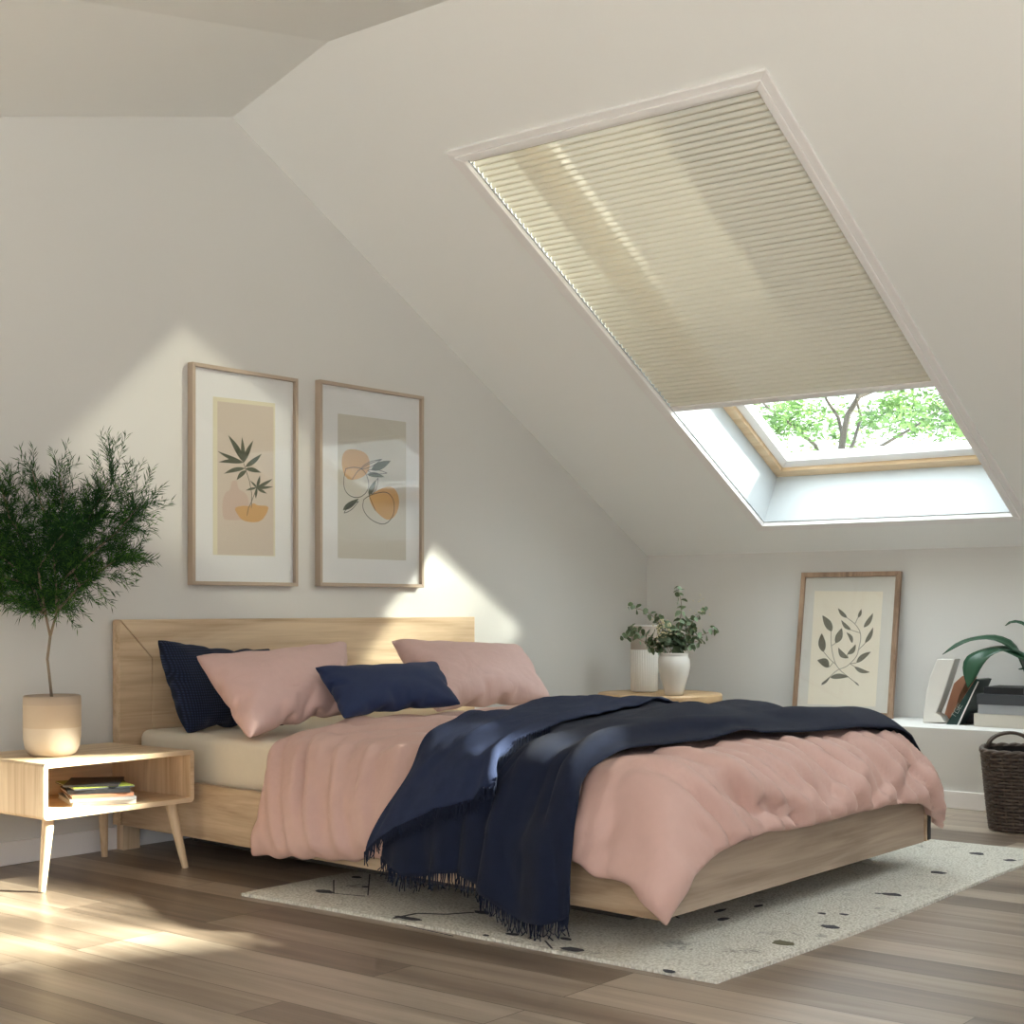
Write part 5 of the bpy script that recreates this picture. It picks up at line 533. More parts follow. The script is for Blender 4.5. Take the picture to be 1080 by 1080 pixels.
-3,0,-1,3,-2,5,0,-2,-5,12,31,3,0,0,3,-5,0,2,-13,-1,-1,-18,1,-4,7,-1,-3,9,2,-4,19,-1,31,17,-3,35,14,-6,38,15,-2,32,17,0,28,11,13,19,27,2,11,29,14,-3,30,11,-2,35,-5,4,33,-2,4,32,-1,4,33,0,4,32,-1,5,33,-1,4,32,-1,4,32,0,3,33,2,0,33,1,0,33,0,0,
32,-1,-1,33,-1,-2,33,-2,-2,33,-1,-2,32,2,1,30,2,-2,32,0,-6,33,1,-1,32,0,-3,33,-1,-1,32,0,-1,33,0,0,32,-1,3,33,0,-1,32,-1,3,32,-3,-1,32,-3,7,32,-3,-2,30,1,6,32,0,-1,30,-3,0,31,0,-1,33,1,-2,33,2,-1,33,1,-2,29,-3,5,29,-3,0,31,2,-7,32,1,-3,32,
1,-1,32,1,-3,33,1,-2,33,0,0,33,0,-2,33,0,-2,32,1,-7,15,-21,2,21,-9,-10,4,4,-4,3,0,3,-2,0,-3,3,1,0,0,0,-2,3,-2,20,3,31,-10,5,0,4,1,0,4,6,0,5,2,-1,5,-13,-1,0,-12,0,1,0,4,-7,-4,1,-4,9,3,-7,5,-2,1,4,-4,2,14,-13,-5,-5,1,4,-12,2,17,2,-6,4,-5,14,
-9,0,3,-6,1,-1,0,-1,0,0,0,0,-1,-1,1,2,1,2,-2,0,1,-1,0,0,0,0,0,0,-1,0,0,1,-1,0,0,0,0,0,0,0,0,0,0,0,-3,-3,3,0,3,-2,2,3,-1,-1,-5,0,-1,2,0,0,-1,1,0,2,0,0,4,0,0,0,0,-1,1,1,0,-5,-1,-1,4,-3,-1,-7,-1,2,7,2,-3,-9,-1,1,4,0,1,0,2,1,-1,0,2,2,0,0,1,-1,
-1,4,2,-2,4,-5,2,-13,1,1,4,1,2,1,0,2,-1,1,1,1,0,0,1,0,0,-2,1,-2,1,1,-1,0,-10,-21,14,11,13,-9,-8,2,-7,6,2,4,1,2,-1,2,-1,-1,1,0,0,9,-1,7,7,1,-4,-10,32,-6,0,0,-5,8,-1,-1,8,0,2,1,0,4,8,-1,7,3,-2,3,-18,1,5,6,4,-8,-17,2,0,3,3,-6,5,0,-4,0,-2,8,6,
-2,-2,14,-16,-9,-10,7,11,-3,-4,13,-1,0,1,-3,10,-10,0,0,-4,1,1,0,0,-2,-4,-1,1,5,0,0,3,0,-1,4,0,0,1,1,-1,0,0,2,-1,0,0,-3,-1,1,-3,-1,0,-3,1,1,0,-1,-2,-4,3,-1,4,-1,1,1,0,1,-2,0,-1,1,0,-1,-2,1,-2,-3,1,2,2,-3,-2,-4,-2,1,7,-4,-2,0,2,3,0,2,0,-6,1,
1,6,1,0,0,-1,0,0,0,1,2,-1,-2,3,-1,-4,6,-1,-4,5,-3,7,-17,7,-5,15,1,-7,4,-1,-5,1,1,-4,1,-1,-2,2,0,0,1,0,2,1,-1,6,-2,-1,3,-2,5,13,-20,-17,-10,-7,16,10,11,-1,1,-1,-2,1,0,2,1,2,9,-7,8,4,-3,5,-30,-10,-2,4,30,2,-5,1,1,0,1,-6,-8,-1,-6,5,0,-3,5,0,0,
1,1,4,13,-5,3,-16,2,8,14,0,-6,-16,4,3,1,2,-3,1,2,0,1,-2,-1,-3,0,4,12,-13,-10,-2,3,1,-4,2,13,1,-7,11,-1,5,-3,-3,5,-11,-1,3,0,1,-2,-8,2,-4,-2,-1,-1,-2,0,-3,-2,-1,2,0,-1,4,5,-1,-1,-1,1,2,3,1,1,3,0,0,0,0,0,0,0,-1,-4,2,1,7,-1,0,-2,0,1,-1,1,-1,1,
0,0,-1,2,-3,-4,-8,-4,19,0,0,-5,1,6,-13,3,2,1,0,0,4,0,0,-1,0,-1,1,-1,-6,9,-4,-8,5,1,0,1,0,4,-3,1,6,-11,3,-3,4,2,3,-5,0,1,-6,-2,-4,-3,0,4,3,-2,1,5,-2,-1,-8,-5,-5,-5,-2,1,1,-1,0,3,-15,-14,6,26,22,9,0,-2,-5,-2,1,0,4,3,3,2,-6,9,2,-8,13,-1,5,-3,
-13,-3,3,8,31,6,-9,0,1,-2,0,1,6,1,-3,-3,0,-6,-4,1,-7,-2,0,-3,-6,0,3,16,-2,-2,-8,2,8,9,-4,0,-4,2,1,-1,0,1,-1,1,0,2,0,-1,-3,1,3,9,-9,-9,3,-3,-7,-4,6,6,-2,-1,15,2,-6,10,-2,6,-7,-2,2,-6,-5,9,-5,2,-4,-1,-1,0,1,1,-1,-1,1,-2,-4,1,2,5,-1,0,-2,0,0,
0,0,-1,0,1,-1,2,-1,1,-1,0,-2,-3,0,2,4,0,1,-1,0,0,-1,1,-1,0,-4,-1,8,3,0,-4,1,-2,-6,1,0,8,-4,0,1,0,-1,1,0,1,4,-3,-7,0,5,6,-12,1,0,-4,-1,1,-2,-3,-5,-6,-1,-7,-1,1,1,4,-1,5,0,-1,4,9,1,5,7,-4,-4,-4,1,-5,-14,0,-1,6,2,8,5,-7,-8,4,-11,-13,-6,22,24,
6,-2,-1,-2,2,-1,3,2,1,1,-3,-8,8,2,-9,13,0,20,-11,5,-13,19,2,-3,-4,11,31,-8,4,0,5,1,0,5,-10,0,4,-5,0,1,-1,2,-2,-4,1,-3,6,2,-6,-5,-1,1,4,0,-1,-1,1,1,-1,-2,2,2,-2,0,0,-2,0,1,0,0,0,0,0,-2,2,4,2,-2,-7,6,-9,-5,2,1,-6,-2,4,8,0,-5,14,0,-4,8,0,-5,
-6,-6,13,-8,-3,10,-5,0,-1,-1,0,-2,1,0,1,-2,1,-1,2,0,0,0,0,-1,0,2,0,-1,0,-3,6,-4,3,-1,0,2,-6,0,1,3,0,1,0,0,2,1,0,-8,-3,3,4,0,-2,-3,-5,2,-3,5,2,-5,5,-5,3,7,-1,-3,-11,4,6,-8,-3,-3,8,-2,3,0,1,-1,-2,1,0,0,2,6,8,-1,1,-2,-4,-5,9,-2,1,-3,-4,-3,-13,
3,2,-4,1,1,14,-3,1,-4,-5,-11,6,1,-2,-9,12,14,2,0,-1,-2,1,1,4,-6,-11,5,-2,-4,6,-1,-3,3,10,20,-8,8,-14,22,-9,-6,5,9,-10,-1,-14,34,-12,0,-1,1,4,-2,2,18,1,1,7,0,4,-1,0,4,-3,2,2,-5,2,1,0,3,-1,-2,2,-4,-2,0,-1,-2,0,0,-2,-3,1,1,-1,1,1,-4,1,1,-1,-3,
-1,-1,3,0,1,-1,-1,0,2,4,-6,-10,4,-3,-6,2,-3,-1,-1,1,7,-3,-4,20,7,-7,5,0,-6,-3,-9,20,-5,-1,5,-3,0,2,2,0,1,0,0,-1,2,0,-2,0,-2,-7,2,-2,1,-2,4,4,-2,0,-16,8,-2,10,-3,-3,-4,2,-3,-10,2,0,18,-10,5,10,-10,2,-3,11,-1,-10,3,-3,6,-9,3,2,-11,0,-3,7,-4,
-7,12,0,7,-8,2,-1,2,-2,3,-5,2,1,6,-4,-3,-2,-2,-3,6,0,2,-11,1,0,-6,3,2,9,-4,-3,9,-5,2,-11,0,-7,10,4,6,-14,7,6,1,1,0,5,-1,-2,7,-19,-27,1,3,24,-5,12,1,8,9,-4,6,-6,-28,11,-3,4,-3,-18,-2,-9,4,5,11,])
CLOTH_THROW = (72, 38, 0.001, 0, [
3306,-1688,176,1,-8,35,2,-8,35,8,-10,34,15,-12,30,15,-11,30,14,-11,32,19,-12,27,23,-13,25,23,0,23,23,12,22,24,13,17,25,12,13,25,12,13,27,11,12,28,11,10,31,10,4,32,10,3,32,10,4,32,9,6,31,7,8,32,9,6,32,11,0,32,11,0,31,12,-4,31,12,-6,30,12,-5,
32,12,-3,32,12,1,31,11,-1,32,12,0,31,12,1,31,12,-5,31,12,0,32,12,0,32,12,1,31,12,2,32,11,4,31,12,2,32,11,0,32,11,2,32,12,2,31,12,4,32,11,0,31,12,-1,32,11,3,31,12,3,32,12,-1,32,12,-2,31,12,-2,32,12,0,30,11,-7,30,12,-6,32,12,-3,31,12,0,32,12,
-1,32,12,-1,32,11,1,32,10,2,32,12,0,32,11,-1,32,12,0,31,11,-4,32,10,-2,32,10,-3,31,8,-8,26,1,-10,5,-31,-1,8,-27,-10,20,-26,-6,14,0,-18,17,11,-21,10,-24,-17,-4,-17,-8,0,0,0,-2,1,0,-1,0,0,-1,1,1,-1,1,1,1,0,-1,0,1,1,0,1,0,-2,-9,2,2,0,-1,-1,-1,
2,0,0,1,0,-1,-1,0,0,0,0,-1,0,0,1,1,0,-1,1,0,0,0,1,-1,-4,1,2,-2,-2,-1,1,1,-1,1,0,-1,2,-1,0,0,-1,1,0,2,-1,2,0,-1,1,0,-1,0,1,1,2,0,-1,0,0,-1,-4,1,0,2,1,0,0,-1,-1,0,0,0,0,1,-1,-1,0,0,0,1,-1,0,-1,1,2,0,0,3,-1,1,3,0,-1,-1,0,0,0,1,-2,-2,0,1,-5,1,
-1,-2,0,0,1,0,-1,2,0,0,1,0,-1,-1,1,0,3,1,0,2,0,-1,0,1,0,-1,-1,0,-1,0,-1,-3,0,0,-3,0,0,-1,-1,-1,2,0,0,2,-1,-1,-1,0,0,-2,0,1,-1,0,-1,2,2,2,8,6,10,6,18,41,-11,2,17,-5,-6,6,-4,7,-27,17,-10,-25,14,-14,33,-5,-2,-19,-8,-1,1,0,-3,1,1,-1,1,0,-1,0,0,
-1,1,2,0,0,0,3,0,-3,-3,1,2,1,-2,2,-3,-6,1,3,0,0,-1,-1,0,1,0,0,-1,0,0,1,0,0,-1,-1,3,0,0,1,0,-1,-2,0,0,0,0,0,-3,2,0,-2,-2,0,5,0,0,-1,0,1,-2,2,-2,5,0,-1,0,0,0,0,0,0,-2,0,-1,0,0,0,-2,1,1,1,0,-1,3,0,-1,1,1,0,1,0,-1,-2,0,0,-1,0,0,-2,0,0,1,1,-1,2,
-1,1,1,0,-2,-1,0,1,1,0,1,3,0,1,2,0,-2,-1,0,-1,-5,0,-1,-2,0,0,-1,2,-1,0,0,0,0,0,0,2,1,-1,1,0,1,2,0,-1,0,0,-2,-2,-1,0,-1,0,0,-2,0,1,-2,1,0,-1,-1,0,2,1,-1,4,1,0,3,-1,-2,-3,-2,2,-4,-2,0,-6,-1,-1,0,6,2,4,19,22,8,9,25,1,-11,25,-17,-9,-17,-8,3,
-32,2,-5,-18,-7,-2,0,1,0,0,-1,0,1,0,0,1,1,1,-1,-1,-2,2,1,0,0,1,3,0,-1,-4,2,2,-1,-7,3,0,-1,0,2,-1,-1,-1,0,1,2,-1,-2,0,0,0,-1,0,2,-1,0,0,0,-1,1,0,1,1,1,-1,0,0,1,-3,0,-2,1,-1,2,-4,2,-2,8,-1,1,3,0,1,0,1,-1,0,0,-1,-2,0,-1,-3,0,0,0,1,-1,1,0,-1,1,
0,0,0,0,0,0,1,0,-1,0,-1,0,0,0,-1,0,-1,0,0,1,-1,0,-1,-2,1,0,0,0,0,1,0,-1,1,0,0,3,0,1,3,0,1,2,1,-1,0,0,-1,-1,-1,-1,-2,0,-1,-2,2,0,1,0,0,2,0,-1,-1,-2,-1,-6,0,1,-2,1,-1,1,0,-1,1,-1,1,3,0,-1,1,1,-1,-3,1,0,-3,0,-1,4,1,1,5,-1,-1,-4,-2,0,-4,-1,1,
-4,2,-1,5,2,-2,2,4,3,-1,15,13,5,10,42,-11,0,3,15,-14,-14,-4,2,0,-1,5,-2,0,3,-1,-1,0,1,0,-3,1,1,5,0,-3,3,2,-1,-9,1,5,-1,-1,1,1,-6,-1,-2,0,3,1,0,0,2,-1,-1,-2,0,2,0,0,0,1,-1,-2,1,0,1,-2,2,2,0,0,1,-1,2,0,0,0,2,1,-2,-5,1,-3,4,1,0,0,1,-1,0,0,0,3,
-1,0,0,1,-1,0,0,0,-1,0,-1,-1,0,-1,-1,0,0,0,0,0,1,1,0,0,-1,-2,0,1,0,-2,0,0,0,-1,2,0,0,-1,1,2,-1,-2,0,-1,-1,1,-1,-2,-1,-1,-1,0,0,0,0,0,-2,1,-1,2,-1,0,3,1,0,0,0,0,1,0,0,3,0,-1,1,0,-1,0,0,0,-2,1,0,0,0,-1,0,-1,1,0,0,0,-1,0,-1,-7,0,0,-4,1,-1,1,
-1,0,2,1,-1,1,1,-1,3,3,0,7,1,0,2,-1,0,-2,-5,-1,-9,-2,2,-3,5,-3,5,-5,-1,-4,10,1,0,6,37,-25,-4,-15,-5,3,-1,0,-1,-1,0,-1,1,1,-4,0,1,7,2,-3,1,1,-1,-5,-1,2,0,0,1,-3,1,2,2,-3,-2,-2,-3,1,0,0,1,-2,0,1,2,0,0,-1,-1,1,1,0,-2,0,0,0,0,1,2,-1,0,0,1,-1,
-1,0,0,-2,-1,4,0,1,0,0,-1,-2,0,1,-3,0,1,-3,3,1,-1,2,-1,0,0,1,0,-2,0,0,2,0,-1,2,0,1,-1,0,-1,0,0,-1,0,0,2,3,-1,0,2,1,-1,0,0,-1,-4,-1,2,-7,0,1,-1,0,0,-2,1,-2,-2,2,-1,-1,1,-2,0,0,-2,4,-1,-1,5,1,-1,0,-1,0,0,0,-1,-1,1,0,-1,-1,0,1,1,0,1,1,-1,2,0,
0,1,-1,0,-2,-1,-1,-3,0,0,-2,1,-1,2,0,-1,0,0,0,0,1,-1,0,-1,0,-2,-1,1,-4,1,-1,2,2,-1,5,1,-1,3,1,1,0,0,0,2,-24,12,-11,-3,-1,-8,4,-5,1,8,-6,3,5,-17,-4,-2,0,0,-1,1,0,-1,-1,0,3,3,-1,-10,0,3,0,1,0,-5,1,5,1,1,-1,7,-3,-7,0,-2,1,0,-3,1,-4,0,4,2,-1,
-2,-2,0,1,1,0,-1,-2,1,4,-1,0,0,2,-2,-2,1,0,-3,0,0,-1,-1,-1,3,2,-1,-1,0,0,1,1,-1,-1,0,0,-2,0,0,-1,0,-2,3,0,0,0,0,0,2,0,-1,-2,0,1,-1,0,-1,1,1,-1,1,-1,0,1,0,0,-3,0,2,-4,-1,1,-3,1,0,0,2,-3,3,-1,-2,1,1,-1,1,0,0,1,0,0,0,-1,-1,2,0,-1,3,1,0,-3,-1,
0,-1,1,0,4,0,0,1,0,-1,-1,0,0,-4,-1,0,-2,0,-1,1,1,-1,3,1,-1,2,1,0,-1,-1,0,0,0,-1,-1,0,0,-2,0,0,-2,0,0,-2,1,-1,4,0,-1,3,-4,2,-6,-3,2,-6,2,-1,1,4,-3,10,-21,8,-9,18,-8,3,6,0,4,-15,2,-6,1,-1,-2,3,-19,-2,-1,0,-1,-1,0,0,0,2,0,-6,1,2,1,-1,0,-6,1,5,
2,0,-2,1,0,0,0,0,1,-1,0,1,5,-3,-4,0,-1,-1,-3,1,3,2,-1,-2,-1,0,1,0,-1,-1,1,-1,1,0,0,0,0,-1,-1,-1,0,1,2,0,-3,-1,-1,3,0,-1,1,0,0,-1,0,0,0,0,-1,-2,0,1,-4,1,0,0,-1,-1,1,1,0,2,0,-1,2,0,-1,0,0,1,-2,1,0,-3,0,0,0,-1,-1,1,1,-1,1,0,-1,2,0,-1,2,1,0,-1,
0,0,-1,0,-1,0,-1,-1,1,1,0,0,1,1,-3,-1,-1,2,0,0,5,-1,0,-1,1,0,-1,-1,0,0,0,-1,-1,0,-1,-3,-1,0,-2,1,0,0,1,-1,3,0,0,1,0,-2,0,1,0,0,0,0,1,0,0,-1,-1,-1,-2,0,0,-4,1,0,1,-3,5,3,0,-5,-2,-3,2,7,-14,7,-10,19,-9,4,-1,0,-2,-2,-1,-2,14,0,8,-5,-2,-2,6,
-20,-1,-1,0,0,3,0,0,-3,1,0,3,0,0,-6,0,2,-5,-1,-1,-1,0,0,-1,0,1,-2,2,2,-1,2,3,0,-3,0,3,-1,-3,1,0,-1,-3,1,2,1,-1,0,2,-2,-1,0,0,-1,1,-1,-3,0,1,1,1,-2,0,0,0,0,0,-1,-1,0,0,1,0,0,1,0,-1,-1,0,1,-2,0,0,1,0,-1,2,1,-1,0,-1,0,-1,-1,1,-3,1,1,-2,0,-1,
-1,-1,0,0,1,-1,1,1,-1,5,-1,0,4,1,-1,0,0,0,0,0,-1,-1,0,-1,-2,0,0,-2,1,0,-1,-1,0,-1,0,-1,2,0,0,0,0,0,-2,0,-1,3,0,1,3,0,0,0,1,-1,0,0,0,0,-1,-1,-3,-1,-1,-2,0,1,-2,1,-2,3,1,0,1,-1,0,1,1,-1,-1,0,-1,1,0,3,4,-4,5,6,0,1,0,3,-10,-7,2,6,10,-11,-2,-18,
8,-4,-2,1,0,2,3,-1,4,0,0,-1,-1,-1,-2,6,0,3,8,-21,1,4,3,0,0,1,0,-4,-1,1,-13,-2,0,1,0,-1,0,0,2,-2,1,2,7,-1,-6,1,1,-1,-2,1,2,-8,2,5,0,0,0,1,-2,0,3,-2,-2,1,0,-2,1,0,-2,0,0,-1,0,-1,0,0,-1,1,0,0,1,0,-1,0,1,0,0,0,-1,-1,0,-1,2,0,1,0,0,-1,-1,-1,0,
-2,0,1,-1,0,0,-1,0,0,0,1,-1,1,0,0,0,0,0,0,0,-1,2,0,-1,3,0,0,0,1,0,0,-1,0,2,0,-1,-2,-1,0,-3,0,1,2,0,0,2,0,-1,0,1,0,-1,0,-1,-3,0,1,-1,1,-1,0,0,-1,-1,-1,-1,3,0,-1,0,0,0,1,0,-1,0,0,-1,-1,0,0,0,0,-1,2,1,0,0,0,1,3,0,-1,-1,-1,1,5,-2,4,3,-1,-1,-2,
4,-5,-10,-3,0,-7,4,1,10,-2,-3,-5,11,2,8,-2,-1,0,-2,-1,-2,-13,-1,-12,5,-1,5,3,-1,2,2,0,0,7,-20,3,-5,-1,0,-6,1,0,-4,1,-1,6,0,1,2,1,0,0,-1,-1,-1,0,0,-2,1,2,-1,1,2,0,1,-1,1,0,-3,-2,0,1,1,-1,0,2,-1,-1,1,-1,-3,0,0,0,1,0,-1,-1,0,3,0,0,2,-1,0,1,0,
1,2,0,0,0,0,0,0,0,0,-1,0,0,1,0,1,2,1,1,0,0,-1,0,-1,1,1,1,-1,1,0,-1,-1,-1,-2,1,0,-1,-1,1,-1,0,-1,0,-1,1,-2,-1,-1,-1,-1,1,-1,-1,0,0,0,0,1,4,-1,1,-3,0,0,-3,-1,2,-1,0,-1,-1,0,0,0,1,-2,-1,0,-2,0,1,-2,-2,0,-3,0,1,-1,2,0,0,-1,-1,-1,-1,1,1,2,0,-1,
4,1,0,0,-1,0,0,0,0,2,-1,3,5,-3,1,-8,2,-5,-7,0,0,-4,-1,0,1,3,-3,3,-2,3,-2,1,-2,-1,1,-2,1,-1,3,6,-4,-3,-5,8,-3,5,-7,2,-6,1,0,2,4,-2,4,1,-20,4,-1,1,1,0,0,-1,0,0,1,0,1,-1,-2,0,0,0,0,0,3,0,-1,0,1,0,2,1,-2,-2,1,0,-4,0,2,0,-1,0,2,-1,-2,1,0,-2,1,0,
0,0,0,-1,0,-1,-1,0,0,0,-1,0,0,0,0,1,0,1,-2,0,1,-1,-1,1,-1,-1,1,0,0,2,-1,-1,0,-1,0,0,1,0,-1,0,1,-1,0,0,-1,0,0,-1,0,1,-2,0,0,-1,1,0,-1,-1,1,-2,1,0,-1,2,1,-2,0,-1,-1,0,0,0,3,1,-2,1,0,-1,0,-1,0,-2,1,0,-3,-1,0,-1,0,0,-1,0,-1,1,0,-1,1,-1,-1,4,1,
-1,-1,-1,1,-4,0,-1,1,2,-1,5,0,0,6,0,1,1,0,-1,0,0,1,4,-1,0,-4,-2,-3,-11,3,-1,5,-1,2,3,1,-2,2,1,-1,0,-1,0,-1,0,-3,-5,-1,1,-3,-3,3,6,-2,-3,-7,1,0,0,-9,3,-9,2,-2,1,6,-4,7,6,0,5,-12,-14,6,2,-2,-1,3,0,1,4,-1,-1,-3,0,0,5,0,-1,4,-1,-1,5,2,-4,1,0,
-1,-5,2,2,-7,-1,4,3,-2,-2,1,-1,-1,0,0,0,1,-1,-2,0,0,-1,1,0,-1,-2,-1,3,0,0,1,0,-1,1,1,1,-2,-1,-2,0,0,0,-1,1,1,-1,0,-1,0,0,-2,2,0,0,0,0,-1,0,-1,0,1,0,-1,1,0,0,0,0,-1,0,0,0,-2,0,0,0,0,-1,0,0,0,0,0,0,-1,-1,0,2,1,0,0,-1,-1,-2,0,0,-2,1,-1,1,0,0,
0,0,-1,1,0,-1,-1,0,0,0,-1,-1,0,0,0,-1,1,-1,-1,0,1,-1,0,-2,4,0,0,6,-1,2,3,1,-1,1,1,-1,-2,-1,1,0,-1,-2,-6,-1,-1,-5,3,0,6,0,0,1,0,-1,-2,-1,-1,-3,-1,0,-2,0,0,-1,0,1,5,-1,1,8,-8,-2,-15,6,-2,2,4,-1,4,8,0,4,-10,-1,-6,-6,2,-7,0,-1,0,-18,-12,6,3,-2,
0,4,-3,-2,5,-1,0,12,-2,-2,-2,-1,0,1,2,-1,1,-1,-1,-6,3,2,-6,-1,3,4,-2,-2,3,0,-3,2,-1,-1,1,0,-1,0,1,-1,-1,-2,2,-1,0,1,1,1,-1,0,-1,0,-1,0,0,0,-1,0,0,1,1,0,-1,0,0,-1,0,0,0,-1,0,0,0,0,-1,1,0,-1,1,1,-1,0,0,0,2,0,-1,-2,-1,0,2,0,1,3,0,0,0,0,0,-2,0,
-1,-3,-1,0,-4,1,-1,-2,-1,0,2,1,0,0,-1,0,0,0,-1,-1,0,-1,2,0,-1,3,1,0,0,-1,-1,-2,1,1,-4,0,0,-2,0,1,-3,0,0,1,1,-1,3,-1,-1,0,0,-2,4,-1,0,1,0,0,1,0,-1,0,1,0,1,1,0,4,0,0,1,0,-1,-2,0,0,1,-1,-1,-2,1,-1,1,-1,2,5,0,0,-3,-4,-2,-10,8,-1,8,-5,-2,-4,-3,
2,-3,0,-1,2,1,-1,-1,-4,1,-4,-1,0,-1,-1,-24,3,2,0,-1,3,1,0,4,1,-1,-6,0,1,-1,1,0,7,0,-3,-6,1,3,-10,2,3,5,-4,-2,7,0,-4,1,0,0,0,1,0,1,0,-3,0,0,0,0,1,-1,-2,-2,3,-1,-1,4,-1,1,-3,1,-1,0,-1,0,1,1,0,-2,-1,0,1,0,-1,1,1,-1,0,-1,-1,0,1,0,2,0,0,0,-1,0,
2,0,0,0,0,0,1,1,0,0,-1,-1,-4,-1,0,-4,0,-1,2,0,0,0,0,0,1,0,0,-2,0,-1,0,0,0,0,0,0,-1,0,-1,1,1,0,2,-1,-1,1,0,0,1,1,-1,1,-1,-1,-2,0,1,-3,0,0,0,-1,-1,1,-1,1,1,0,-1,2,0,0,-5,1,1,-5,-1,0,-1,-1,0,-1,0,1,0,1,-1,2,0,-2,1,1,-2,2,0,-1,5,2,1,7,0,1,2,0,
-2,-7,0,-1,1,5,1,4,-2,-2,-5,4,2,4,-2,-2,-1,-7,-1,-5,9,1,6,-4,-2,-4,-13,1,-8,6,-22,1,4,2,0,2,2,0,-2,0,0,2,0,0,-2,-1,0,-13,0,2,-9,3,2,13,-7,-3,3,1,-3,-1,1,0,3,1,-1,0,-1,-2,0,1,0,-3,-2,3,0,1,0,0,1,0,0,0,-2,-1,-2,5,0,1,-3,1,0,-1,-1,-2,2,0,0,0,
0,0,0,0,0,0,0,-1,-1,0,0,1,0,-1,0,0,0,-1,0,0,-1,-1,0,0,0,0,-3,0,0,1,0,-1,3,0,1,2,-1,0,3,1,-1,0,-1,-1,-1,1,0,-4,-1,0,-1,1,-1,1,0,0,2,-1,-1,0,1,0,-1,0,-1,2,-1,0,-2,0,0,1,0,-1,4,-1,2,0,-1,1,-4,1,-1,-5,0,1,-6,0,2,-2,-1,-2,0,0,-1,2,2,-3,4,0,-2,5,
0,-1,0,1,-1,1,-1,0,0,1,0,-4,0,0,-1,-1,-1,1,2,0,6,1,0,2,1,-1,-1,1,0,1,-3,-1,-3,-4,1,-2,4,0,1,-4,-1,-2,2,1,1,-6,0,0,20,-11,1,0,1,0,-3,-2,0,-3,-3,0,-6,-3,-1,-6,-2,0,-7,6,2,8,-6,-2,2,1,-2,-3,0,3,2,1,-4,3,2,-2,0,0,1,-7,1,6,3,-4,-4,-1,1,1,0,1,0,
-3,-2,4,3,1,-8,0,-1,1,-1,-1,0,1,0,1,0,0,2,-1,-2,2,0,0,-1,0,0,0,0,-1,-1,0,0,1,0,0,0,0,-1,0,0,0,1,-1,0,2,1,1,1,0,-1,-3,-1,-1,-3,0,0,2,0,0,4,0,1,3,0,0,1,0,-2,-1,0,-1,-2,0,-1,-2,0,0,-1,0,-1,-2,-1,-1,0,1,0,3,0,1,0,-2,2,-8,0,-1,-4,2,0,0,-1,0,0,1,
-1,0,0,-3,3,0,-1,5,1,-2,-1,-1,0,0,1,-1,1,0,0,2,0,0,-2,0,0,-2,-1,-1,1,1,-1,0,0,1,1,-1,-1,-1,0,-1,-1,0,0,1,0,-1,0,-5,0,-2,0,0,0,1,0,-1,1,0,0,1,0,2,5,-2,-2,15,-13,0,-7,-4,0,-6,-2,0,-9,2,0,-4,2,1,1,5,-1,13,-8,-1,2,2,-1,-7,-1,4,4,2,-3,1,1,-1,-5,
-1,3,-1,0,1,4,-2,-3,-5,6,9,1,-3,-1,0,0,0,5,-3,-9,-3,0,8,0,0,0,1,0,-1,-1,-2,-2,1,-2,-1,0,0,-2,0,0,0,0,-1,-1,0,0,-1,0,-1,-1,0,0,-1,0,0,2,0,-1,2,0,1,-3,0,-2,0,0,0,6,0,-1,0,1,-1,-3,0,0,0,0,-1,2,-1,1,3,0,-1,0,0,-1,-2,-1,0,-1,1,-1,-3,-1,0,-1,1,0,
-2,-1,0,0,1,0,0,0,-2,1,0,-1,1,0,-1,0,1,0,1,-1,0,4,0,-1,2,0,-1,-3,0,0,1,1,0,-1,0,0,-2,0,-1,0,0,0,1,0,-1,2,0,0,0,0,0,1,0,-1,-3,0,-1,-2,-1,0,-1,-4,0,-4,2,0,2,9,-1,5,2,0,1,-1,-1,0,0,-1,0,-1,-1,-1,2,0,0,-4,-18,0,-7,3,0,-3,2,0,2,-1,0,6,0,-1,10,
-4,0,0,1,-2,-6,-1,3,6,3,-3,7,4,-7,-9,-4,9,1,0,-4,2,1,-1,-2,-1,2,1,-1,-2,-3,0,5,-3,-2,4,-1,4,-2,3,-3,-6,1,-3,-1,-1,-2,0,1,0,1,-1,-1,2,0,0,3,-1,-1,-1,1,0,-1,-1,0,0,0,0,0,1,-1,1,-1,-1,-1,1,0,-2,0,-1,3,-1,-1,3,1,0,-2,1,1,3,-1,-1,0,0,-1,0,0,0,
-1,1,-2,-1,0,2,5,-1,0,2,1,0,-1,-1,-2,-2,0,-1,-4,-1,0,-3,1,0,-1,-1,-1,1,1,-1,2,1,0,0,-1,-1,0,-1,0,3,1,-1,0,0,-1,-2,1,0,2,0,0,2,0,0,1,0,-1,0,0,0,-1,-1,0,-2,0,1,-2,1,-2,-1,-1,0,-3,0,-1,-1,0,1,4,-5,1,-6,2,-2,1,-1,-1,0,2,-1,2,2,-1,0,-2,0,-1,1,0,
0,-6,1,-2,1,0,1,-18,-14,-2,5,-4,-1,6,-2,0,7,-1,-1,3,0,1,1,2,-1,0,1,0,0,-1,0,5,3,-6,-17,2,13,8,-3,-9,1,-3,3,0,-1,1,1,0,-1,0,0,0,-5,0,4,2,-2,-7,1,0,4,-1,0,-2,-1,-1,2,1,-1,2,-2,1,3,1,-1,-3,0,-1,-2,1,0,0,-1,1,0,1,-1,-1,0,-1,0,-1,0,0,1,0,0,0,-1,
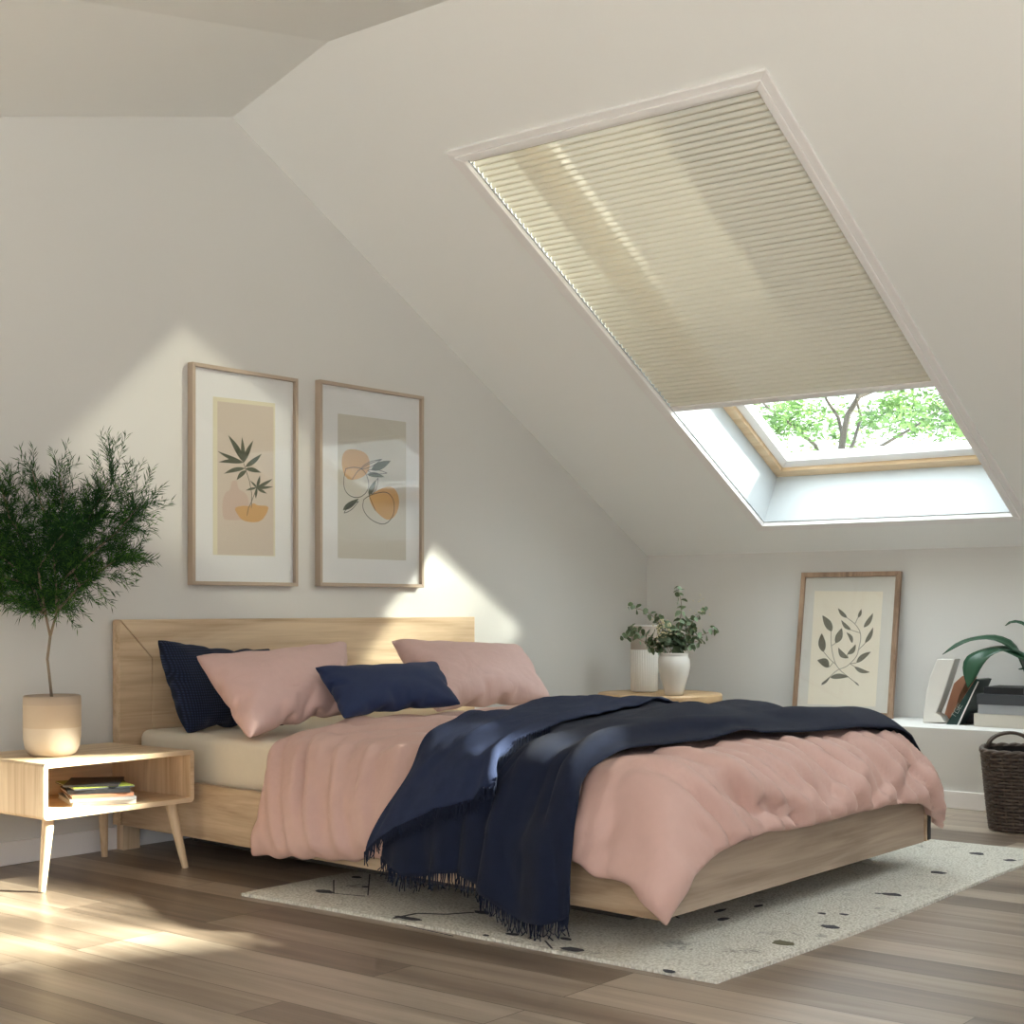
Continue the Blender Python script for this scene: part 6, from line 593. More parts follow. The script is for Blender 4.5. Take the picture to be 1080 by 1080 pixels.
1,1,-2,2,0,1,0,0,-1,1,0,-1,0,0,0,0,0,0,-1,0,0,1,-1,0,2,0,-1,-1,1,1,3,0,-1,0,0,1,1,0,0,0,0,0,-1,-1,-2,-3,0,-1,-2,1,0,0,-1,-1,1,1,0,2,1,-1,-4,-1,0,-3,1,0,0,0,-1,0,0,0,0,-1,0,0,0,0,0,-1,0,-3,0,0,1,1,-1,2,-1,0,1,1,-1,2,0,1,6,-5,0,-9,4,-2,2,1,0,
1,1,-1,1,-2,0,-2,2,-1,0,1,-1,0,-7,1,-3,-4,1,-2,-1,0,-1,0,-24,-6,3,0,1,4,1,-1,1,1,0,-3,-1,0,9,6,-3,-2,2,2,-6,0,0,-17,2,10,6,-5,-3,-8,10,8,1,1,1,-1,-2,-1,0,-3,1,0,-5,0,9,-5,-9,1,-1,2,0,-2,-2,1,-1,1,-1,1,2,0,0,-2,1,-1,-7,0,2,0,0,-1,2,-1,-1,1,
1,-1,1,0,0,1,0,0,0,0,0,0,0,-1,-1,0,0,1,0,-1,1,1,-1,0,0,0,2,0,0,-1,1,0,-1,-1,-1,0,1,0,-1,-1,0,1,0,2,-3,-1,-1,0,-1,-1,1,0,0,0,0,-1,2,1,0,1,1,0,1,0,-1,0,0,0,1,0,0,-1,0,0,-2,0,1,1,0,0,2,0,1,-1,0,0,-1,0,-1,-1,1,-1,1,-1,0,1,1,0,6,1,1,4,-1,0,1,1,
-2,-3,-1,-2,-2,-2,0,-5,3,-2,-1,-1,-1,-2,0,-1,-1,-1,1,-1,-1,-1,-1,-3,0,-1,-7,2,-3,6,-1,3,11,-2,4,3,0,2,5,-25,-8,4,3,0,0,0,0,1,1,0,2,1,0,-20,2,4,2,-4,-2,4,2,0,2,3,1,-6,3,2,10,-4,-10,-1,-2,1,0,0,3,0,2,1,-2,0,2,-6,-1,8,-1,-1,3,0,-1,3,-1,2,2,2,
1,-5,0,-2,-2,1,-2,1,-1,-2,-5,1,0,-2,0,0,1,0,0,1,0,-1,-1,0,0,0,1,-1,0,0,0,1,0,-1,-1,0,0,0,0,-1,1,0,-1,0,0,1,1,0,1,3,0,2,2,-2,1,3,1,1,-1,0,-1,3,0,0,-2,1,2,0,1,1,3,1,1,1,0,-1,1,-1,-1,0,1,-1,1,0,-1,0,0,-2,0,0,-2,-1,-1,0,-1,1,1,-5,-2,3,-4,0,1,
-2,0,0,-1,0,0,0,1,-2,1,0,-3,1,0,-4,-1,1,-2,-1,0,0,4,0,0,-2,1,-3,-5,1,-1,3,1,0,2,-2,0,-1,2,-1,1,-3,0,-1,-1,0,-3,8,-1,3,-3,0,-1,2,-1,1,-3,-1,-1,3,-22,-8,-1,0,-1,-2,1,1,-3,1,1,-7,5,1,-1,-2,1,-1,3,2,-3,8,2,1,-6,-1,7,-4,-3,-2,3,6,-1,0,3,-1,1,-1,
1,-3,-2,3,-2,-3,4,-1,-4,1,5,-3,-1,-1,1,-1,-3,3,-3,-2,6,0,1,-4,0,-1,0,1,-2,3,0,0,-1,1,0,0,0,-1,1,0,0,3,0,0,2,0,1,2,-1,1,1,0,4,3,-1,4,1,-1,3,0,0,2,0,-1,-1,1,0,-3,1,1,-5,-2,3,-5,-5,1,-3,-4,1,-2,-2,1,0,0,0,0,2,0,0,0,-2,0,-5,0,-1,0,0,1,-1,-1,1,
-2,0,0,-2,0,1,-2,0,2,-2,0,-2,-2,0,-1,1,2,-5,2,1,-1,1,0,-1,0,0,-1,1,0,-1,1,1,-1,-1,0,0,1,-1,-2,5,0,0,-2,-1,-1,-2,2,0,5,1,-1,2,1,0,1,2,-1,1,-4,0,-3,0,0,-1,0,-1,-1,-2,0,-1,8,-1,5,-3,0,-2,-2,-1,-1,-5,-13,-7,-5,2,1,-3,2,1,-3,2,0,3,-1,0,4,-3,1,
-7,5,2,8,-8,-3,7,-2,-3,-1,1,1,2,3,-2,-1,-4,0,-4,-2,7,-3,5,3,-4,7,3,-3,3,3,2,-7,1,0,-4,-1,2,-3,-3,3,-2,-4,0,0,5,0,2,2,0,3,3,0,0,0,0,-1,0,1,-1,0,0,0,0,0,0,-1,0,0,-1,1,-1,-1,0,-1,-3,0,-2,-5,1,-1,-3,0,-1,-4,1,1,-3,0,4,-4,0,3,-1,-1,2,1,0,-1,2,0,
-2,0,0,-4,3,0,-4,2,0,-4,3,3,-4,9,0,1,2,0,-1,-1,0,-1,-2,-1,-1,-2,1,0,-1,-1,-1,0,1,0,-1,0,-1,0,0,0,0,-1,-1,-1,0,0,0,0,-1,-1,0,0,-1,1,0,0,-1,-1,1,2,-1,-2,-1,0,1,3,-1,6,-1,-1,1,0,0,-3,-1,-1,-1,0,1,1,1,-1,-1,0,0,0,0,0,0,5,-1,4,-4,0,-4,-5,0,-2,
-8,1,0,-18,-8,-7,2,1,0,2,0,0,2,-1,1,2,-1,-1,4,-3,-1,12,-1,-4,2,2,0,-2,-1,1,0,-1,0,-14,-2,9,-6,5,5,1,0,-2,1,-2,-1,1,-3,0,5,1,-9,-2,5,0,1,6,-1,-1,6,0,0,3,0,0,0,2,1,-1,-1,0,-2,-1,0,-2,0,1,-2,0,-1,-1,-1,0,-4,-1,0,-3,-1,0,-3,-1,1,-2,-1,0,-3,0,0,
-2,2,1,-2,1,0,-1,3,0,-2,2,0,-3,2,0,-2,2,0,-2,0,0,0,-2,1,-1,1,0,0,1,0,0,2,0,-1,2,0,1,1,0,-2,-1,1,-1,1,1,0,0,0,1,2,0,-1,0,0,0,-1,0,-1,0,-1,-1,-3,0,0,0,0,0,1,1,0,3,0,-1,-3,0,-1,-1,0,-1,0,1,0,0,-1,0,-2,2,-1,1,-1,0,2,1,0,-1,0,0,2,2,-1,0,-2,0,-2,
-1,0,-1,1,-1,1,2,0,0,-4,0,-3,-10,1,-5,2,0,0,11,0,2,3,-21,-11,0,0,1,-1,0,-1,-1,0,0,1,0,0,10,9,-4,-7,-6,3,-9,-1,3,-2,1,1,-3,1,2,4,-1,-2,2,-1,0,-3,-3,5,-3,0,1,2,1,0,-4,2,7,3,-2,-3,-1,0,-1,1,-1,-1,1,0,-3,0,-1,-2,-1,0,3,0,-1,1,1,0,0,-1,-1,-1,0,
-1,4,1,1,0,0,-1,-2,0,-1,-1,-1,-1,-1,1,-1,1,1,0,0,-1,0,0,1,-1,-1,0,-1,0,0,-1,0,1,0,0,0,0,0,0,-1,2,-1,0,1,1,0,-1,0,-1,-2,1,1,-2,-1,-1,-1,0,1,-1,-1,2,-4,-1,1,1,1,-2,0,0,0,2,1,-2,3,1,-1,2,1,-1,3,0,-1,0,1,-1,0,-1,-1,0,0,1,5,0,1,1,0,0,-1,1,-1,-1,
0,0,0,0,-1,-1,1,0,-2,0,-2,0,1,0,-1,-2,1,-2,0,-1,-1,-2,0,-1,0,0,-1,-4,0,-3,-2,1,-3,15,-2,9,1,1,2,0,-1,-2,2,-24,-12,-1,0,0,-4,0,1,6,2,-2,12,7,-3,-9,-8,4,0,1,0,0,1,-1,1,2,0,3,0,-2,-3,-2,2,-10,-2,4,-3,0,4,-3,-1,4,-2,0,1,2,-2,-1,-1,1,1,2,-1,0,0,
0,0,0,-1,1,0,0,1,0,-1,0,1,0,-1,0,-1,0,0,1,3,-1,2,2,0,-1,-1,0,-1,-1,0,0,-2,1,0,-1,0,-1,-1,0,0,-1,1,-1,0,-1,0,0,1,0,-1,0,0,1,0,-1,-1,0,0,1,1,0,-1,0,0,-2,0,0,-2,1,1,-1,-1,0,-2,0,-1,3,-2,2,-4,1,-2,3,1,-2,4,1,0,3,0,-1,3,1,0,1,-1,0,-1,1,0,-1,0,
-1,-1,0,0,0,0,0,-1,1,-1,-2,0,0,-4,0,1,-1,-1,0,-2,1,0,-1,-1,0,3,-1,-2,2,0,1,-3,-1,-1,1,-1,0,0,5,-2,5,0,0,0,-1,0,0,1,0,-2,2,-2,2,-5,1,-4,-5,0,-3,-2,2,-1,0,-26,-12,-3,0,0,11,4,-2,5,3,0,-17,-5,4,-3,2,1,0,0,0,11,0,-3,-7,-2,2,1,1,0,3,2,-2,3,1,0,
-5,-2,3,-5,-1,5,-3,-1,3,0,1,0,1,-1,-1,0,0,0,0,-1,0,0,-1,3,0,1,1,1,0,-1,-1,0,3,-1,1,2,0,1,1,1,-2,-2,0,1,2,1,1,0,0,-1,0,0,1,1,-1,0,-1,1,-1,0,0,-1,-2,0,-1,-2,0,-1,-2,1,-1,-3,-1,0,0,1,0,-1,0,-1,0,1,0,1,-1,0,0,0,0,0,0,-1,4,-1,5,-10,2,-3,9,0,0,4,
1,-1,0,0,-1,-1,0,-1,-2,0,-1,-2,0,0,0,0,-1,0,1,0,0,-1,0,0,1,-1,-1,0,0,0,0,-1,3,0,0,1,1,0,2,-1,1,0,-2,-1,-9,0,2,-6,-1,-1,1,0,0,-1,4,-3,6,-2,-1,0,0,0,0,-2,0,-4,5,-2,4,4,0,3,-6,0,-4,0,-1,0,2,-1,1,-1,-24,-12,6,2,0,2,0,0,-8,-2,3,-1,1,0,-4,2,-1,4,
2,-1,-12,1,5,8,-1,-3,-3,0,2,-3,2,2,0,0,-1,4,-1,0,4,-2,1,-3,0,0,-1,0,2,0,0,1,-1,0,1,0,0,2,0,0,0,1,-1,1,0,-1,-2,0,0,-2,1,0,0,-1,-1,3,0,1,1,0,0,1,0,1,2,1,1,0,-1,-2,-3,1,0,-2,-1,-1,-2,0,0,-2,1,0,-1,0,-1,1,0,-1,1,1,-1,1,0,0,0,0,0,0,-1,-1,1,1,1,
3,0,0,0,-1,0,-6,1,-2,5,0,1,-7,1,-1,1,0,-1,-1,0,0,-1,1,-1,1,-1,-1,1,1,-1,1,0,0,2,0,-1,1,1,-1,-1,0,0,-1,0,0,-1,1,0,-1,0,0,0,-1,-1,-2,1,-1,4,3,1,10,0,-1,0,1,0,0,0,-2,0,-3,-1,-6,-9,2,-10,3,-2,2,9,-2,6,-1,0,0,-4,0,-4,0,-1,0,3,0,1,0,-1,0,1,-21,
-10,2,1,0,-4,0,1,-1,0,0,-3,1,0,-1,0,1,-3,6,1,8,0,-3,-2,5,2,-1,0,-1,3,-1,-1,3,-1,-1,1,-2,-1,-2,-3,4,-4,-1,3,-5,-2,3,0,0,-2,0,0,2,0,0,2,-1,1,2,-1,0,1,0,0,2,1,-1,-1,0,-2,-2,1,0,-2,0,-1,1,0,-1,-1,0,0,-2,0,0,-1,1,1,0,-1,-1,-1,1,-1,-1,0,-1,1,0,
-1,2,1,-1,0,0,0,0,0,0,-1,0,-1,0,-1,0,1,1,1,-2,0,-1,-3,0,0,0,2,-1,2,0,-2,-1,1,-1,9,-1,-1,-1,0,0,0,0,-1,2,0,0,-2,1,-1,0,0,-1,-1,0,0,0,0,0,1,0,-1,0,0,0,-1,0,-1,-2,0,0,0,0,-1,-1,1,0,3,0,-1,-1,0,-1,-2,0,-1,2,1,-1,-1,-3,1,-4,0,1,0,9,-2,8,1,0,0,
-3,-1,-3,-1,-1,-2,-5,0,-2,0,0,0,1,0,0,3,-1,1,-1,-20,-4,-1,0,0,-2,0,1,2,1,-1,8,1,1,0,2,0,-14,0,1,-1,3,1,4,-2,-2,4,-1,-1,-3,1,1,-1,0,1,-1,1,0,-3,-1,1,4,-4,-1,2,0,0,0,-1,1,-1,0,1,0,0,0,0,0,1,0,0,-3,-1,-1,2,-1,0,3,0,0,2,1,-2,-2,1,-2,-4,0,0,-3,
0,1,-2,-1,0,-1,0,-1,1,1,-1,1,1,-2,2,0,0,3,0,-1,1,-1,0,-1,0,0,-2,0,0,-1,0,0,0,1,-1,-1,0,-1,0,0,0,1,0,-1,2,-1,1,4,1,-1,4,1,-2,-4,1,-1,0,0,-1,0,0,0,-2,0,-1,-2,-1,1,-2,0,0,2,0,-2,2,0,0,0,0,1,0,0,-1,-1,0,0,0,0,-1,0,0,-1,0,0,0,-2,0,-1,-1,0,0,-3,
1,0,1,-2,0,-1,2,-1,1,1,-1,1,2,0,2,3,-1,5,-4,0,-3,-10,1,-7,2,0,0,2,0,1,9,-2,6,-4,0,-2,-3,-24,-2,-2,1,0,-4,1,1,-3,2,0,1,0,0,4,-1,0,2,0,2,-3,0,0,-6,3,2,-1,1,1,4,-2,-2,2,-1,-1,5,0,-3,6,-2,-2,1,-1,0,-4,-2,2,-2,1,4,-1,1,2,0,-1,0,-1,1,1,1,-2,-2,1,
1,-5,2,1,-5,-1,0,-2,0,-3,3,-1,-1,0,0,1,-2,0,-1,1,1,-2,1,0,-2,2,0,0,4,-1,1,5,0,-1,-1,0,0,-2,0,0,-1,1,-1,-1,0,0,-1,0,0,0,0,1,0,0,0,1,0,-1,0,0,0,-1,1,-1,-3,0,-1,-1,-1,-1,1,1,0,0,0,0,-1,0,-1,-1,-1,0,5,1,0,6,0,0,2,0,0,-4,0,-1,-4,0,-1,0,0,0,1,0,
0,0,0,-1,0,1,0,0,0,-1,-2,0,1,-2,0,-1,1,-1,-1,-1,1,0,1,3,0,6,2,0,2,-2,-1,-2,-4,0,-5,-6,1,-5,2,-1,1,3,0,3,9,-1,6,-8,0,-6,-4,0,-2,-5,-28,0,1,1,0,1,0,0,0,1,0,-2,1,0,-1,1,0,1,-1,0,-3,0,2,5,-1,-2,7,2,-6,4,0,-2,4,0,-2,-3,0,2,1,1,-1,-1,-1,3,-2,-1,
1,-7,0,7,-2,-1,3,-2,2,3,1,-1,-11,1,1,0,0,0,-1,-1,-2,0,1,-2,1,-1,1,-4,2,1,-2,0,0,-1,-1,-3,6,0,-1,6,0,1,4,1,0,1,0,-1,-3,0,-1,-2,0,0,-4,0,0,1,-1,0,1,0,0,-1,0,0,-3,1,0,-2,0,1,-1,0,0,0,0,0,-2,1,0,0,0,0,-1,0,-1,-1,-1,-2,1,0,-1,4,0,0,5,1,0,4,0,0,
2,0,0,-1,0,0,0,0,0,0,-1,-1,-2,0,-1,-3,1,0,1,0,0,0,-1,-1,0,0,0,0,1,-1,0,0,0,0,1,0,0,1,-1,3,-1,-1,-2,-2,0,-3,-1,1,-2,1,0,2,-2,-1,-2,5,0,3,3,1,4,-10,-1,-7,-2,0,-2,6,-1,3,-6,-28,2,-2,0,0,0,2,0,-1,0,0,0,0,-1,0,1,1,7,-2,-1,2,-1,-1,3,1,-2,1,1,-1,
-4,1,2,-5,2,2,0,0,1,-2,2,3,0,1,-2,4,-1,-1,5,-1,-3,1,6,-5,0,0,-1,-1,-5,10,-3,1,3,-1,-4,-3,0,-1,-3,0,1,-4,2,2,-2,-1,0,0,0,-4,4,2,1,-1,0,1,-1,0,-1,-1,-2,-3,4,0,0,1,0,1,1,0,-1,1,0,0,-2,0,1,-1,1,0,-1,0,0,0,-1,-1,0,1,-1,-1,0,1,-1,0,-1,4,-1,0,2,0,
1,1,0,1,1,0,1,2,0,0,1,0,-2,1,1,-1,-2,0,-2,-4,0,-1,-1,0,0,1,0,0,1,1,0,0,0,-1,1,-1,-1,-3,0,-1,-1,0,0,0,0,-1,1,0,0,0,0,-1,0,0,0,0,-1,0,-4,1,0,1,0,0,2,0,-1,-1,-1,0,-3,10,1,6,5,2,3,-2,-3,-4,-1,-1,0,-5,-2,-1,-3,0,-2,-7,-27,3,1,1,1,0,1,-1,2,0,0,1,
1,1,5,-1,-2,1,4,0,0,3,0,-7,2,4,-10,4,8,-2,8,1,3,5,-1,1,5,-1,2,2,-3,3,2,-3,0,1,-1,-2,-5,2,2,-12,1,2,-8,-5,2,0,-6,3,-2,-3,1,3,5,0,2,4,1,1,3,-1,-1,1,0,-2,2,0,0,1,-1,-1,1,0,-2,1,-1,-1,-1,2,2,-7,0,1,-2,0,-1,-1,0,-1,3,1,-1,1,0,-2,0,-1,-2,1,0,-2,
-1,1,1,-1,-1,-1,-1,0,-1,0,1,0,-5,0,2,-4,0,1,-4,0,1,-3,0,-1,0,0,-2,1,0,-1,0,-2,-2,-1,0,1,0,0,-2,0,0,-1,2,0,-1,0,0,-3,3,0,-1,4,0,-2,4,0,0,0,0,-1,-1,0,0,-1,0,-1,1,0,0,0,0,0,-1,0,-1,2,-1,0,-3,-3,1,-5,-3,2,-1,-3,1,-4,1,-1,-3,-1,-3,0,0,0,2,8,2,4,
12,4,5,7,2,5,13,-15,4,-1,0,-1,1,-1,1,0,0,0,0,1,-1,-3,1,1,-4,-1,0,-3,1,1,-6,1,2,0,-2,-1,6,-3,-3,0,0,0,-2,0,1,-5,2,0,-1,1,1,2,-2,-1,4,-1,-5,0,0,0,1,2,1,0,1,0,0,0,-2,0,1,-3,1,-1,-3,-1,0,-3,0,1,0,1,2,0,0,2,1,0,1,1,0,1,1,1,-1,2,-2,-5,5,0,-3,3,0,
-2,3,0,0,2,0,-1,2,0,-1,3,1,-1,-1,0,0,0,-1,-3,-2,0,-1,-2,0,-1,-4,-1,1,-3,-1,-1,-3,0,-2,-1,0,-1,-1,1,0,-3,-1,1,-3,0,1,-1,2,0,0,-1,-3,2,-1,-2,5,0,-2,-1,0,-2,6,0,0,3,0,-1,0,0,0,-1,0,-1,-2,0,0,-1,0,0,0,-1,0,-2,1,-1,-1,0,-1,1,0,0,-1,-2,0,-2,1,-1,
1,3,-2,2,2,-1,0,-3,1,-3,-10,2,-6,3,2,-1,-2,0,-1,-5,-1,-2,-3,0,-3,13,-17,6,-2,-1,0,-2,0,0,-3,0,0,-2,-1,0,-3,0,0,-1,1,0,-4,0,0,5,0,-2,4,1,-1,-5,1,4,-6,1,2,-2,1,1,5,-3,-5,5,0,-5,7,4,-8,-1,3,-1,-1,-2,0,-2,-3,1,0,-3,0,-1,-2,2,0,-2,1,-1,-1,2,0,0,
1,1,0,-1,-1,0,-1,0,0,0,0,-1,0,0,-1,0,0,3,-5,1,7,-5,0,3,-2,1,1,0,0,-1,-1,-1,0,2,0,-1,1,-2,-4,-1,-1,-6,1,-1,-2,1,0,-1,-1,-1,0,2,0,-3,1,2,-3,3,0,-1,3,0,-2,2,-1,0,0,1,0,-1,0,-1,-1,-1,-1,1,0,-1,0,1,0,-2,0,-1,5,-1,-1,2,0,0,-1,0,0,-1,1,-1,-1,-1,1,
0,0,-1,-1,0,0,-1,0,0,0,-1,0,0,0,-1,-1,0,0,0,0,-1,0,1,-1,0,-1,0,-1,-1,0,-3,-3,0,-2,7,-1,3,-3,-1,-1,0,0,-1,-1,1,-1,-5,0,-1,-6,-24,8,0,0,1,-1,0,-1,0,0,0,-1,1,0,0,1,1,2,-1,-1,4,0,0,0,1,0,-4,2,2,-1,-2,0,6,0,-3,8,5,-9,6,8,-7,1,-3,-3,-7,-9,7,-5,
-7,5,1,0,0,1,0,0,-1,0,0,0,0,-1,0,0,0,1,0,-1,0,0,0,-1,-1,0,0,0,-1,0,0,0,0,0,-1,0,0,-2,1,0,1,0,-2,0,0,-2,1,-1,-1,0,-1,-1,3,-1,-1,3,0,-1,1,-1,2,-4,0,3,-6,0,1,-2,0,-1,3,1,-2,2,0,-1,2,-1,0,-1,0,0,-1,0,0,0,0,-1,1,0,-2,1,0,0,1,0,0,0,1,0,0,0,0,-1,
0,1,-3,1,1,-5,-1,1,-2,0,1,-1,-1,-2,3,-1,0,0,0,0,1,0,-2,1,0,0,0,0,-1,0,-1,1,-1,-1,-2,2,-1,1,-2,0,-1,1,-2,0,-4,1,-1,-2,2,-1,2,1,-1,1,3,0,2,1,0,2,-3,-1,-1,-4,1,-2,-11,-29,11,2,1,-1,1,0,0,3,0,0,3,0,0,8,1,-3,7,4,-1,-3,-3,-1,-1,0,1,4,2,-3,5,13,
-10,1,15,-7,4,-3,0,-17,-22,10,-4,-9,4,-1,0,0,4,0,-3,-2,-1,2,1,1,-1,1,0,0,0,0,1,0,0,0,-1,0,0,0,0,0,0,1,-1,0,0,0,0,-1,-1,1,0,-4,0,2,-2,-1,-2,1,0,-2,3,-1,-1,3,0,-1,1,0,1,2,0,-1,1,-1,1,-5,2,0,6,-2,-1,-2,0,0,-1,-1,0,-1,0,1,-1,0,0,0,0,0,-1,0,0,
-1,1,-1,-2,0,0,-1,0,1,0,0,0,-1,1,1,-3,0,1,-2,0,1,0,0,0,-1,0,-1,0,0,0,4,-2,0,-3,-2,1,0,1,-1,0,0,-2,1,0,0,0,-1,-2,2,0,0,-1,0,1,-1,-4,0,0,-2,0,-1,1,-2,0,-4,1,-5,1,-2,2,5,-2,6,0,0,0,1,-1,0,1,-1,1,0,1,0,0,0,0,])
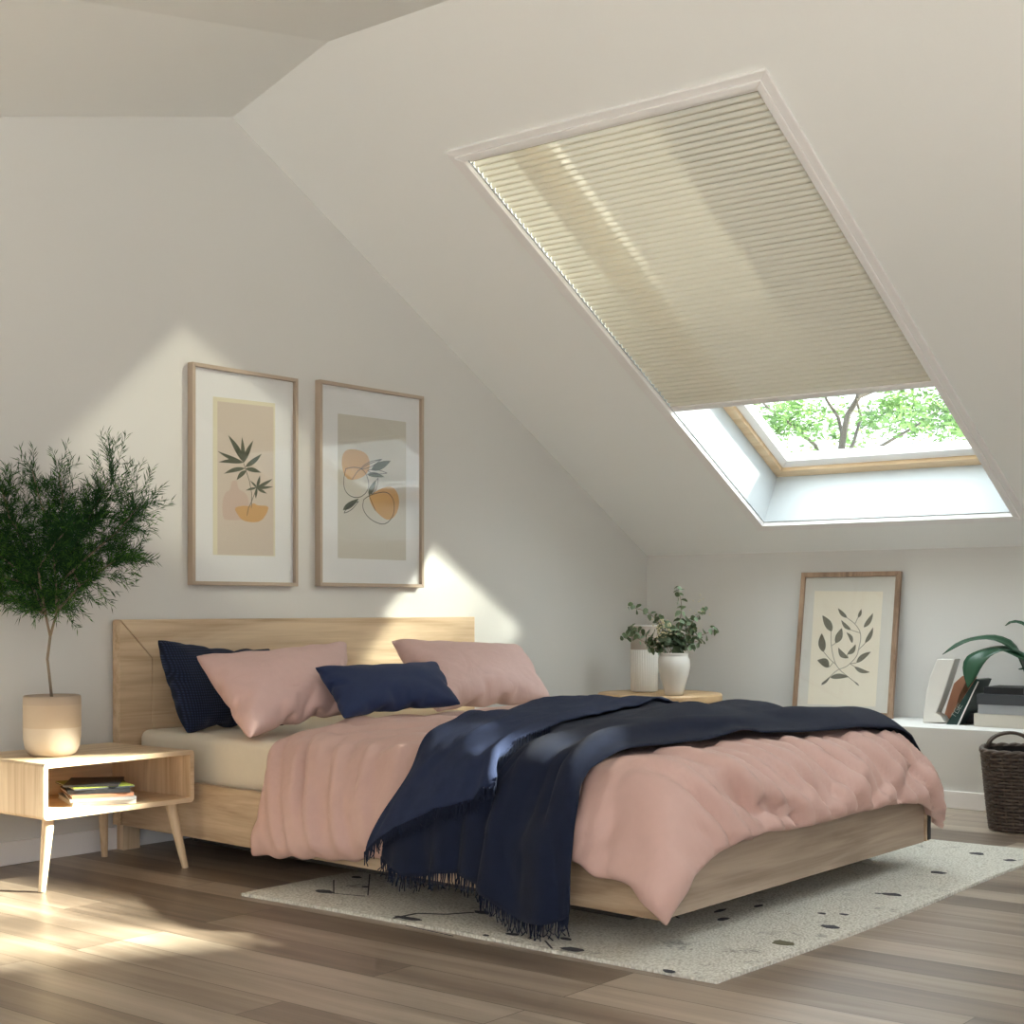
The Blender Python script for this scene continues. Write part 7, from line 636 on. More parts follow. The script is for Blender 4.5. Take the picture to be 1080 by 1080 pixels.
CLOTH_FLAP = (66, 19, 0.001, 0, [
3300,-1627,184,6,-7,36,11,-9,34,14,-11,32,18,-10,31,19,-12,30,19,-11,29,20,-12,29,19,-11,29,21,3,25,23,10,24,23,11,15,24,8,16,25,7,11,30,10,8,31,4,4,34,6,2,34,5,5,32,7,7,30,11,10,32,-1,7,32,5,5,20,24,1,33,6,-7,33,10,-5,32,11,-4,32,13,-2,33,
12,-1,33,11,-2,32,13,0,30,15,1,32,12,-3,32,12,-3,33,14,0,31,14,1,32,13,2,33,13,3,33,9,-1,34,11,1,33,11,1,33,11,2,32,12,2,33,12,1,33,12,2,33,10,2,32,13,3,31,13,1,32,6,-4,31,16,-2,32,13,-2,29,17,-3,32,11,-5,32,12,-4,33,12,-2,33,11,-1,33,12,0,
33,12,0,33,11,0,34,8,-1,34,9,-1,33,10,-1,31,12,0,28,19,-3,32,7,-7,28,6,-11,30,5,-11,24,-2,-15,-8,-25,16,6,-2,-3,5,-1,-3,0,1,1,-4,1,0,2,0,-2,-2,2,2,-1,1,0,-2,3,1,2,3,-2,1,0,-5,2,-2,0,-3,2,0,0,2,3,1,-2,1,0,5,3,0,-2,1,-2,2,0,-1,-3,0,0,-2,-2,
-1,10,1,1,1,1,11,-18,-10,-1,6,6,-1,-1,0,0,1,0,1,-2,-1,-2,2,0,-1,1,1,0,-1,0,2,-2,-1,0,-1,-1,0,2,3,-1,-1,0,1,-1,0,-1,0,0,-1,0,0,-1,4,3,-2,2,-1,-1,1,1,-2,2,1,1,1,0,0,-3,0,0,-2,-1,-1,3,0,0,-1,-1,2,-2,-1,1,6,1,1,-5,1,1,-1,-1,2,-7,-4,0,1,1,-1,2,
2,-1,0,2,-2,4,0,-1,0,0,0,0,0,-1,1,0,-2,5,1,-1,3,0,-1,1,0,2,-1,-2,5,-10,0,0,4,1,3,1,1,-4,-2,-2,0,-1,0,-9,-25,18,4,1,-2,-2,0,0,2,0,-2,3,1,0,-6,7,4,2,-3,-3,0,2,0,4,-2,-4,-2,6,-1,2,-3,-4,-1,0,0,5,-2,-2,1,-1,0,-2,0,1,2,-3,-3,-2,3,5,1,-1,0,0,7,
-4,0,-7,2,2,-2,-7,0,2,-4,1,1,11,-1,0,-6,-1,3,-1,0,-1,0,-1,0,1,2,-3,0,0,-1,2,0,0,0,1,0,-2,0,1,1,0,-1,-1,0,-1,0,-1,0,1,1,0,0,-1,1,1,-1,0,2,-1,0,2,0,1,0,0,0,0,-1,-1,1,0,2,-3,-1,0,-1,2,-2,-2,0,-2,-1,0,0,-1,0,-1,2,0,1,0,0,0,1,0,2,2,0,0,0,1,-2,1,
-1,1,-1,1,-2,-4,-1,0,-1,0,0,1,0,0,2,0,-1,1,-1,-1,-1,1,0,-1,-1,-1,-3,0,1,3,0,0,3,1,4,5,5,7,6,-12,6,-4,-1,-22,15,-8,4,3,0,4,2,1,2,0,-1,0,0,3,-6,-3,1,3,0,5,-5,-7,-8,11,2,6,-6,-5,-1,0,-1,2,-1,-1,1,-1,-1,2,-1,-2,2,0,-1,-2,1,3,1,0,-7,0,2,-3,2,-3,
2,1,6,-4,-3,-7,7,0,-1,-4,1,0,0,-1,-1,-1,1,-1,2,1,-1,2,0,0,0,0,0,2,0,1,-1,0,0,-2,-1,0,1,0,0,2,0,0,2,0,0,-1,1,0,-2,-1,-1,0,1,-1,0,0,0,-1,0,-1,3,-1,0,3,1,-1,0,0,0,-1,-1,0,1,1,-1,-4,-2,0,-1,1,1,-1,-1,0,0,0,1,0,0,-1,1,-1,0,1,1,0,0,-1,1,0,0,0,-1,
1,-2,1,0,-1,1,1,0,-3,-1,0,0,0,-1,-2,1,-1,3,0,0,1,-2,0,-2,0,0,0,-1,1,-2,1,-1,3,0,1,2,1,2,3,10,8,5,-2,-26,15,1,-1,0,1,-1,-2,-2,0,1,-1,0,-1,0,2,1,-1,-1,-2,-2,6,2,10,-1,-5,-1,2,-4,-2,-1,1,2,-1,-3,0,0,0,1,1,-1,0,-1,-1,1,0,-3,-1,-1,5,0,-1,1,-2,1,
2,-2,-1,2,4,5,-7,0,1,4,-1,2,-3,3,0,7,0,0,2,-1,0,-1,0,0,-1,0,-3,-4,0,-3,-3,0,-2,0,0,-1,0,0,1,2,0,0,-1,0,0,0,0,-1,-1,1,0,0,0,-1,-2,0,-1,1,1,0,-1,0,-1,0,-1,0,2,0,0,1,-1,1,3,-1,2,1,0,-1,-2,-1,0,-3,0,0,-1,-1,0,-1,0,1,-1,0,0,-1,0,0,3,1,0,3,0,-1,
0,0,0,-4,0,-1,0,0,0,0,0,-1,-2,0,0,0,0,0,-2,-2,1,7,1,0,1,-1,2,1,0,0,-2,-1,1,-4,0,-1,-2,-1,-1,0,7,2,6,-3,-28,15,4,0,-2,-3,0,2,-1,1,-1,2,0,0,4,0,-4,-5,4,4,5,-1,-6,3,4,-5,-2,1,1,1,4,-1,-4,-4,2,3,0,-4,0,-1,-1,0,0,0,-1,0,4,0,1,-1,-1,0,3,1,-2,-1,
2,3,-5,-2,5,2,-1,2,0,1,1,1,-1,-1,2,0,0,-1,0,1,2,-1,-1,-1,0,-2,4,1,-1,2,0,1,0,0,0,0,0,-2,-2,1,-3,-1,0,-1,-2,0,-2,-2,0,-1,-1,0,0,0,1,0,-1,0,0,-2,0,0,-1,0,0,0,-2,1,4,0,0,1,0,1,4,0,3,2,0,1,1,0,1,0,0,-1,0,0,-1,-2,0,-1,-1,1,-2,-1,-1,-3,-4,-1,0,
-3,0,-1,0,0,1,0,0,-1,0,0,0,1,0,0,2,-1,0,0,1,1,-7,0,1,4,0,0,3,-3,1,-4,-2,0,-3,0,-1,-1,-1,0,-4,1,-2,1,-1,-22,14,2,-1,-2,0,1,0,3,-1,-2,5,2,-4,-9,0,4,4,2,-2,-3,3,2,0,0,-4,-1,2,0,3,-3,-2,0,4,1,-1,-5,-1,1,-1,-1,0,0,-1,1,0,-3,0,0,1,0,1,-3,0,2,-3,
1,-3,2,0,-1,0,0,0,-1,-1,-1,2,0,1,-2,0,-2,1,0,-1,2,0,0,-3,-1,5,-5,-1,1,0,1,-1,2,1,-3,2,0,-2,3,0,0,0,0,-1,3,0,0,3,-1,1,2,-1,1,1,0,-1,-1,0,-1,0,1,-1,-2,0,0,-2,1,-1,-4,1,1,-3,-1,1,-3,0,-1,1,-1,0,2,0,-1,-1,0,-1,1,1,-1,3,0,-1,2,-1,0,1,1,1,3,-1,
-1,-2,-1,1,-2,0,-1,1,0,1,1,-1,0,-3,0,0,-2,0,0,-2,2,-2,3,0,0,-1,0,-2,3,2,0,2,-1,0,-2,-2,1,-3,0,0,2,1,-1,2,2,-28,11,-2,0,1,5,0,-3,0,1,0,-7,0,4,8,1,-4,2,0,-2,-6,4,4,-1,-1,-1,4,-3,-3,1,-1,-2,2,1,-1,-3,4,3,0,-4,-3,0,0,-1,0,0,0,0,1,-4,0,0,0,0,0,
0,1,1,-4,0,0,0,0,-2,0,0,0,-1,1,-2,3,0,-1,3,0,-1,-2,1,0,4,0,-1,1,0,1,-2,-1,-1,0,-1,1,1,0,2,1,-1,0,3,-1,2,-1,0,1,-1,1,-1,-3,0,-1,-4,0,1,-1,0,0,0,0,1,0,0,-1,-3,1,0,-2,0,-2,2,0,-1,4,0,0,3,0,-1,0,-1,0,1,0,1,-2,-2,0,2,0,1,1,0,1,1,0,0,-2,0,1,1,0,
0,0,-1,0,-2,-1,-1,-1,1,0,1,0,0,-2,0,0,-1,-1,0,-1,1,-2,2,1,1,-2,1,-1,5,1,1,3,-2,0,-1,-3,0,-5,-2,2,-4,0,-27,12,0,0,0,-1,0,0,0,0,1,1,-1,0,2,1,-3,3,1,-4,-2,0,0,1,3,-3,3,-1,-1,-8,3,6,5,-2,-6,3,1,-1,-4,6,7,1,-6,-6,0,2,-2,0,-1,0,1,0,-1,0,0,0,-1,0,
1,0,-1,-1,1,1,0,0,-1,1,0,-1,-2,0,0,0,0,2,-3,-1,0,0,0,0,1,0,-1,4,-1,1,4,0,0,0,1,-1,-2,-2,3,-6,1,0,-2,-1,0,-1,0,0,0,1,0,1,0,-1,1,0,0,0,0,-1,-1,0,0,3,0,0,3,-1,0,2,0,0,2,0,-2,-5,1,0,1,-1,0,1,0,-1,-1,0,2,-3,0,-1,1,0,-1,1,0,0,1,0,-1,0,0,0,-1,0,0,
0,0,0,0,-1,0,-1,0,1,0,0,-1,0,0,0,0,-1,1,-1,0,-1,0,0,0,0,1,0,3,1,0,2,-1,-1,-2,1,-1,3,4,-24,11,-3,1,2,-1,0,0,1,0,-2,1,1,-1,-2,3,2,2,0,-3,6,3,-8,-8,5,7,-4,0,1,8,-5,-6,-4,0,5,-1,0,-1,4,-3,-5,0,4,4,1,-3,-1,1,0,-1,-1,-1,-1,0,-2,-1,1,0,0,0,0,0,-1,
-1,-1,0,0,-4,-1,0,0,0,1,-2,0,-1,2,1,-1,1,0,-1,3,0,0,-1,2,0,-4,0,-1,-2,-1,0,-2,2,-2,2,-1,-1,1,1,0,2,0,0,1,-1,-1,2,0,0,-1,-1,1,-1,0,0,1,0,1,-1,0,0,-1,0,0,-1,0,-1,1,-2,2,8,0,-1,-1,2,-2,0,0,0,2,0,-3,-5,-1,-1,-4,0,0,-2,0,-1,1,2,1,2,-1,0,1,0,0,0,
0,1,0,-1,2,0,-2,2,-1,0,-2,-1,0,-1,0,0,-1,1,0,1,-1,-1,0,-2,0,-2,0,1,0,2,3,3,10,-10,-5,-8,1,-30,12,-2,1,-1,1,0,0,1,1,0,3,-1,-3,-2,3,1,-4,2,2,2,2,-3,7,-4,-4,-6,2,5,0,-2,-2,3,-2,-5,4,-3,-2,1,-2,-4,1,1,-2,-1,1,1,-1,-1,2,0,1,2,0,0,0,-1,0,0,0,1,0,
-1,0,0,0,0,1,0,0,-1,0,0,1,1,-1,1,0,0,2,0,1,-2,0,1,1,-1,0,0,0,4,1,-2,3,1,-2,5,3,-2,5,3,-2,3,1,-1,2,0,0,1,-1,-1,1,-1,1,-1,0,-1,0,-1,1,-1,0,-1,-2,0,0,-1,1,1,-1,-2,1,-1,-2,0,0,2,0,3,-1,0,1,0,0,1,3,1,1,0,0,-1,-2,-1,0,-1,0,-1,0,1,-1,3,0,0,3,1,-1,
2,1,-3,2,1,-3,2,-5,7,-5,-1,0,-3,0,-1,-3,0,-1,0,1,-1,0,1,0,0,2,-5,3,-1,-10,-4,3,4,0,-1,-30,13,-1,2,0,3,1,-2,0,0,-1,1,1,-1,-1,1,0,-1,1,-2,-2,3,1,-2,0,2,6,-2,-3,-2,5,4,0,5,1,-2,6,0,1,6,-1,-2,4,1,0,1,0,0,2,-1,0,-1,-1,-1,1,0,0,-1,0,0,-2,-1,2,0,
1,0,0,0,-1,0,1,0,0,-1,-1,1,0,0,1,0,0,0,1,-1,1,0,0,0,2,-1,-2,1,1,-1,1,1,-3,0,2,-4,-1,1,-4,-2,0,-2,-3,0,-1,-3,1,-2,-1,-1,0,-1,0,-1,0,0,-1,-1,0,-1,-1,1,0,-1,0,0,-1,0,0,-2,0,1,0,0,-1,3,-1,0,1,1,1,1,-1,1,0,0,0,2,0,0,0,0,-1,1,0,0,-1,1,-2,-2,-1,
-1,-3,-1,0,-4,-2,3,-5,2,-3,6,1,-1,2,0,0,0,0,0,1,0,-1,2,-5,2,-5,0,-3,3,-10,11,-9,4,-2,3,-2,-20,12,12,-3,-6,-3,-1,1,0,1,0,-9,3,5,3,0,-5,-2,2,-1,3,1,-1,3,0,-3,3,1,-4,1,0,-2,-1,0,-1,0,-1,-2,-1,0,3,-1,-1,1,-1,0,1,0,0,2,-1,-1,2,1,-1,0,0,-1,0,1,0,
1,-1,-2,-1,0,0,0,1,0,-1,-1,1,0,0,0,0,-1,0,0,0,1,0,0,0,-1,-1,0,-1,0,0,-2,1,-1,-2,0,-1,-3,-1,1,-4,-1,2,-1,0,0,1,1,-1,0,0,-1,1,1,-1,1,1,-1,0,0,-1,1,1,0,0,-1,0,-1,0,0,1,0,-2,1,-1,0,1,-1,-1,1,0,0,0,-2,1,-2,0,0,-1,-2,3,-3,-1,1,-2,-1,2,-1,-1,1,0,
-1,1,-2,0,-1,0,1,0,1,3,-6,3,3,-3,0,-1,1,2,0,1,3,-1,-2,-1,-1,-1,2,4,-3,9,-10,7,-12,7,-6,5,-10,6,-5,10,-34,6,-3,-1,2,1,1,-1,-10,1,5,8,1,-6,-4,2,1,3,2,-3,0,0,0,2,0,-2,0,0,-1,3,2,-6,1,0,-2,0,1,0,0,0,-1,0,-1,1,-1,-2,0,0,-2,-2,1,0,-2,-1,-1,0,0,0,
-1,-1,0,0,-1,1,0,-1,0,0,-1,1,0,0,1,-1,-1,2,0,0,1,-1,0,0,1,0,-1,1,0,1,0,1,-1,0,-1,-1,2,0,-1,4,2,-3,5,1,-3,4,1,-1,2,-1,0,2,0,1,0,-1,0,1,-1,1,2,-1,1,-2,-1,1,-1,0,0,-1,-1,0,-2,1,2,-1,0,-1,-2,0,0,-2,0,0,-1,1,-1,2,0,0,0,0,-1,-1,0,-1,0,0,0,-1,1,
-1,0,0,0,2,-1,0,0,1,0,1,-1,3,3,-2,3,5,0,-2,-3,-1,1,0,0,2,2,-2,0,-8,-2,0,2,-2,0,-4,-4,2,-5,9,-4,4,4,-35,9,-1,2,1,-9,2,3,7,0,-3,-2,5,1,4,0,-6,2,2,-2,2,0,-2,1,1,-2,1,0,-2,0,-1,2,0,0,0,0,-2,0,-1,0,1,0,-1,1,-1,2,5,-2,1,1,0,2,1,0,1,0,0,2,0,-1,2,
0,0,1,0,0,1,1,0,2,0,0,-3,-1,1,-3,-3,0,-2,-2,-1,-1,-5,0,0,-1,1,-1,-1,-1,0,1,1,0,0,0,0,-1,0,0,1,0,0,0,-1,0,1,1,0,2,-2,0,3,-1,2,-4,-1,2,-6,0,0,0,1,0,-1,0,-1,2,1,-1,2,-1,-2,1,0,-1,2,1,1,0,0,-1,2,0,0,-1,-1,0,0,0,0,0,0,0,0,0,0,1,0,0,0,0,0,2,0,2,
4,-1,2,2,-1,-3,-2,-1,-1,-1,1,1,0,1,-3,-3,0,-1,-4,3,1,4,-1,1,-9,0,-3,6,3,2,5,0,0,1,8,-23,10,-7,1,2,9,1,-5,2,3,-1,-12,-1,2,7,1,-7,4,1,-3,-2,-1,1,-2,-1,1,0,0,-2,0,1,0,0,-1,2,-1,0,2,0,-1,0,0,1,-3,1,0,-4,0,2,0,-2,2,-4,0,1,1,-1,0,0,0,-2,-2,1,-2,
1,0,-3,0,1,-5,3,0,1,2,0,-1,3,0,0,1,1,-1,3,0,0,-1,-1,0,-1,0,0,-2,-1,0,-1,1,-1,0,-1,-1,0,0,0,1,0,-1,-1,-1,-1,-1,2,-1,-3,0,0,0,1,-2,2,1,-1,0,-1,0,1,1,-1,-1,0,0,-1,0,0,0,0,0,0,-1,-1,1,0,2,-1,-1,0,1,0,0,2,0,1,2,0,1,2,-1,-1,1,0,1,3,-1,1,2,1,-1,
-1,0,-3,-1,1,1,1,1,-3,-8,-1,1,-2,-1,3,-1,-1,1,2,-1,2,2,3,0,4,11,4,7,-1,0,3,-9,-9,-7,11,-34,9,5,1,-1,-3,0,3,-10,4,3,13,-4,-11,-11,7,7,0,-7,-3,4,0,-4,2,0,-2,-1,1,2,0,0,-1,-1,0,-1,0,1,-1,0,0,-1,0,0,0,0,-1,-3,1,-1,0,0,-2,4,-1,0,-1,0,-2,0,1,-2,
0,-1,0,0,1,-1,1,0,1,-1,1,0,2,-1,1,2,1,1,2,-2,2,2,0,2,1,-1,2,2,-1,5,2,-5,9,3,-4,6,1,-2,5,-1,0,4,-2,0,3,0,-1,2,-1,0,2,-1,1,-1,1,0,0,2,-1,1,0,0,-1,0,-1,2,-1,-1,0,-1,1,0,-1,0,0,-2,0,-1,-1,0,-4,1,1,-2,2,2,-2,1,1,-4,3,2,-5,2,1,-1,0,0,-3,-1,1,-2,
-2,0,-1,1,0,0,-1,0,1,-1,1,0,3,0,-1,2,1,-2,0,1,-1,-1,0,-1,-1,-1,0,-4,-2,-2,-4,6,-3,0,3,4,2,-14,-28,22,1,1,-1,-2,2,1,8,-5,-7,0,8,0,6,-3,-3,-1,9,4,-1,4,0,0,3,0,0,0,0,0,0,0,1,-1,-2,2,-3,-2,1,-2,-1,1,-2,0,1,1,0,-1,-1,0,1,1,0,1,0,0,-1,4,2,-2,5,2,
0,3,0,-2,4,1,-1,3,-1,-2,2,-1,0,1,-1,-1,0,0,1,-1,-1,0,-3,1,0,-3,0,1,-5,-1,6,-9,-2,2,-4,-5,1,-1,-3,-2,0,-3,-1,0,-2,1,0,0,-1,0,1,0,-1,1,-1,1,-1,0,0,0,0,1,1,0,-1,0,-1,0,1,-1,0,0,0,0,0,0,-1,0,1,1,0,0,-1,0,0,-1,0,-1,-1,-2,-1,3,-4,-1,0,0,0,2,-1,
-1,1,-2,0,0,-2,-1,1,1,1,-4,2,0,1,1,0,-1,-1,-1,1,0,0,1,-2,-4,5,-4,1,-6,3,3,-3,3,-4,-1,-2,-15,19,3,7,-10,14,-12,-7,0,8,-8,-6,8,5,-8,4,4,-3,-3,8,-3,-3,8,-3,0,-1,1,1,-5,-1,0,-5,2,-2,-7,3,0,-4,2,0,1,-2,-1,1,-2,0,2,-2,0,0,0,0,1,-1,0,-1,0,-1,1,1,
0,-1,-2,0,-1,-1,0,-1,0,0,0,0,-1,0,1,0,-1,0,0,1,0,0,0,0,-1,-1,-1,0,1,-1,1,1,-2,0,0,-1,-2,1,-2,1,-2,1,0,-2,1,1,-2,2,0,-1,2,0,0,0,-1,0,-1,-1,2,0,1,-1,0,-1,1,0,0,-1,-3,0,0,0,2,-1,-1,0,-2,0,0,-3,1,1,-2,3,-1,-2,2,1,-2,1,-1,-1,4,2,0,6,0,-1,2,0,0,
0,-1,0,-3,-1,1,-2,-2,2,-3,0,1,-1,-2,6,-3,-2,2,-3,-1,2,-3,-1,1,-1,-1,1,1,3,-6,5,-2,5,-3,-3,1,-4,-11,-3,-4,19,-10,5,14,-30,-3,8,6,-6,-2,32,-12,-8,13,4,-3,2,4,10,-20,-5,3,-14,3,-1,-6,3,-14,-14,10,1,-4,-1,3,-1,-2,0,2,-3,0,-1,0,1,1,0,-1,-1,2,-1,
0,2,0,0,1,-1,0,1,0,-1,1,1,1,-2,0,0,-1,0,1,-1,0,0,-2,1,-1,0,1,0,0,0,-1,1,-1,0,-1,1,2,0,0,0,0,-2,1,-4,-1,0,2,0,-1,5,-1,0,2,1,-1,1,0,0,-1,0,0,-3,-1,0,-1,0,0,2,0,-1,1,-1,0,2,1,-1,2,-1,0,-1,0,0,-3,-1,0,-3,1,0,-3,0,1,0,0,0,0,0,-2,2,-1,0,3,0,0,1,
-1,1,-1,-1,2,2,1,1,0,0,1,2,0,0,1,0,0,2,0,0,0,0,0,0,1,0,1,-1,0,-1,0,-1,-1,0,-1,2,0,0,0,-1,-1,-3,-10,3,-8,9,3,1,0,-1,-3,])
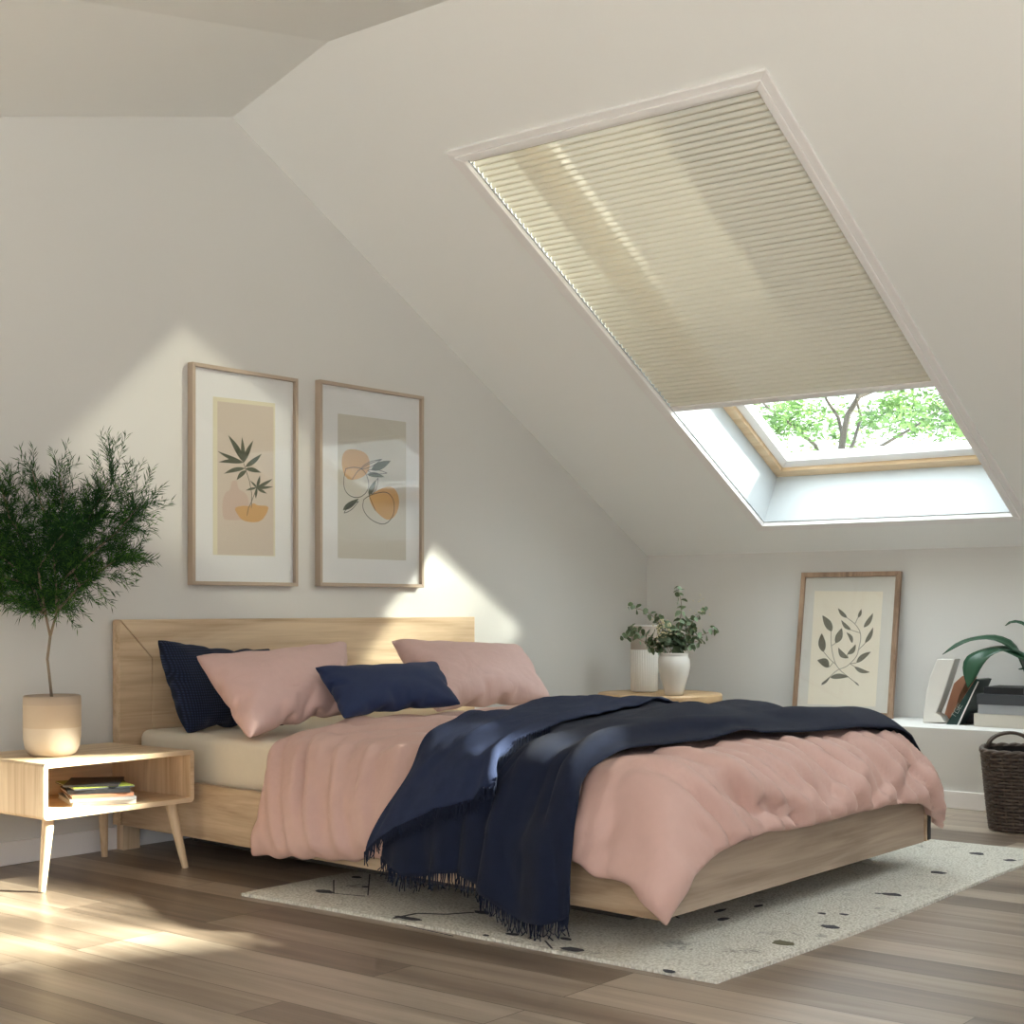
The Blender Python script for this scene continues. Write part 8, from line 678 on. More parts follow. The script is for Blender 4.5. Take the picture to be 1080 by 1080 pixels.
CLOTH_PILLOW = (32, 24, 0.0008, 0, [
-401,-285,1,26,8,1,26,10,0,25,9,1,26,10,0,26,6,-1,27,7,-1,21,16,-3,25,4,2,27,2,4,28,4,2,19,16,5,25,-10,-7,28,-1,-5,25,8,-5,21,4,0,26,-12,6,27,-2,4,23,13,3,27,3,-1,23,-8,-4,22,-14,-4,27,4,0,24,-5,1,25,-11,2,27,-6,-1,27,-6,-1,27,-6,0,27,-4,0,
28,-2,2,23,-15,1,26,-8,0,26,-9,-1,6,24,1,-10,-11,21,1,-6,4,2,-2,0,0,-3,0,0,2,0,-1,2,-1,0,1,0,0,-4,0,0,-2,1,-1,-4,0,5,-8,0,1,14,2,0,0,-1,-1,5,-2,-3,-1,-1,-1,-1,0,0,-3,0,2,-8,1,-2,3,1,1,-5,1,4,9,1,-4,7,-4,1,-8,2,1,4,-1,0,-1,1,0,0,0,0,0,0,0,1,
-1,-3,-6,0,4,9,0,1,4,-2,-10,12,-22,6,24,0,-5,0,5,-5,-6,13,0,-5,4,1,-1,2,0,-2,1,1,-2,1,0,0,-1,0,-1,1,0,-3,-1,1,0,2,3,-9,-3,1,3,2,-2,9,1,-3,4,-3,2,-3,1,-1,1,-1,-1,4,-3,-2,-12,3,1,-11,1,3,9,2,2,7,0,2,-3,-1,-1,8,-3,-1,-3,1,0,2,0,0,0,0,0,1,-1,
-1,-3,2,2,4,-2,0,6,-5,-5,7,-15,-5,-1,-3,7,24,1,-4,1,0,-5,-1,6,-3,-4,9,0,-4,3,1,-1,2,-1,0,1,3,-7,4,0,0,-1,1,4,-2,-1,-2,0,1,1,0,-1,-2,2,-1,4,-1,-3,0,-1,5,-6,3,2,6,-3,-1,1,-1,0,-7,1,1,0,1,0,3,1,0,-1,0,-1,2,-2,1,-2,2,1,2,-2,0,1,-1,0,2,0,1,2,0,
1,3,-3,0,2,-4,-3,3,-10,-5,1,-5,-3,-1,-1,10,22,0,-6,3,0,-3,0,1,-3,-1,5,-2,-2,7,0,-4,4,0,-3,2,2,-6,4,1,2,0,-1,4,-3,0,1,0,0,1,-1,1,-2,1,-1,-1,1,1,-2,1,0,-6,2,1,5,-2,0,3,-1,1,2,-1,0,0,0,1,-1,0,-1,-2,2,0,-2,1,1,-1,-1,1,4,-1,1,1,-1,0,2,-2,-1,1,
-2,0,2,-3,-2,4,-6,-4,1,-5,-2,-1,-3,-2,1,-1,-1,25,0,7,-2,0,-3,2,1,-3,0,2,-3,-1,4,-1,-2,4,0,-4,5,1,-3,2,1,1,1,0,-1,1,0,3,-3,-1,0,1,1,-1,2,-4,2,-6,5,-14,10,1,7,-2,0,1,0,0,0,-1,1,3,-2,1,3,-3,-1,-1,2,0,-2,1,3,-7,3,0,9,-6,0,0,1,-1,1,-1,0,1,-1,0,
2,-2,-2,2,-4,-2,1,-5,-2,0,-3,-3,-1,-2,0,0,-1,4,25,0,-3,0,0,4,-1,-1,-4,1,3,-2,0,2,-2,-1,3,0,0,2,0,-1,2,0,-2,2,0,-2,2,1,1,-1,1,1,0,-1,-1,1,-1,-2,2,2,-5,3,1,4,-2,0,-3,3,1,1,-1,1,3,-3,-1,3,-2,0,-1,-1,0,2,0,1,-3,1,1,1,0,-1,1,-1,0,1,-2,0,0,-1,-1,
1,-2,0,1,-3,-3,1,-4,-3,-1,-2,-2,1,-1,-1,-1,0,8,24,0,-4,1,1,-6,0,2,2,0,-1,0,-1,1,-1,1,1,-1,-1,2,0,0,0,0,0,2,0,-1,2,0,-1,2,-1,0,0,0,0,0,4,-5,6,0,3,-2,-1,-3,2,1,4,-5,1,-7,7,0,9,-10,-1,-3,5,1,2,-2,0,0,-2,-1,1,0,1,-3,3,0,3,-5,0,0,0,0,1,-1,0,0,
-1,-2,1,-3,-4,0,-3,-2,0,-2,-2,-1,0,-2,-1,-1,6,22,-1,3,2,0,-8,1,3,-1,0,0,-1,0,0,0,0,2,0,0,0,-1,0,1,0,0,0,0,-1,1,-1,-1,3,1,0,-1,-1,-2,4,4,-5,6,0,6,-7,0,0,2,-1,0,-1,0,1,-2,1,-2,4,1,3,-7,-1,0,2,1,0,0,0,0,-1,-1,0,-2,1,0,1,0,0,0,-1,0,-1,0,0,-1,
-13,-4,-9,-3,-2,-2,7,5,5,-6,-4,-1,-7,-5,1,-3,25,-1,-2,-2,1,7,1,-1,-2,2,2,0,-1,2,-1,0,1,-1,0,0,1,0,0,0,0,-1,0,0,1,0,0,0,-2,-2,5,2,2,-4,-1,-1,4,1,-5,6,1,5,-8,1,-2,4,0,2,-4,0,-1,2,0,-1,2,1,2,-4,-1,0,-1,0,0,0,0,1,-1,0,-1,1,0,0,1,2,0,2,-10,-1,
-12,11,-1,7,1,-1,0,-20,0,-7,7,0,0,16,-3,4,1,25,-1,1,0,1,2,0,0,0,-1,0,-5,1,3,-1,-1,1,1,1,0,-1,0,-1,0,0,0,1,0,-1,0,0,0,1,0,-1,-1,0,2,1,0,-3,0,0,2,1,-1,2,-1,1,-2,0,0,1,1,0,1,0,0,1,-1,-1,0,1,1,-1,0,0,0,0,0,0,0,0,-1,0,0,0,-2,0,-5,8,-2,7,-1,1,-1,
2,-2,2,12,-10,0,-1,1,0,-8,9,-4,2,25,0,2,0,0,-4,0,1,2,0,-1,5,-2,-4,-1,0,2,-8,1,8,1,0,-2,0,1,-1,0,0,-1,0,0,-1,0,0,0,0,0,-1,1,0,-1,0,0,0,-1,0,2,1,0,1,1,0,0,-1,0,1,1,-1,0,0,1,1,0,0,1,0,1,-1,0,-1,-1,0,0,-1,-1,0,-3,0,-1,-1,0,1,1,2,0,2,0,0,0,1,0,
1,0,1,-1,0,-1,0,2,24,-1,-2,1,1,9,-2,-3,5,-5,-6,-10,4,6,-8,1,5,4,2,-2,0,0,2,0,0,-1,-1,0,-1,1,0,0,0,1,-1,0,-1,0,-1,0,1,1,1,0,0,0,1,0,-1,1,0,0,2,0,0,0,0,0,0,1,0,-1,0,0,1,0,0,1,0,0,-1,0,0,-3,1,0,0,-1,1,2,1,-1,-1,0,0,-2,2,0,2,0,0,1,-1,0,0,-3,0,
-1,6,24,0,0,0,-1,2,-2,-3,-20,0,9,2,0,0,8,3,-4,4,-1,-6,-2,1,2,0,0,1,0,1,1,-1,-1,0,1,0,0,0,0,0,0,0,-1,-1,0,1,1,0,0,-1,1,1,1,-1,1,0,-1,0,0,1,0,-1,0,-1,1,0,1,1,0,1,-1,0,0,-1,0,-2,2,0,1,1,0,0,-2,0,0,1,0,-1,2,-1,1,0,1,1,-2,0,0,-4,0,0,6,24,-2,-3,
0,0,-18,-6,6,5,5,0,7,2,-3,1,0,-3,0,0,1,2,0,-3,0,0,1,0,0,1,0,0,0,-1,0,0,0,0,0,1,0,1,0,0,-1,0,0,0,0,0,-1,-1,0,-1,1,1,1,0,-1,1,0,0,1,0,0,-1,0,0,0,0,0,1,1,0,1,-2,0,-3,1,0,1,1,1,1,-1,-1,1,0,0,-1,2,0,1,0,-1,2,-3,-1,-1,-21,11,-1,2,-1,2,6,11,2,10,
4,-2,1,0,-4,2,0,-1,0,-1,0,0,1,0,0,0,0,0,0,0,0,0,1,0,-1,0,1,1,0,-1,0,-1,0,0,0,0,-1,-1,0,0,0,0,1,0,0,0,0,0,0,0,0,0,0,-1,-1,-1,0,0,-1,1,1,2,-1,0,2,0,0,0,0,-1,-1,1,0,2,0,1,1,-1,0,-1,0,0,0,3,0,0,5,-1,1,-7,24,0,1,1,-2,4,0,0,0,-1,0,2,1,-1,0,0,-2,
1,0,0,-1,-1,0,0,0,0,0,0,0,0,1,0,1,0,-1,-1,-1,0,0,-1,-4,0,0,1,0,1,1,1,0,1,-1,1,0,0,-1,-1,-1,0,1,1,0,1,-1,0,-1,-1,0,-2,0,-1,0,1,1,2,0,1,1,-1,0,1,0,0,0,1,0,2,0,0,0,-3,0,-1,1,-1,2,4,0,0,-5,24,0,1,1,-1,2,0,-2,2,0,0,0,0,0,0,0,-1,0,0,-3,1,-1,1,0,
0,-1,0,0,0,0,-1,-1,-1,0,0,1,0,-1,0,1,2,0,-4,-8,-1,3,4,0,0,-1,0,-1,1,0,1,1,0,-1,-3,-1,2,6,0,0,-2,0,-1,0,0,1,-1,0,0,1,-1,0,2,1,0,2,1,1,2,-2,-2,-2,-3,1,0,3,-1,2,-1,0,0,3,0,2,-6,25,0,8,-1,-3,-2,1,0,1,0,-1,-2,0,1,2,-1,-2,0,0,-1,0,0,-3,0,-1,-1,0,
-1,-2,0,0,0,1,0,-1,-1,-2,-2,0,1,2,-1,1,1,1,-3,-3,-1,1,0,1,0,0,-1,-2,-2,0,3,5,-2,-6,-7,0,6,6,0,1,0,0,0,1,0,0,1,1,1,2,0,1,1,0,0,2,4,1,6,5,-2,3,-3,0,-3,6,-1,1,0,1,-2,-2,25,1,-6,-1,2,6,0,-4,-2,1,1,4,-1,-4,1,0,-3,1,-1,-2,0,-1,-3,0,-1,-1,0,0,-1,
0,-1,-2,0,-1,0,0,-2,-2,0,-6,-5,-1,9,9,-1,-1,-3,1,-2,-1,-1,-1,-1,1,2,1,0,-5,-4,-3,-1,0,-1,4,3,0,3,4,0,1,1,0,2,1,1,0,1,0,1,1,1,0,3,1,1,3,3,1,4,6,-1,3,-2,0,-2,2,0,0,-3,25,0,1,0,0,-5,-1,2,7,1,-5,1,-1,-3,1,-1,-5,0,-2,-3,0,-2,-2,0,-1,-1,0,0,1,0,
0,-1,-1,-2,-2,0,0,-1,-1,-4,-1,1,0,-1,0,3,2,0,0,0,0,0,-1,-1,-2,-1,0,-2,-1,-1,0,1,-2,4,2,0,3,2,0,2,2,1,0,1,-1,-1,0,0,1,0,0,2,2,2,2,5,1,0,4,2,0,3,3,1,1,1,-1,1,2,25,0,-11,-3,1,8,3,-2,1,-1,-3,3,-2,-9,0,-3,-3,0,-4,-4,-2,-1,-1,1,2,1,0,-1,0,0,1,1,
0,-2,-2,-1,-2,0,0,-1,-1,0,0,0,0,1,0,-1,2,1,0,-1,0,1,-1,-1,-1,-2,-1,0,0,0,-1,2,1,-2,4,3,0,2,2,0,0,0,0,-1,-2,1,-5,-2,-1,5,3,-1,3,3,3,5,8,3,0,5,2,-1,2,0,1,1,-16,19,-2,12,6,1,4,0,-5,3,-5,-12,0,-3,-1,0,-2,-2,0,0,-2,0,-3,-1,-1,1,0,0,-1,0,-2,-8,
-2,0,8,3,1,0,-1,-1,-1,0,0,-1,-1,0,-1,0,1,-1,0,0,1,0,-1,2,0,0,0,0,-2,0,-1,-1,1,2,1,0,1,0,0,0,0,0,1,0,0,1,-1,2,-1,1,-5,-4,-3,10,4,-1,2,4,5,4,12,4,0,6,2,-1,2,-9,23,0,7,1,-5,5,-8,-15,0,-3,-3,-1,-3,-1,0,0,-1,0,0,1,1,-3,-1,-1,2,-1,-1,-6,-1,0,-3,
2,-1,5,-1,0,4,2,0,2,0,1,-5,-1,0,0,-1,0,-1,-1,-1,-3,0,-1,-1,0,1,10,2,-1,-1,1,1,-2,-2,1,-5,0,-2,-1,2,-1,2,-2,-1,0,1,1,10,4,0,-3,-3,-1,0,-1,0,-3,-1,-2,10,6,6,7,17,5,0,4,-8,24,0,11,-12,-24,-1,-5,-3,-2,-8,0,1,6,0,0,0,1,0,0,0,0,4,2,1,-7,-2,0,-1,
-1,-1,-3,1,-2,2,0,0,2,0,2,10,3,0,-7,-3,0,-2,-1,-1,-2,0,1,0,0,1,-7,3,-7,12,-1,5,3,0,2,-5,-1,0,-7,0,-2,-4,-1,-3,9,1,2,2,1,-3,0,1,0,9,3,4,-8,-4,0,0,-1,1,-8,-1,-5,13,3,9,14,24,-379,-264,-20,27,4,-2,27,7,0,25,9,0,26,11,0,27,1,-4,27,6,-1,23,14,1,
27,2,4,26,9,3,17,17,6,24,-14,-8,27,-6,-5,27,1,-5,24,7,-2,26,-10,5,28,3,4,25,9,5,21,16,2,22,-16,-6,24,-13,-4,27,-4,-1,25,-4,1,26,-9,1,27,-5,0,27,-4,-1,27,-5,-1,27,-3,1,26,-8,1,28,-5,3,26,-4,4,1,24,-4,-5,-6,-15,0,-4,-4,1,-3,-1,0,-2,0,0,-1,0,
0,-2,-1,4,-7,-1,-2,8,0,-1,2,2,2,0,0,-3,-2,0,0,-1,-1,0,-6,0,4,-8,-1,0,11,-2,-1,3,1,2,-2,0,-1,2,2,1,4,3,-2,-2,-2,0,-4,-1,1,-1,-1,1,5,0,0,0,0,0,0,1,0,1,1,0,-1,-1,1,4,2,-1,3,2,-4,8,15,2,25,-2,-5,-1,-5,-2,-4,-10,1,-3,-3,1,-6,-3,0,5,3,0,-2,-2,0,
-2,-1,0,-1,-1,0,1,0,2,-3,-1,0,1,1,1,2,1,0,-1,0,-1,-3,-1,1,1,-2,-1,2,0,0,-2,0,5,-10,0,3,16,6,-4,-4,-3,-1,1,0,1,0,-1,0,0,0,0,2,1,0,1,1,0,0,1,0,1,2,0,3,1,-3,6,12,-5,0,4,5,25,0,-5,0,-4,-3,-1,-5,-1,-3,-5,0,-2,-2,0,-2,-3,0,0,1,0,-1,-1,1,-1,-1,-2,
2,1,3,-10,-5,1,3,1,0,4,3,0,2,0,0,2,2,1,-2,-1,0,-3,-2,0,-1,-2,2,-7,-1,2,3,2,-2,6,1,0,0,0,0,1,2,1,2,0,0,0,1,0,1,1,0,2,1,0,2,3,-2,3,7,-3,-1,3,-5,0,2,2,24,-1,-1,1,-1,-3,-1,-4,-1,-1,-3,-1,-1,-2,0,-2,-2,0,-1,-3,0,-2,-2,0,-1,-1,-1,-2,0,3,-4,-1,2,
4,-2,-1,0,1,1,3,3,0,1,0,-1,0,0,2,-4,-2,0,0,0,-1,1,0,-3,-2,0,5,0,-1,1,4,3,0,2,1,-1,0,2,1,1,0,0,1,1,0,1,3,-2,2,5,-2,0,3,-4,1,3,2,-1,-2,3,25,1,0,0,-2,-3,0,-2,-2,0,-3,-1,-1,-3,0,-1,-2,0,-1,-1,0,-2,-2,1,-4,-4,1,1,2,-2,-4,-5,3,4,3,0,1,0,-1,1,1,1,
1,3,0,-1,-2,-1,0,-1,0,-3,-2,1,3,2,-1,-4,-3,4,3,3,0,2,2,0,1,1,0,1,1,-1,0,2,0,1,1,-1,1,2,1,0,1,-6,1,6,3,-1,-3,-3,1,2,5,24,0,-2,1,0,-2,0,-1,-2,-1,-3,-1,0,-2,-1,0,-1,0,-1,-2,0,0,-1,0,-2,-3,2,-6,-7,1,5,5,-1,0,-1,1,0,1,0,1,2,-1,1,0,0,0,0,1,-1,-1,
0,-2,-2,-3,2,4,3,-7,-8,2,7,6,0,1,2,0,0,2,0,1,1,0,1,0,0,0,2,-1,0,2,-1,0,1,5,-1,-4,-7,1,4,-8,-2,2,12,23,1,-8,1,0,-2,1,-1,-2,0,-2,-1,0,-2,0,-1,-2,-1,1,1,0,0,0,0,-1,0,2,-6,-9,0,2,1,1,3,3,-1,-1,-2,0,0,1,0,1,2,0,0,-2,-1,-1,0,1,1,0,3,-6,-7,-1,5,7,
0,2,2,0,-1,0,0,1,1,0,0,0,0,0,2,-1,0,0,0,1,2,-1,0,1,0,0,1,-14,-4,2,-4,-4,0,-5,23,-2,12,0,5,0,1,0,-7,1,-4,-1,0,-3,-1,0,0,1,0,0,0,0,1,-1,0,-1,0,0,2,1,-2,-7,0,1,2,0,1,1,1,-1,-1,0,-1,-1,0,1,1,0,0,0,0,0,0,0,-1,-3,1,1,3,0,0,2,0,1,0,0,-1,-1,0,0,1,
0,0,-1,1,0,1,-1,1,1,-2,0,4,-1,0,1,3,-2,1,2,-2,-1,0,25,0,-6,-1,-4,2,0,2,8,1,4,-2,0,-2,-3,0,-4,-1,0,0,0,0,0,2,1,2,-1,-1,1,0,0,1,1,0,-2,0,0,0,-1,0,-3,1,-1,-2,0,0,2,0,1,1,0,0,1,0,0,2,1,0,-1,0,0,-1,0,0,-1,0,0,0,0,0,-1,0,0,0,-1,0,1,-3,-1,6,-1,1,
0,-2,-1,2,9,-2,-2,9,-1,-1,0,25,-1,4,-1,4,-2,1,-2,-4,-1,-3,1,-1,1,0,2,-1,0,0,-1,0,0,1,0,0,0,1,0,1,0,0,2,-1,0,-1,1,0,-1,0,0,0,-1,0,-2,1,0,0,1,0,0,-1,0,0,1,0,0,-1,0,-1,1,0,0,0,0,0,0,0,1,0,-1,0,0,1,1,-3,0,4,0,-3,0,-7,1,5,-3,-2,2,4,1,-2,8,2,-5,
2,25,0,-3,-1,-3,10,-1,8,-4,0,-2,-7,2,-6,4,-1,6,-2,1,-3,0,0,-1,-1,0,1,0,0,0,1,0,0,0,0,0,-1,0,-1,1,0,0,0,0,0,0,0,-1,0,0,-2,0,0,0,0,0,1,1,-1,0,0,1,-1,0,0,-1,0,0,1,0,0,4,0,0,1,3,-1,-4,1,0,-2,5,-4,-1,-1,0,1,0,3,1,-8,2,5,9,23,0,-5,2,-1,-16,-5,-8,
8,3,5,4,2,4,-3,0,-5,2,0,5,1,0,1,0,0,-1,0,0,0,-1,0,0,1,0,1,0,0,-1,-1,0,0,1,1,0,-1,-1,0,0,0,0,1,0,-1,0,0,-1,-1,0,2,1,0,-1,1,0,-1,-1,1,0,0,0,2,0,-1,0,1,0,-1,1,1,0,1,-1,-1,1,0,0,-5,0,3,-4,0,2,1,19,-1,-2,-2,1,-4,8,-1,-1,-1,-2,5,0,3,1,1,2,0,0,0,
0,0,0,0,0,1,0,0,-1,0,0,0,-1,0,-1,1,0,1,0,0,-1,0,0,1,0,1,0,0,-1,1,0,0,0,-1,-1,0,1,1,-1,0,0,1,0,0,-1,0,0,-1,0,0,-2,0,0,4,0,0,0,1,0,-3,2,0,-2,-4,0,3,-4,-1,2,4,-2,-1,-18,17,-2,7,6,1,12,2,4,1,0,2,-3,-1,-3,1,1,1,0,-1,1,0,1,1,0,0,-3,0,0,2,0,0,-2,
0,0,-1,-1,0,3,1,1,-1,0,-2,0,0,1,1,0,0,1,0,0,1,0,0,1,0,0,-1,-1,0,0,0,-1,1,1,0,-2,-1,1,-1,0,0,-1,0,0,1,0,-1,-1,0,0,0,7,-1,-5,7,-2,-2,-2,2,2,-5,25,0,5,-1,2,3,-1,2,-5,1,-3,1,1,3,1,-1,2,1,1,0,-1,0,-2,0,-1,1,0,1,-2,0,-1,2,1,-1,4,0,2,-4,-1,-1,3,0,
0,0,0,0,-2,0,1,0,-1,-1,2,1,0,0,-1,-1,0,0,0,0,-1,1,1,0,0,0,1,0,-2,0,0,-2,-1,0,1,1,1,0,2,0,-4,0,0,0,4,0,-3,1,-1,-1,-4,25,-1,-2,-1,-1,-1,0,0,5,1,4,3,0,4,0,0,1,0,-1,-1,0,0,0,0,0,1,0,0,0,0,-1,2,0,-1,3,-1,0,-1,0,1,-1,0,-1,2,0,0,-1,0,1,-2,0,0,0,
-1,0,2,1,0,1,-1,-1,0,0,2,-3,0,0,-1,0,0,0,0,0,-1,0,0,-1,0,0,-1,-1,1,1,3,0,-5,1,0,-1,-3,1,-2,-4,24,0,1,1,0,1,0,1,2,-1,3,1,0,1,0,0,2,0,0,1,0,-1,1,0,0,1,0,-1,2,1,0,1,-1,-2,1,0,1,0,0,-1,0,0,1,-1,0,-3,5,-2,4,-5,0,0,1,1,-1,0,-1,-1,1,0,2,-3,0,-3,3,
0,4,-6,-1,0,-1,0,1,0,0,1,-1,1,0,-2,2,-1,-3,0,0,1,1,1,-3,6,-2,0,-4,25,0,0,0,1,2,0,0,2,0,3,1,-1,4,1,-1,2,0,-1,2,0,0,0,0,0,0,0,-1,2,-1,-4,4,0,2,-2,0,0,0,0,-1,1,0,-1,1,-1,3,-4,0,-10,9,0,8,-6,-1,1,-1,0,0,-1,0,-1,2,0,0,-1,-2,-5,5,0,8,-7,0,1,-3,1,
1,-2,1,1,-3,1,1,-2,1,0,-2,-2,-1,2,4,0,-3,-4,25,1,1,0,0,3,0,3,1,-1,4,1,-2,4,1,-1,1,0,-1,2,0,-1,1,-1,-4,3,-1,-1,1,-1,-1,1,0,7,-6,1,-4,4,0,0,1,0,0,-1,1,-3,3,-2,-2,1,-2,3,-2,1,3,-3,0,1,0,0,-2,2,0,-2,2,1,-5,2,-3,6,-5,0,5,-4,0,2,-3,0,1,-2,1,2,-4,
2,0,-2,4,0,-4,-2,0,2,0,24,1,-2,1,1,3,-2,6,2,-3,7,0,-2,1,0,0,1,0,0,-1,0,-2,3,0,-3,2,0,-10,3,-3,16,-7,1,-4,3,0,-1,1,0,-1,0,0,-1,1,0,-1,0,2,-1,-1,-2,-3,3,-3,7,-3,1,2,-1,0,-2,0,0,-1,1,1,0,0,-3,-1,2,-1,4,-4,0,4,-4,0,3,-3,1,0,-2,2,2,-7,3,0,-1,3,
-1,-2,-9,23,-1,10,0,8,2,-3,10,0,-4,3,0,-1,2,-1,0,-1,0,-2,1,0,-3,2,0,-1,0,-3,1,0,3,-5,2,-1,4,-1,0,1,0,0,-1,-1,-1,0,0,1,0,0,0,2,-1,2,-9,2,-4,7,-1,-1,0,-1,1,1,1,0,1,-1,0,-2,3,-2,3,-1,-1,0,-1,1,0,-1,0,2,-2,-1,3,-3,1,4,-3,3,4,-11,4,0,-3,-3,24,4,
7,-7,15,0,-5,4,-2,-4,1,0,4,-1,0,-4,1,0,1,0,0,-1,0,-2,-3,1,1,1,-1,-1,2,1,0,-2,2,1,0,-1,0,2,0,0,-2,-1,-1,0,0,1,3,-1,2,-8,0,-4,2,2,1,4,0,-3,-5,0,1,5,-1,-1,2,-1,0,2,0,2,-6,3,-2,3,-1,1,1,-2,0,2,-1,-1,-4,-1,-1,8,-4,6,10,-14,])
random.seed(11)
# ================================================================== THE ROOM
K = .5626; XK = 7.3; ZK = 1.25
NL = math.sqrt(1 + K * K); NR = Vector((K / NL, 0, 1 / NL))
def zr(x): return ZK + K * (XK - x)
def R(x, y, h=0): return Vector((x, y, zr(x))) + NR * h
TH = .34
YB = -7.0; XL = -1.8; XT = 3.98
PC = Vector((3.98, -.753, zr(3.98))); PB = Vector((4.145, 0, zr(4.145)))
PP = Vector((XL, -1.52, zr(3.98) - .2257 * (3.98 - XL))); PQ = Vector((XL, 0, PB.z - .254 * (PB.x - XL)))
HOLES = [(4.58, 7.03, -2.28, -.93), (4.62, 5.56, -5.42, -3.36)]

mb = MB(); mb.box(XL, XK, YB, 0, -.15, 0); struct('floor', mb, M['floor'])
mb = MB(); mb.prism([(XL, 0, -.15), (XK + .5, 0, -.15), (XK + .5, 0, zr(XK) - .2), (XK, 0, ZK), PB, PQ], (0, .2, 0)); struct('wall_back', mb, M['wall'])
mb = MB(); mb.box(XK, XK + .2, YB, 0, -.15, ZK + .02); struct('wall_right', mb, M['wall'])
mb = MB(); mb.box(XL - .2, XL, -3.4, 0, -.15, 2.0); mb.box(XL - .2, XL, YB, -3.4, -.15, .3); struct('wall_left', mb, M['wall'])
mb = MB(); mb.prism([(1.2, YB, -.15), (XK + .2, YB, -.15), (XK + .2, YB, ZK - .1), (3.98, YB, zr(3.98) + .1), (1.2, YB, 2.6)], (0, -.2, 0)); struct('wall_front', mb, M['wall'])
# sloping ceiling with two roof window openings, a slab of real thickness
mb = MB()
def slab(poly):
    a = [R(x, y) for x, y in poly]; mb.prism(a, NR * TH)
slab([(XT, YB), (XK + .35, YB), (XK + .35, HOLES[1][2]), (XT, HOLES[1][2])])
def ring(h):
    x0, x1, y0, y1 = h
    slab([(XT, y0), (x0, y0), (x0, y1), (XT, y1)]); slab([(x1, y0), (XK + .35, y0), (XK + .35, y1), (x1, y1)])
ring(HOLES[1]); slab([(XT, HOLES[1][3]), (XK + .35, HOLES[1][3]), (XK + .35, HOLES[0][2]), (XT, HOLES[0][2])]); ring(HOLES[0])
slab([(XT, HOLES[0][3]), (XK + .35, HOLES[0][3]), (XK + .35, -.753), (XT, -.753)])
slab([(XT, -.753), (XK + .35, -.753), (XK + .35, 0), (4.145, 0)])
struct('ceiling', mb, M['ceil'])
# the gently falling ceiling to the left and its hip towards the gable wall
mb = MB(); mb.prism([PC, Vector((PP.x, PP.y, PP.z)), Vector((XL, YB, PP.z)), Vector((XT, YB, PC.z))], (0, 0, .2)); struct('ceiling', mb, M['ceil'])
mb = MB(); mb.prism([PB, PP, PC], (0, 0, .2)); mb.prism([PB, PQ, PP], (0, 0, .2)); struct('ceiling', mb, M['ceil'])
# low ledge along the knee wall with its skirting
XF = 6.75; ZL = .375; YE = -.93
mb = MB(); mb.box(XF, XK, YB, YE, 0, ZL); struct('ledge_right', mb, M['wall'], bevel=.004)
mb = MB(); mb.box(XF - .014, XF, YB, YE, 0, .082); struct('baseboard_right', mb, M['trimw'], bevel=.003)
mb = MB(); mb.box(XL, XK, -.014, 0, 0, .085); struct('baseboard_back', mb, M['trimw'], bevel=.003)

def rect_ring(mb, h0, h1, x0, x1, y0, y1, wx, wy, mi=0):
    """four mitred bars round a rectangle on the roof slope"""
    o = [(x0, y0), (x1, y0), (x1, y1), (x0, y1)]; i = [(x0 + wx, y0 + wy), (x1 - wx, y0 + wy), (x1 - wx, y1 - wy), (x0 + wx, y1 - wy)]
    for k in range(4):
        q = [o[k], o[(k + 1) % 4], i[(k + 1) % 4], i[k]]
        mb.hexa([R(x, y, h0) for x, y in q] + [R(x, y, h1) for x, y in q], mi)
cs = 1 / NL
def roof_window(n, hole):
    x0, x1, y0, y1 = hole
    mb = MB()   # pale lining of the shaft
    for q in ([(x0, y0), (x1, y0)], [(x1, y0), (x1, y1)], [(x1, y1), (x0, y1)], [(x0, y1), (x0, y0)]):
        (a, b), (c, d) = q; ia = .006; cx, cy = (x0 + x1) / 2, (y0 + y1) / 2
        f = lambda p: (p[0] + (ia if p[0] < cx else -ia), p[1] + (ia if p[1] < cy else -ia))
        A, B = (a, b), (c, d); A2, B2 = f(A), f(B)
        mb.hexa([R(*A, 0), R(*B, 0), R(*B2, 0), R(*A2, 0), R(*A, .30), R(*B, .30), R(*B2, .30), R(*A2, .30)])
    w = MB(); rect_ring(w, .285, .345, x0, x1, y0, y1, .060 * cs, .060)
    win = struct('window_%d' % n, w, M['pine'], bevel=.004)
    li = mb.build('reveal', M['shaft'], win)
    w = MB(); rect_ring(w, .305, .36, x0 + .06 * cs, x1 - .06 * cs, y0 + .06, y1 - .06, .06 * cs, .055)
    w.build('sash', M['trimw'], win, bevel=.004)
    w = MB(); w.hexa([R(x, y, .33) for x, y in ((x0 + .11 * cs, y0 + .11), (x1 - .11 * cs, y0 + .11), (x1 - .11 * cs, y1 - .11), (x0 + .11 * cs, y1 - .11))] +
                     [R(x, y, .336) for x, y in ((x0 + .11 * cs, y0 + .11), (x1 - .11 * cs, y0 + .11), (x1 - .11 * cs, y1 - .11), (x0 + .11 * cs, y1 - .11))])
    w.build('pane', M['glass'], win)
    t = MB(); rect_ring(t, -.014, .0, x0 - .062 * cs, x1 + .062 * cs, y0 - .062, y1 + .062, .062 * cs, .062); rect_ring(t, -.024, -.014, x0 - .030 * cs, x1 + .030 * cs, y0 - .030, y1 + .030, .03 * cs, .03)
    struct('trim_%d' % n, t, M['trimw'], bevel=.003)
    return win
W1 = roof_window(1, HOLES[0]); W2 = roof_window(2, HOLES[1])
w = MB(); x0, x1, y0, y1 = HOLES[1]; w.hexa([R(x, y, .30) for x, y in ((x0 + .02, -4.86), (x1 - .02, -4.86), (x1 - .02, -4.76), (x0 + .02, -4.76))] + [R(x, y, .36) for x, y in ((x0 + .02, -4.86), (x1 - .02, -4.86), (x1 - .02, -4.76), (x0 + .02, -4.76))])
w.build('glazing_bar', M['trimw'], W2)

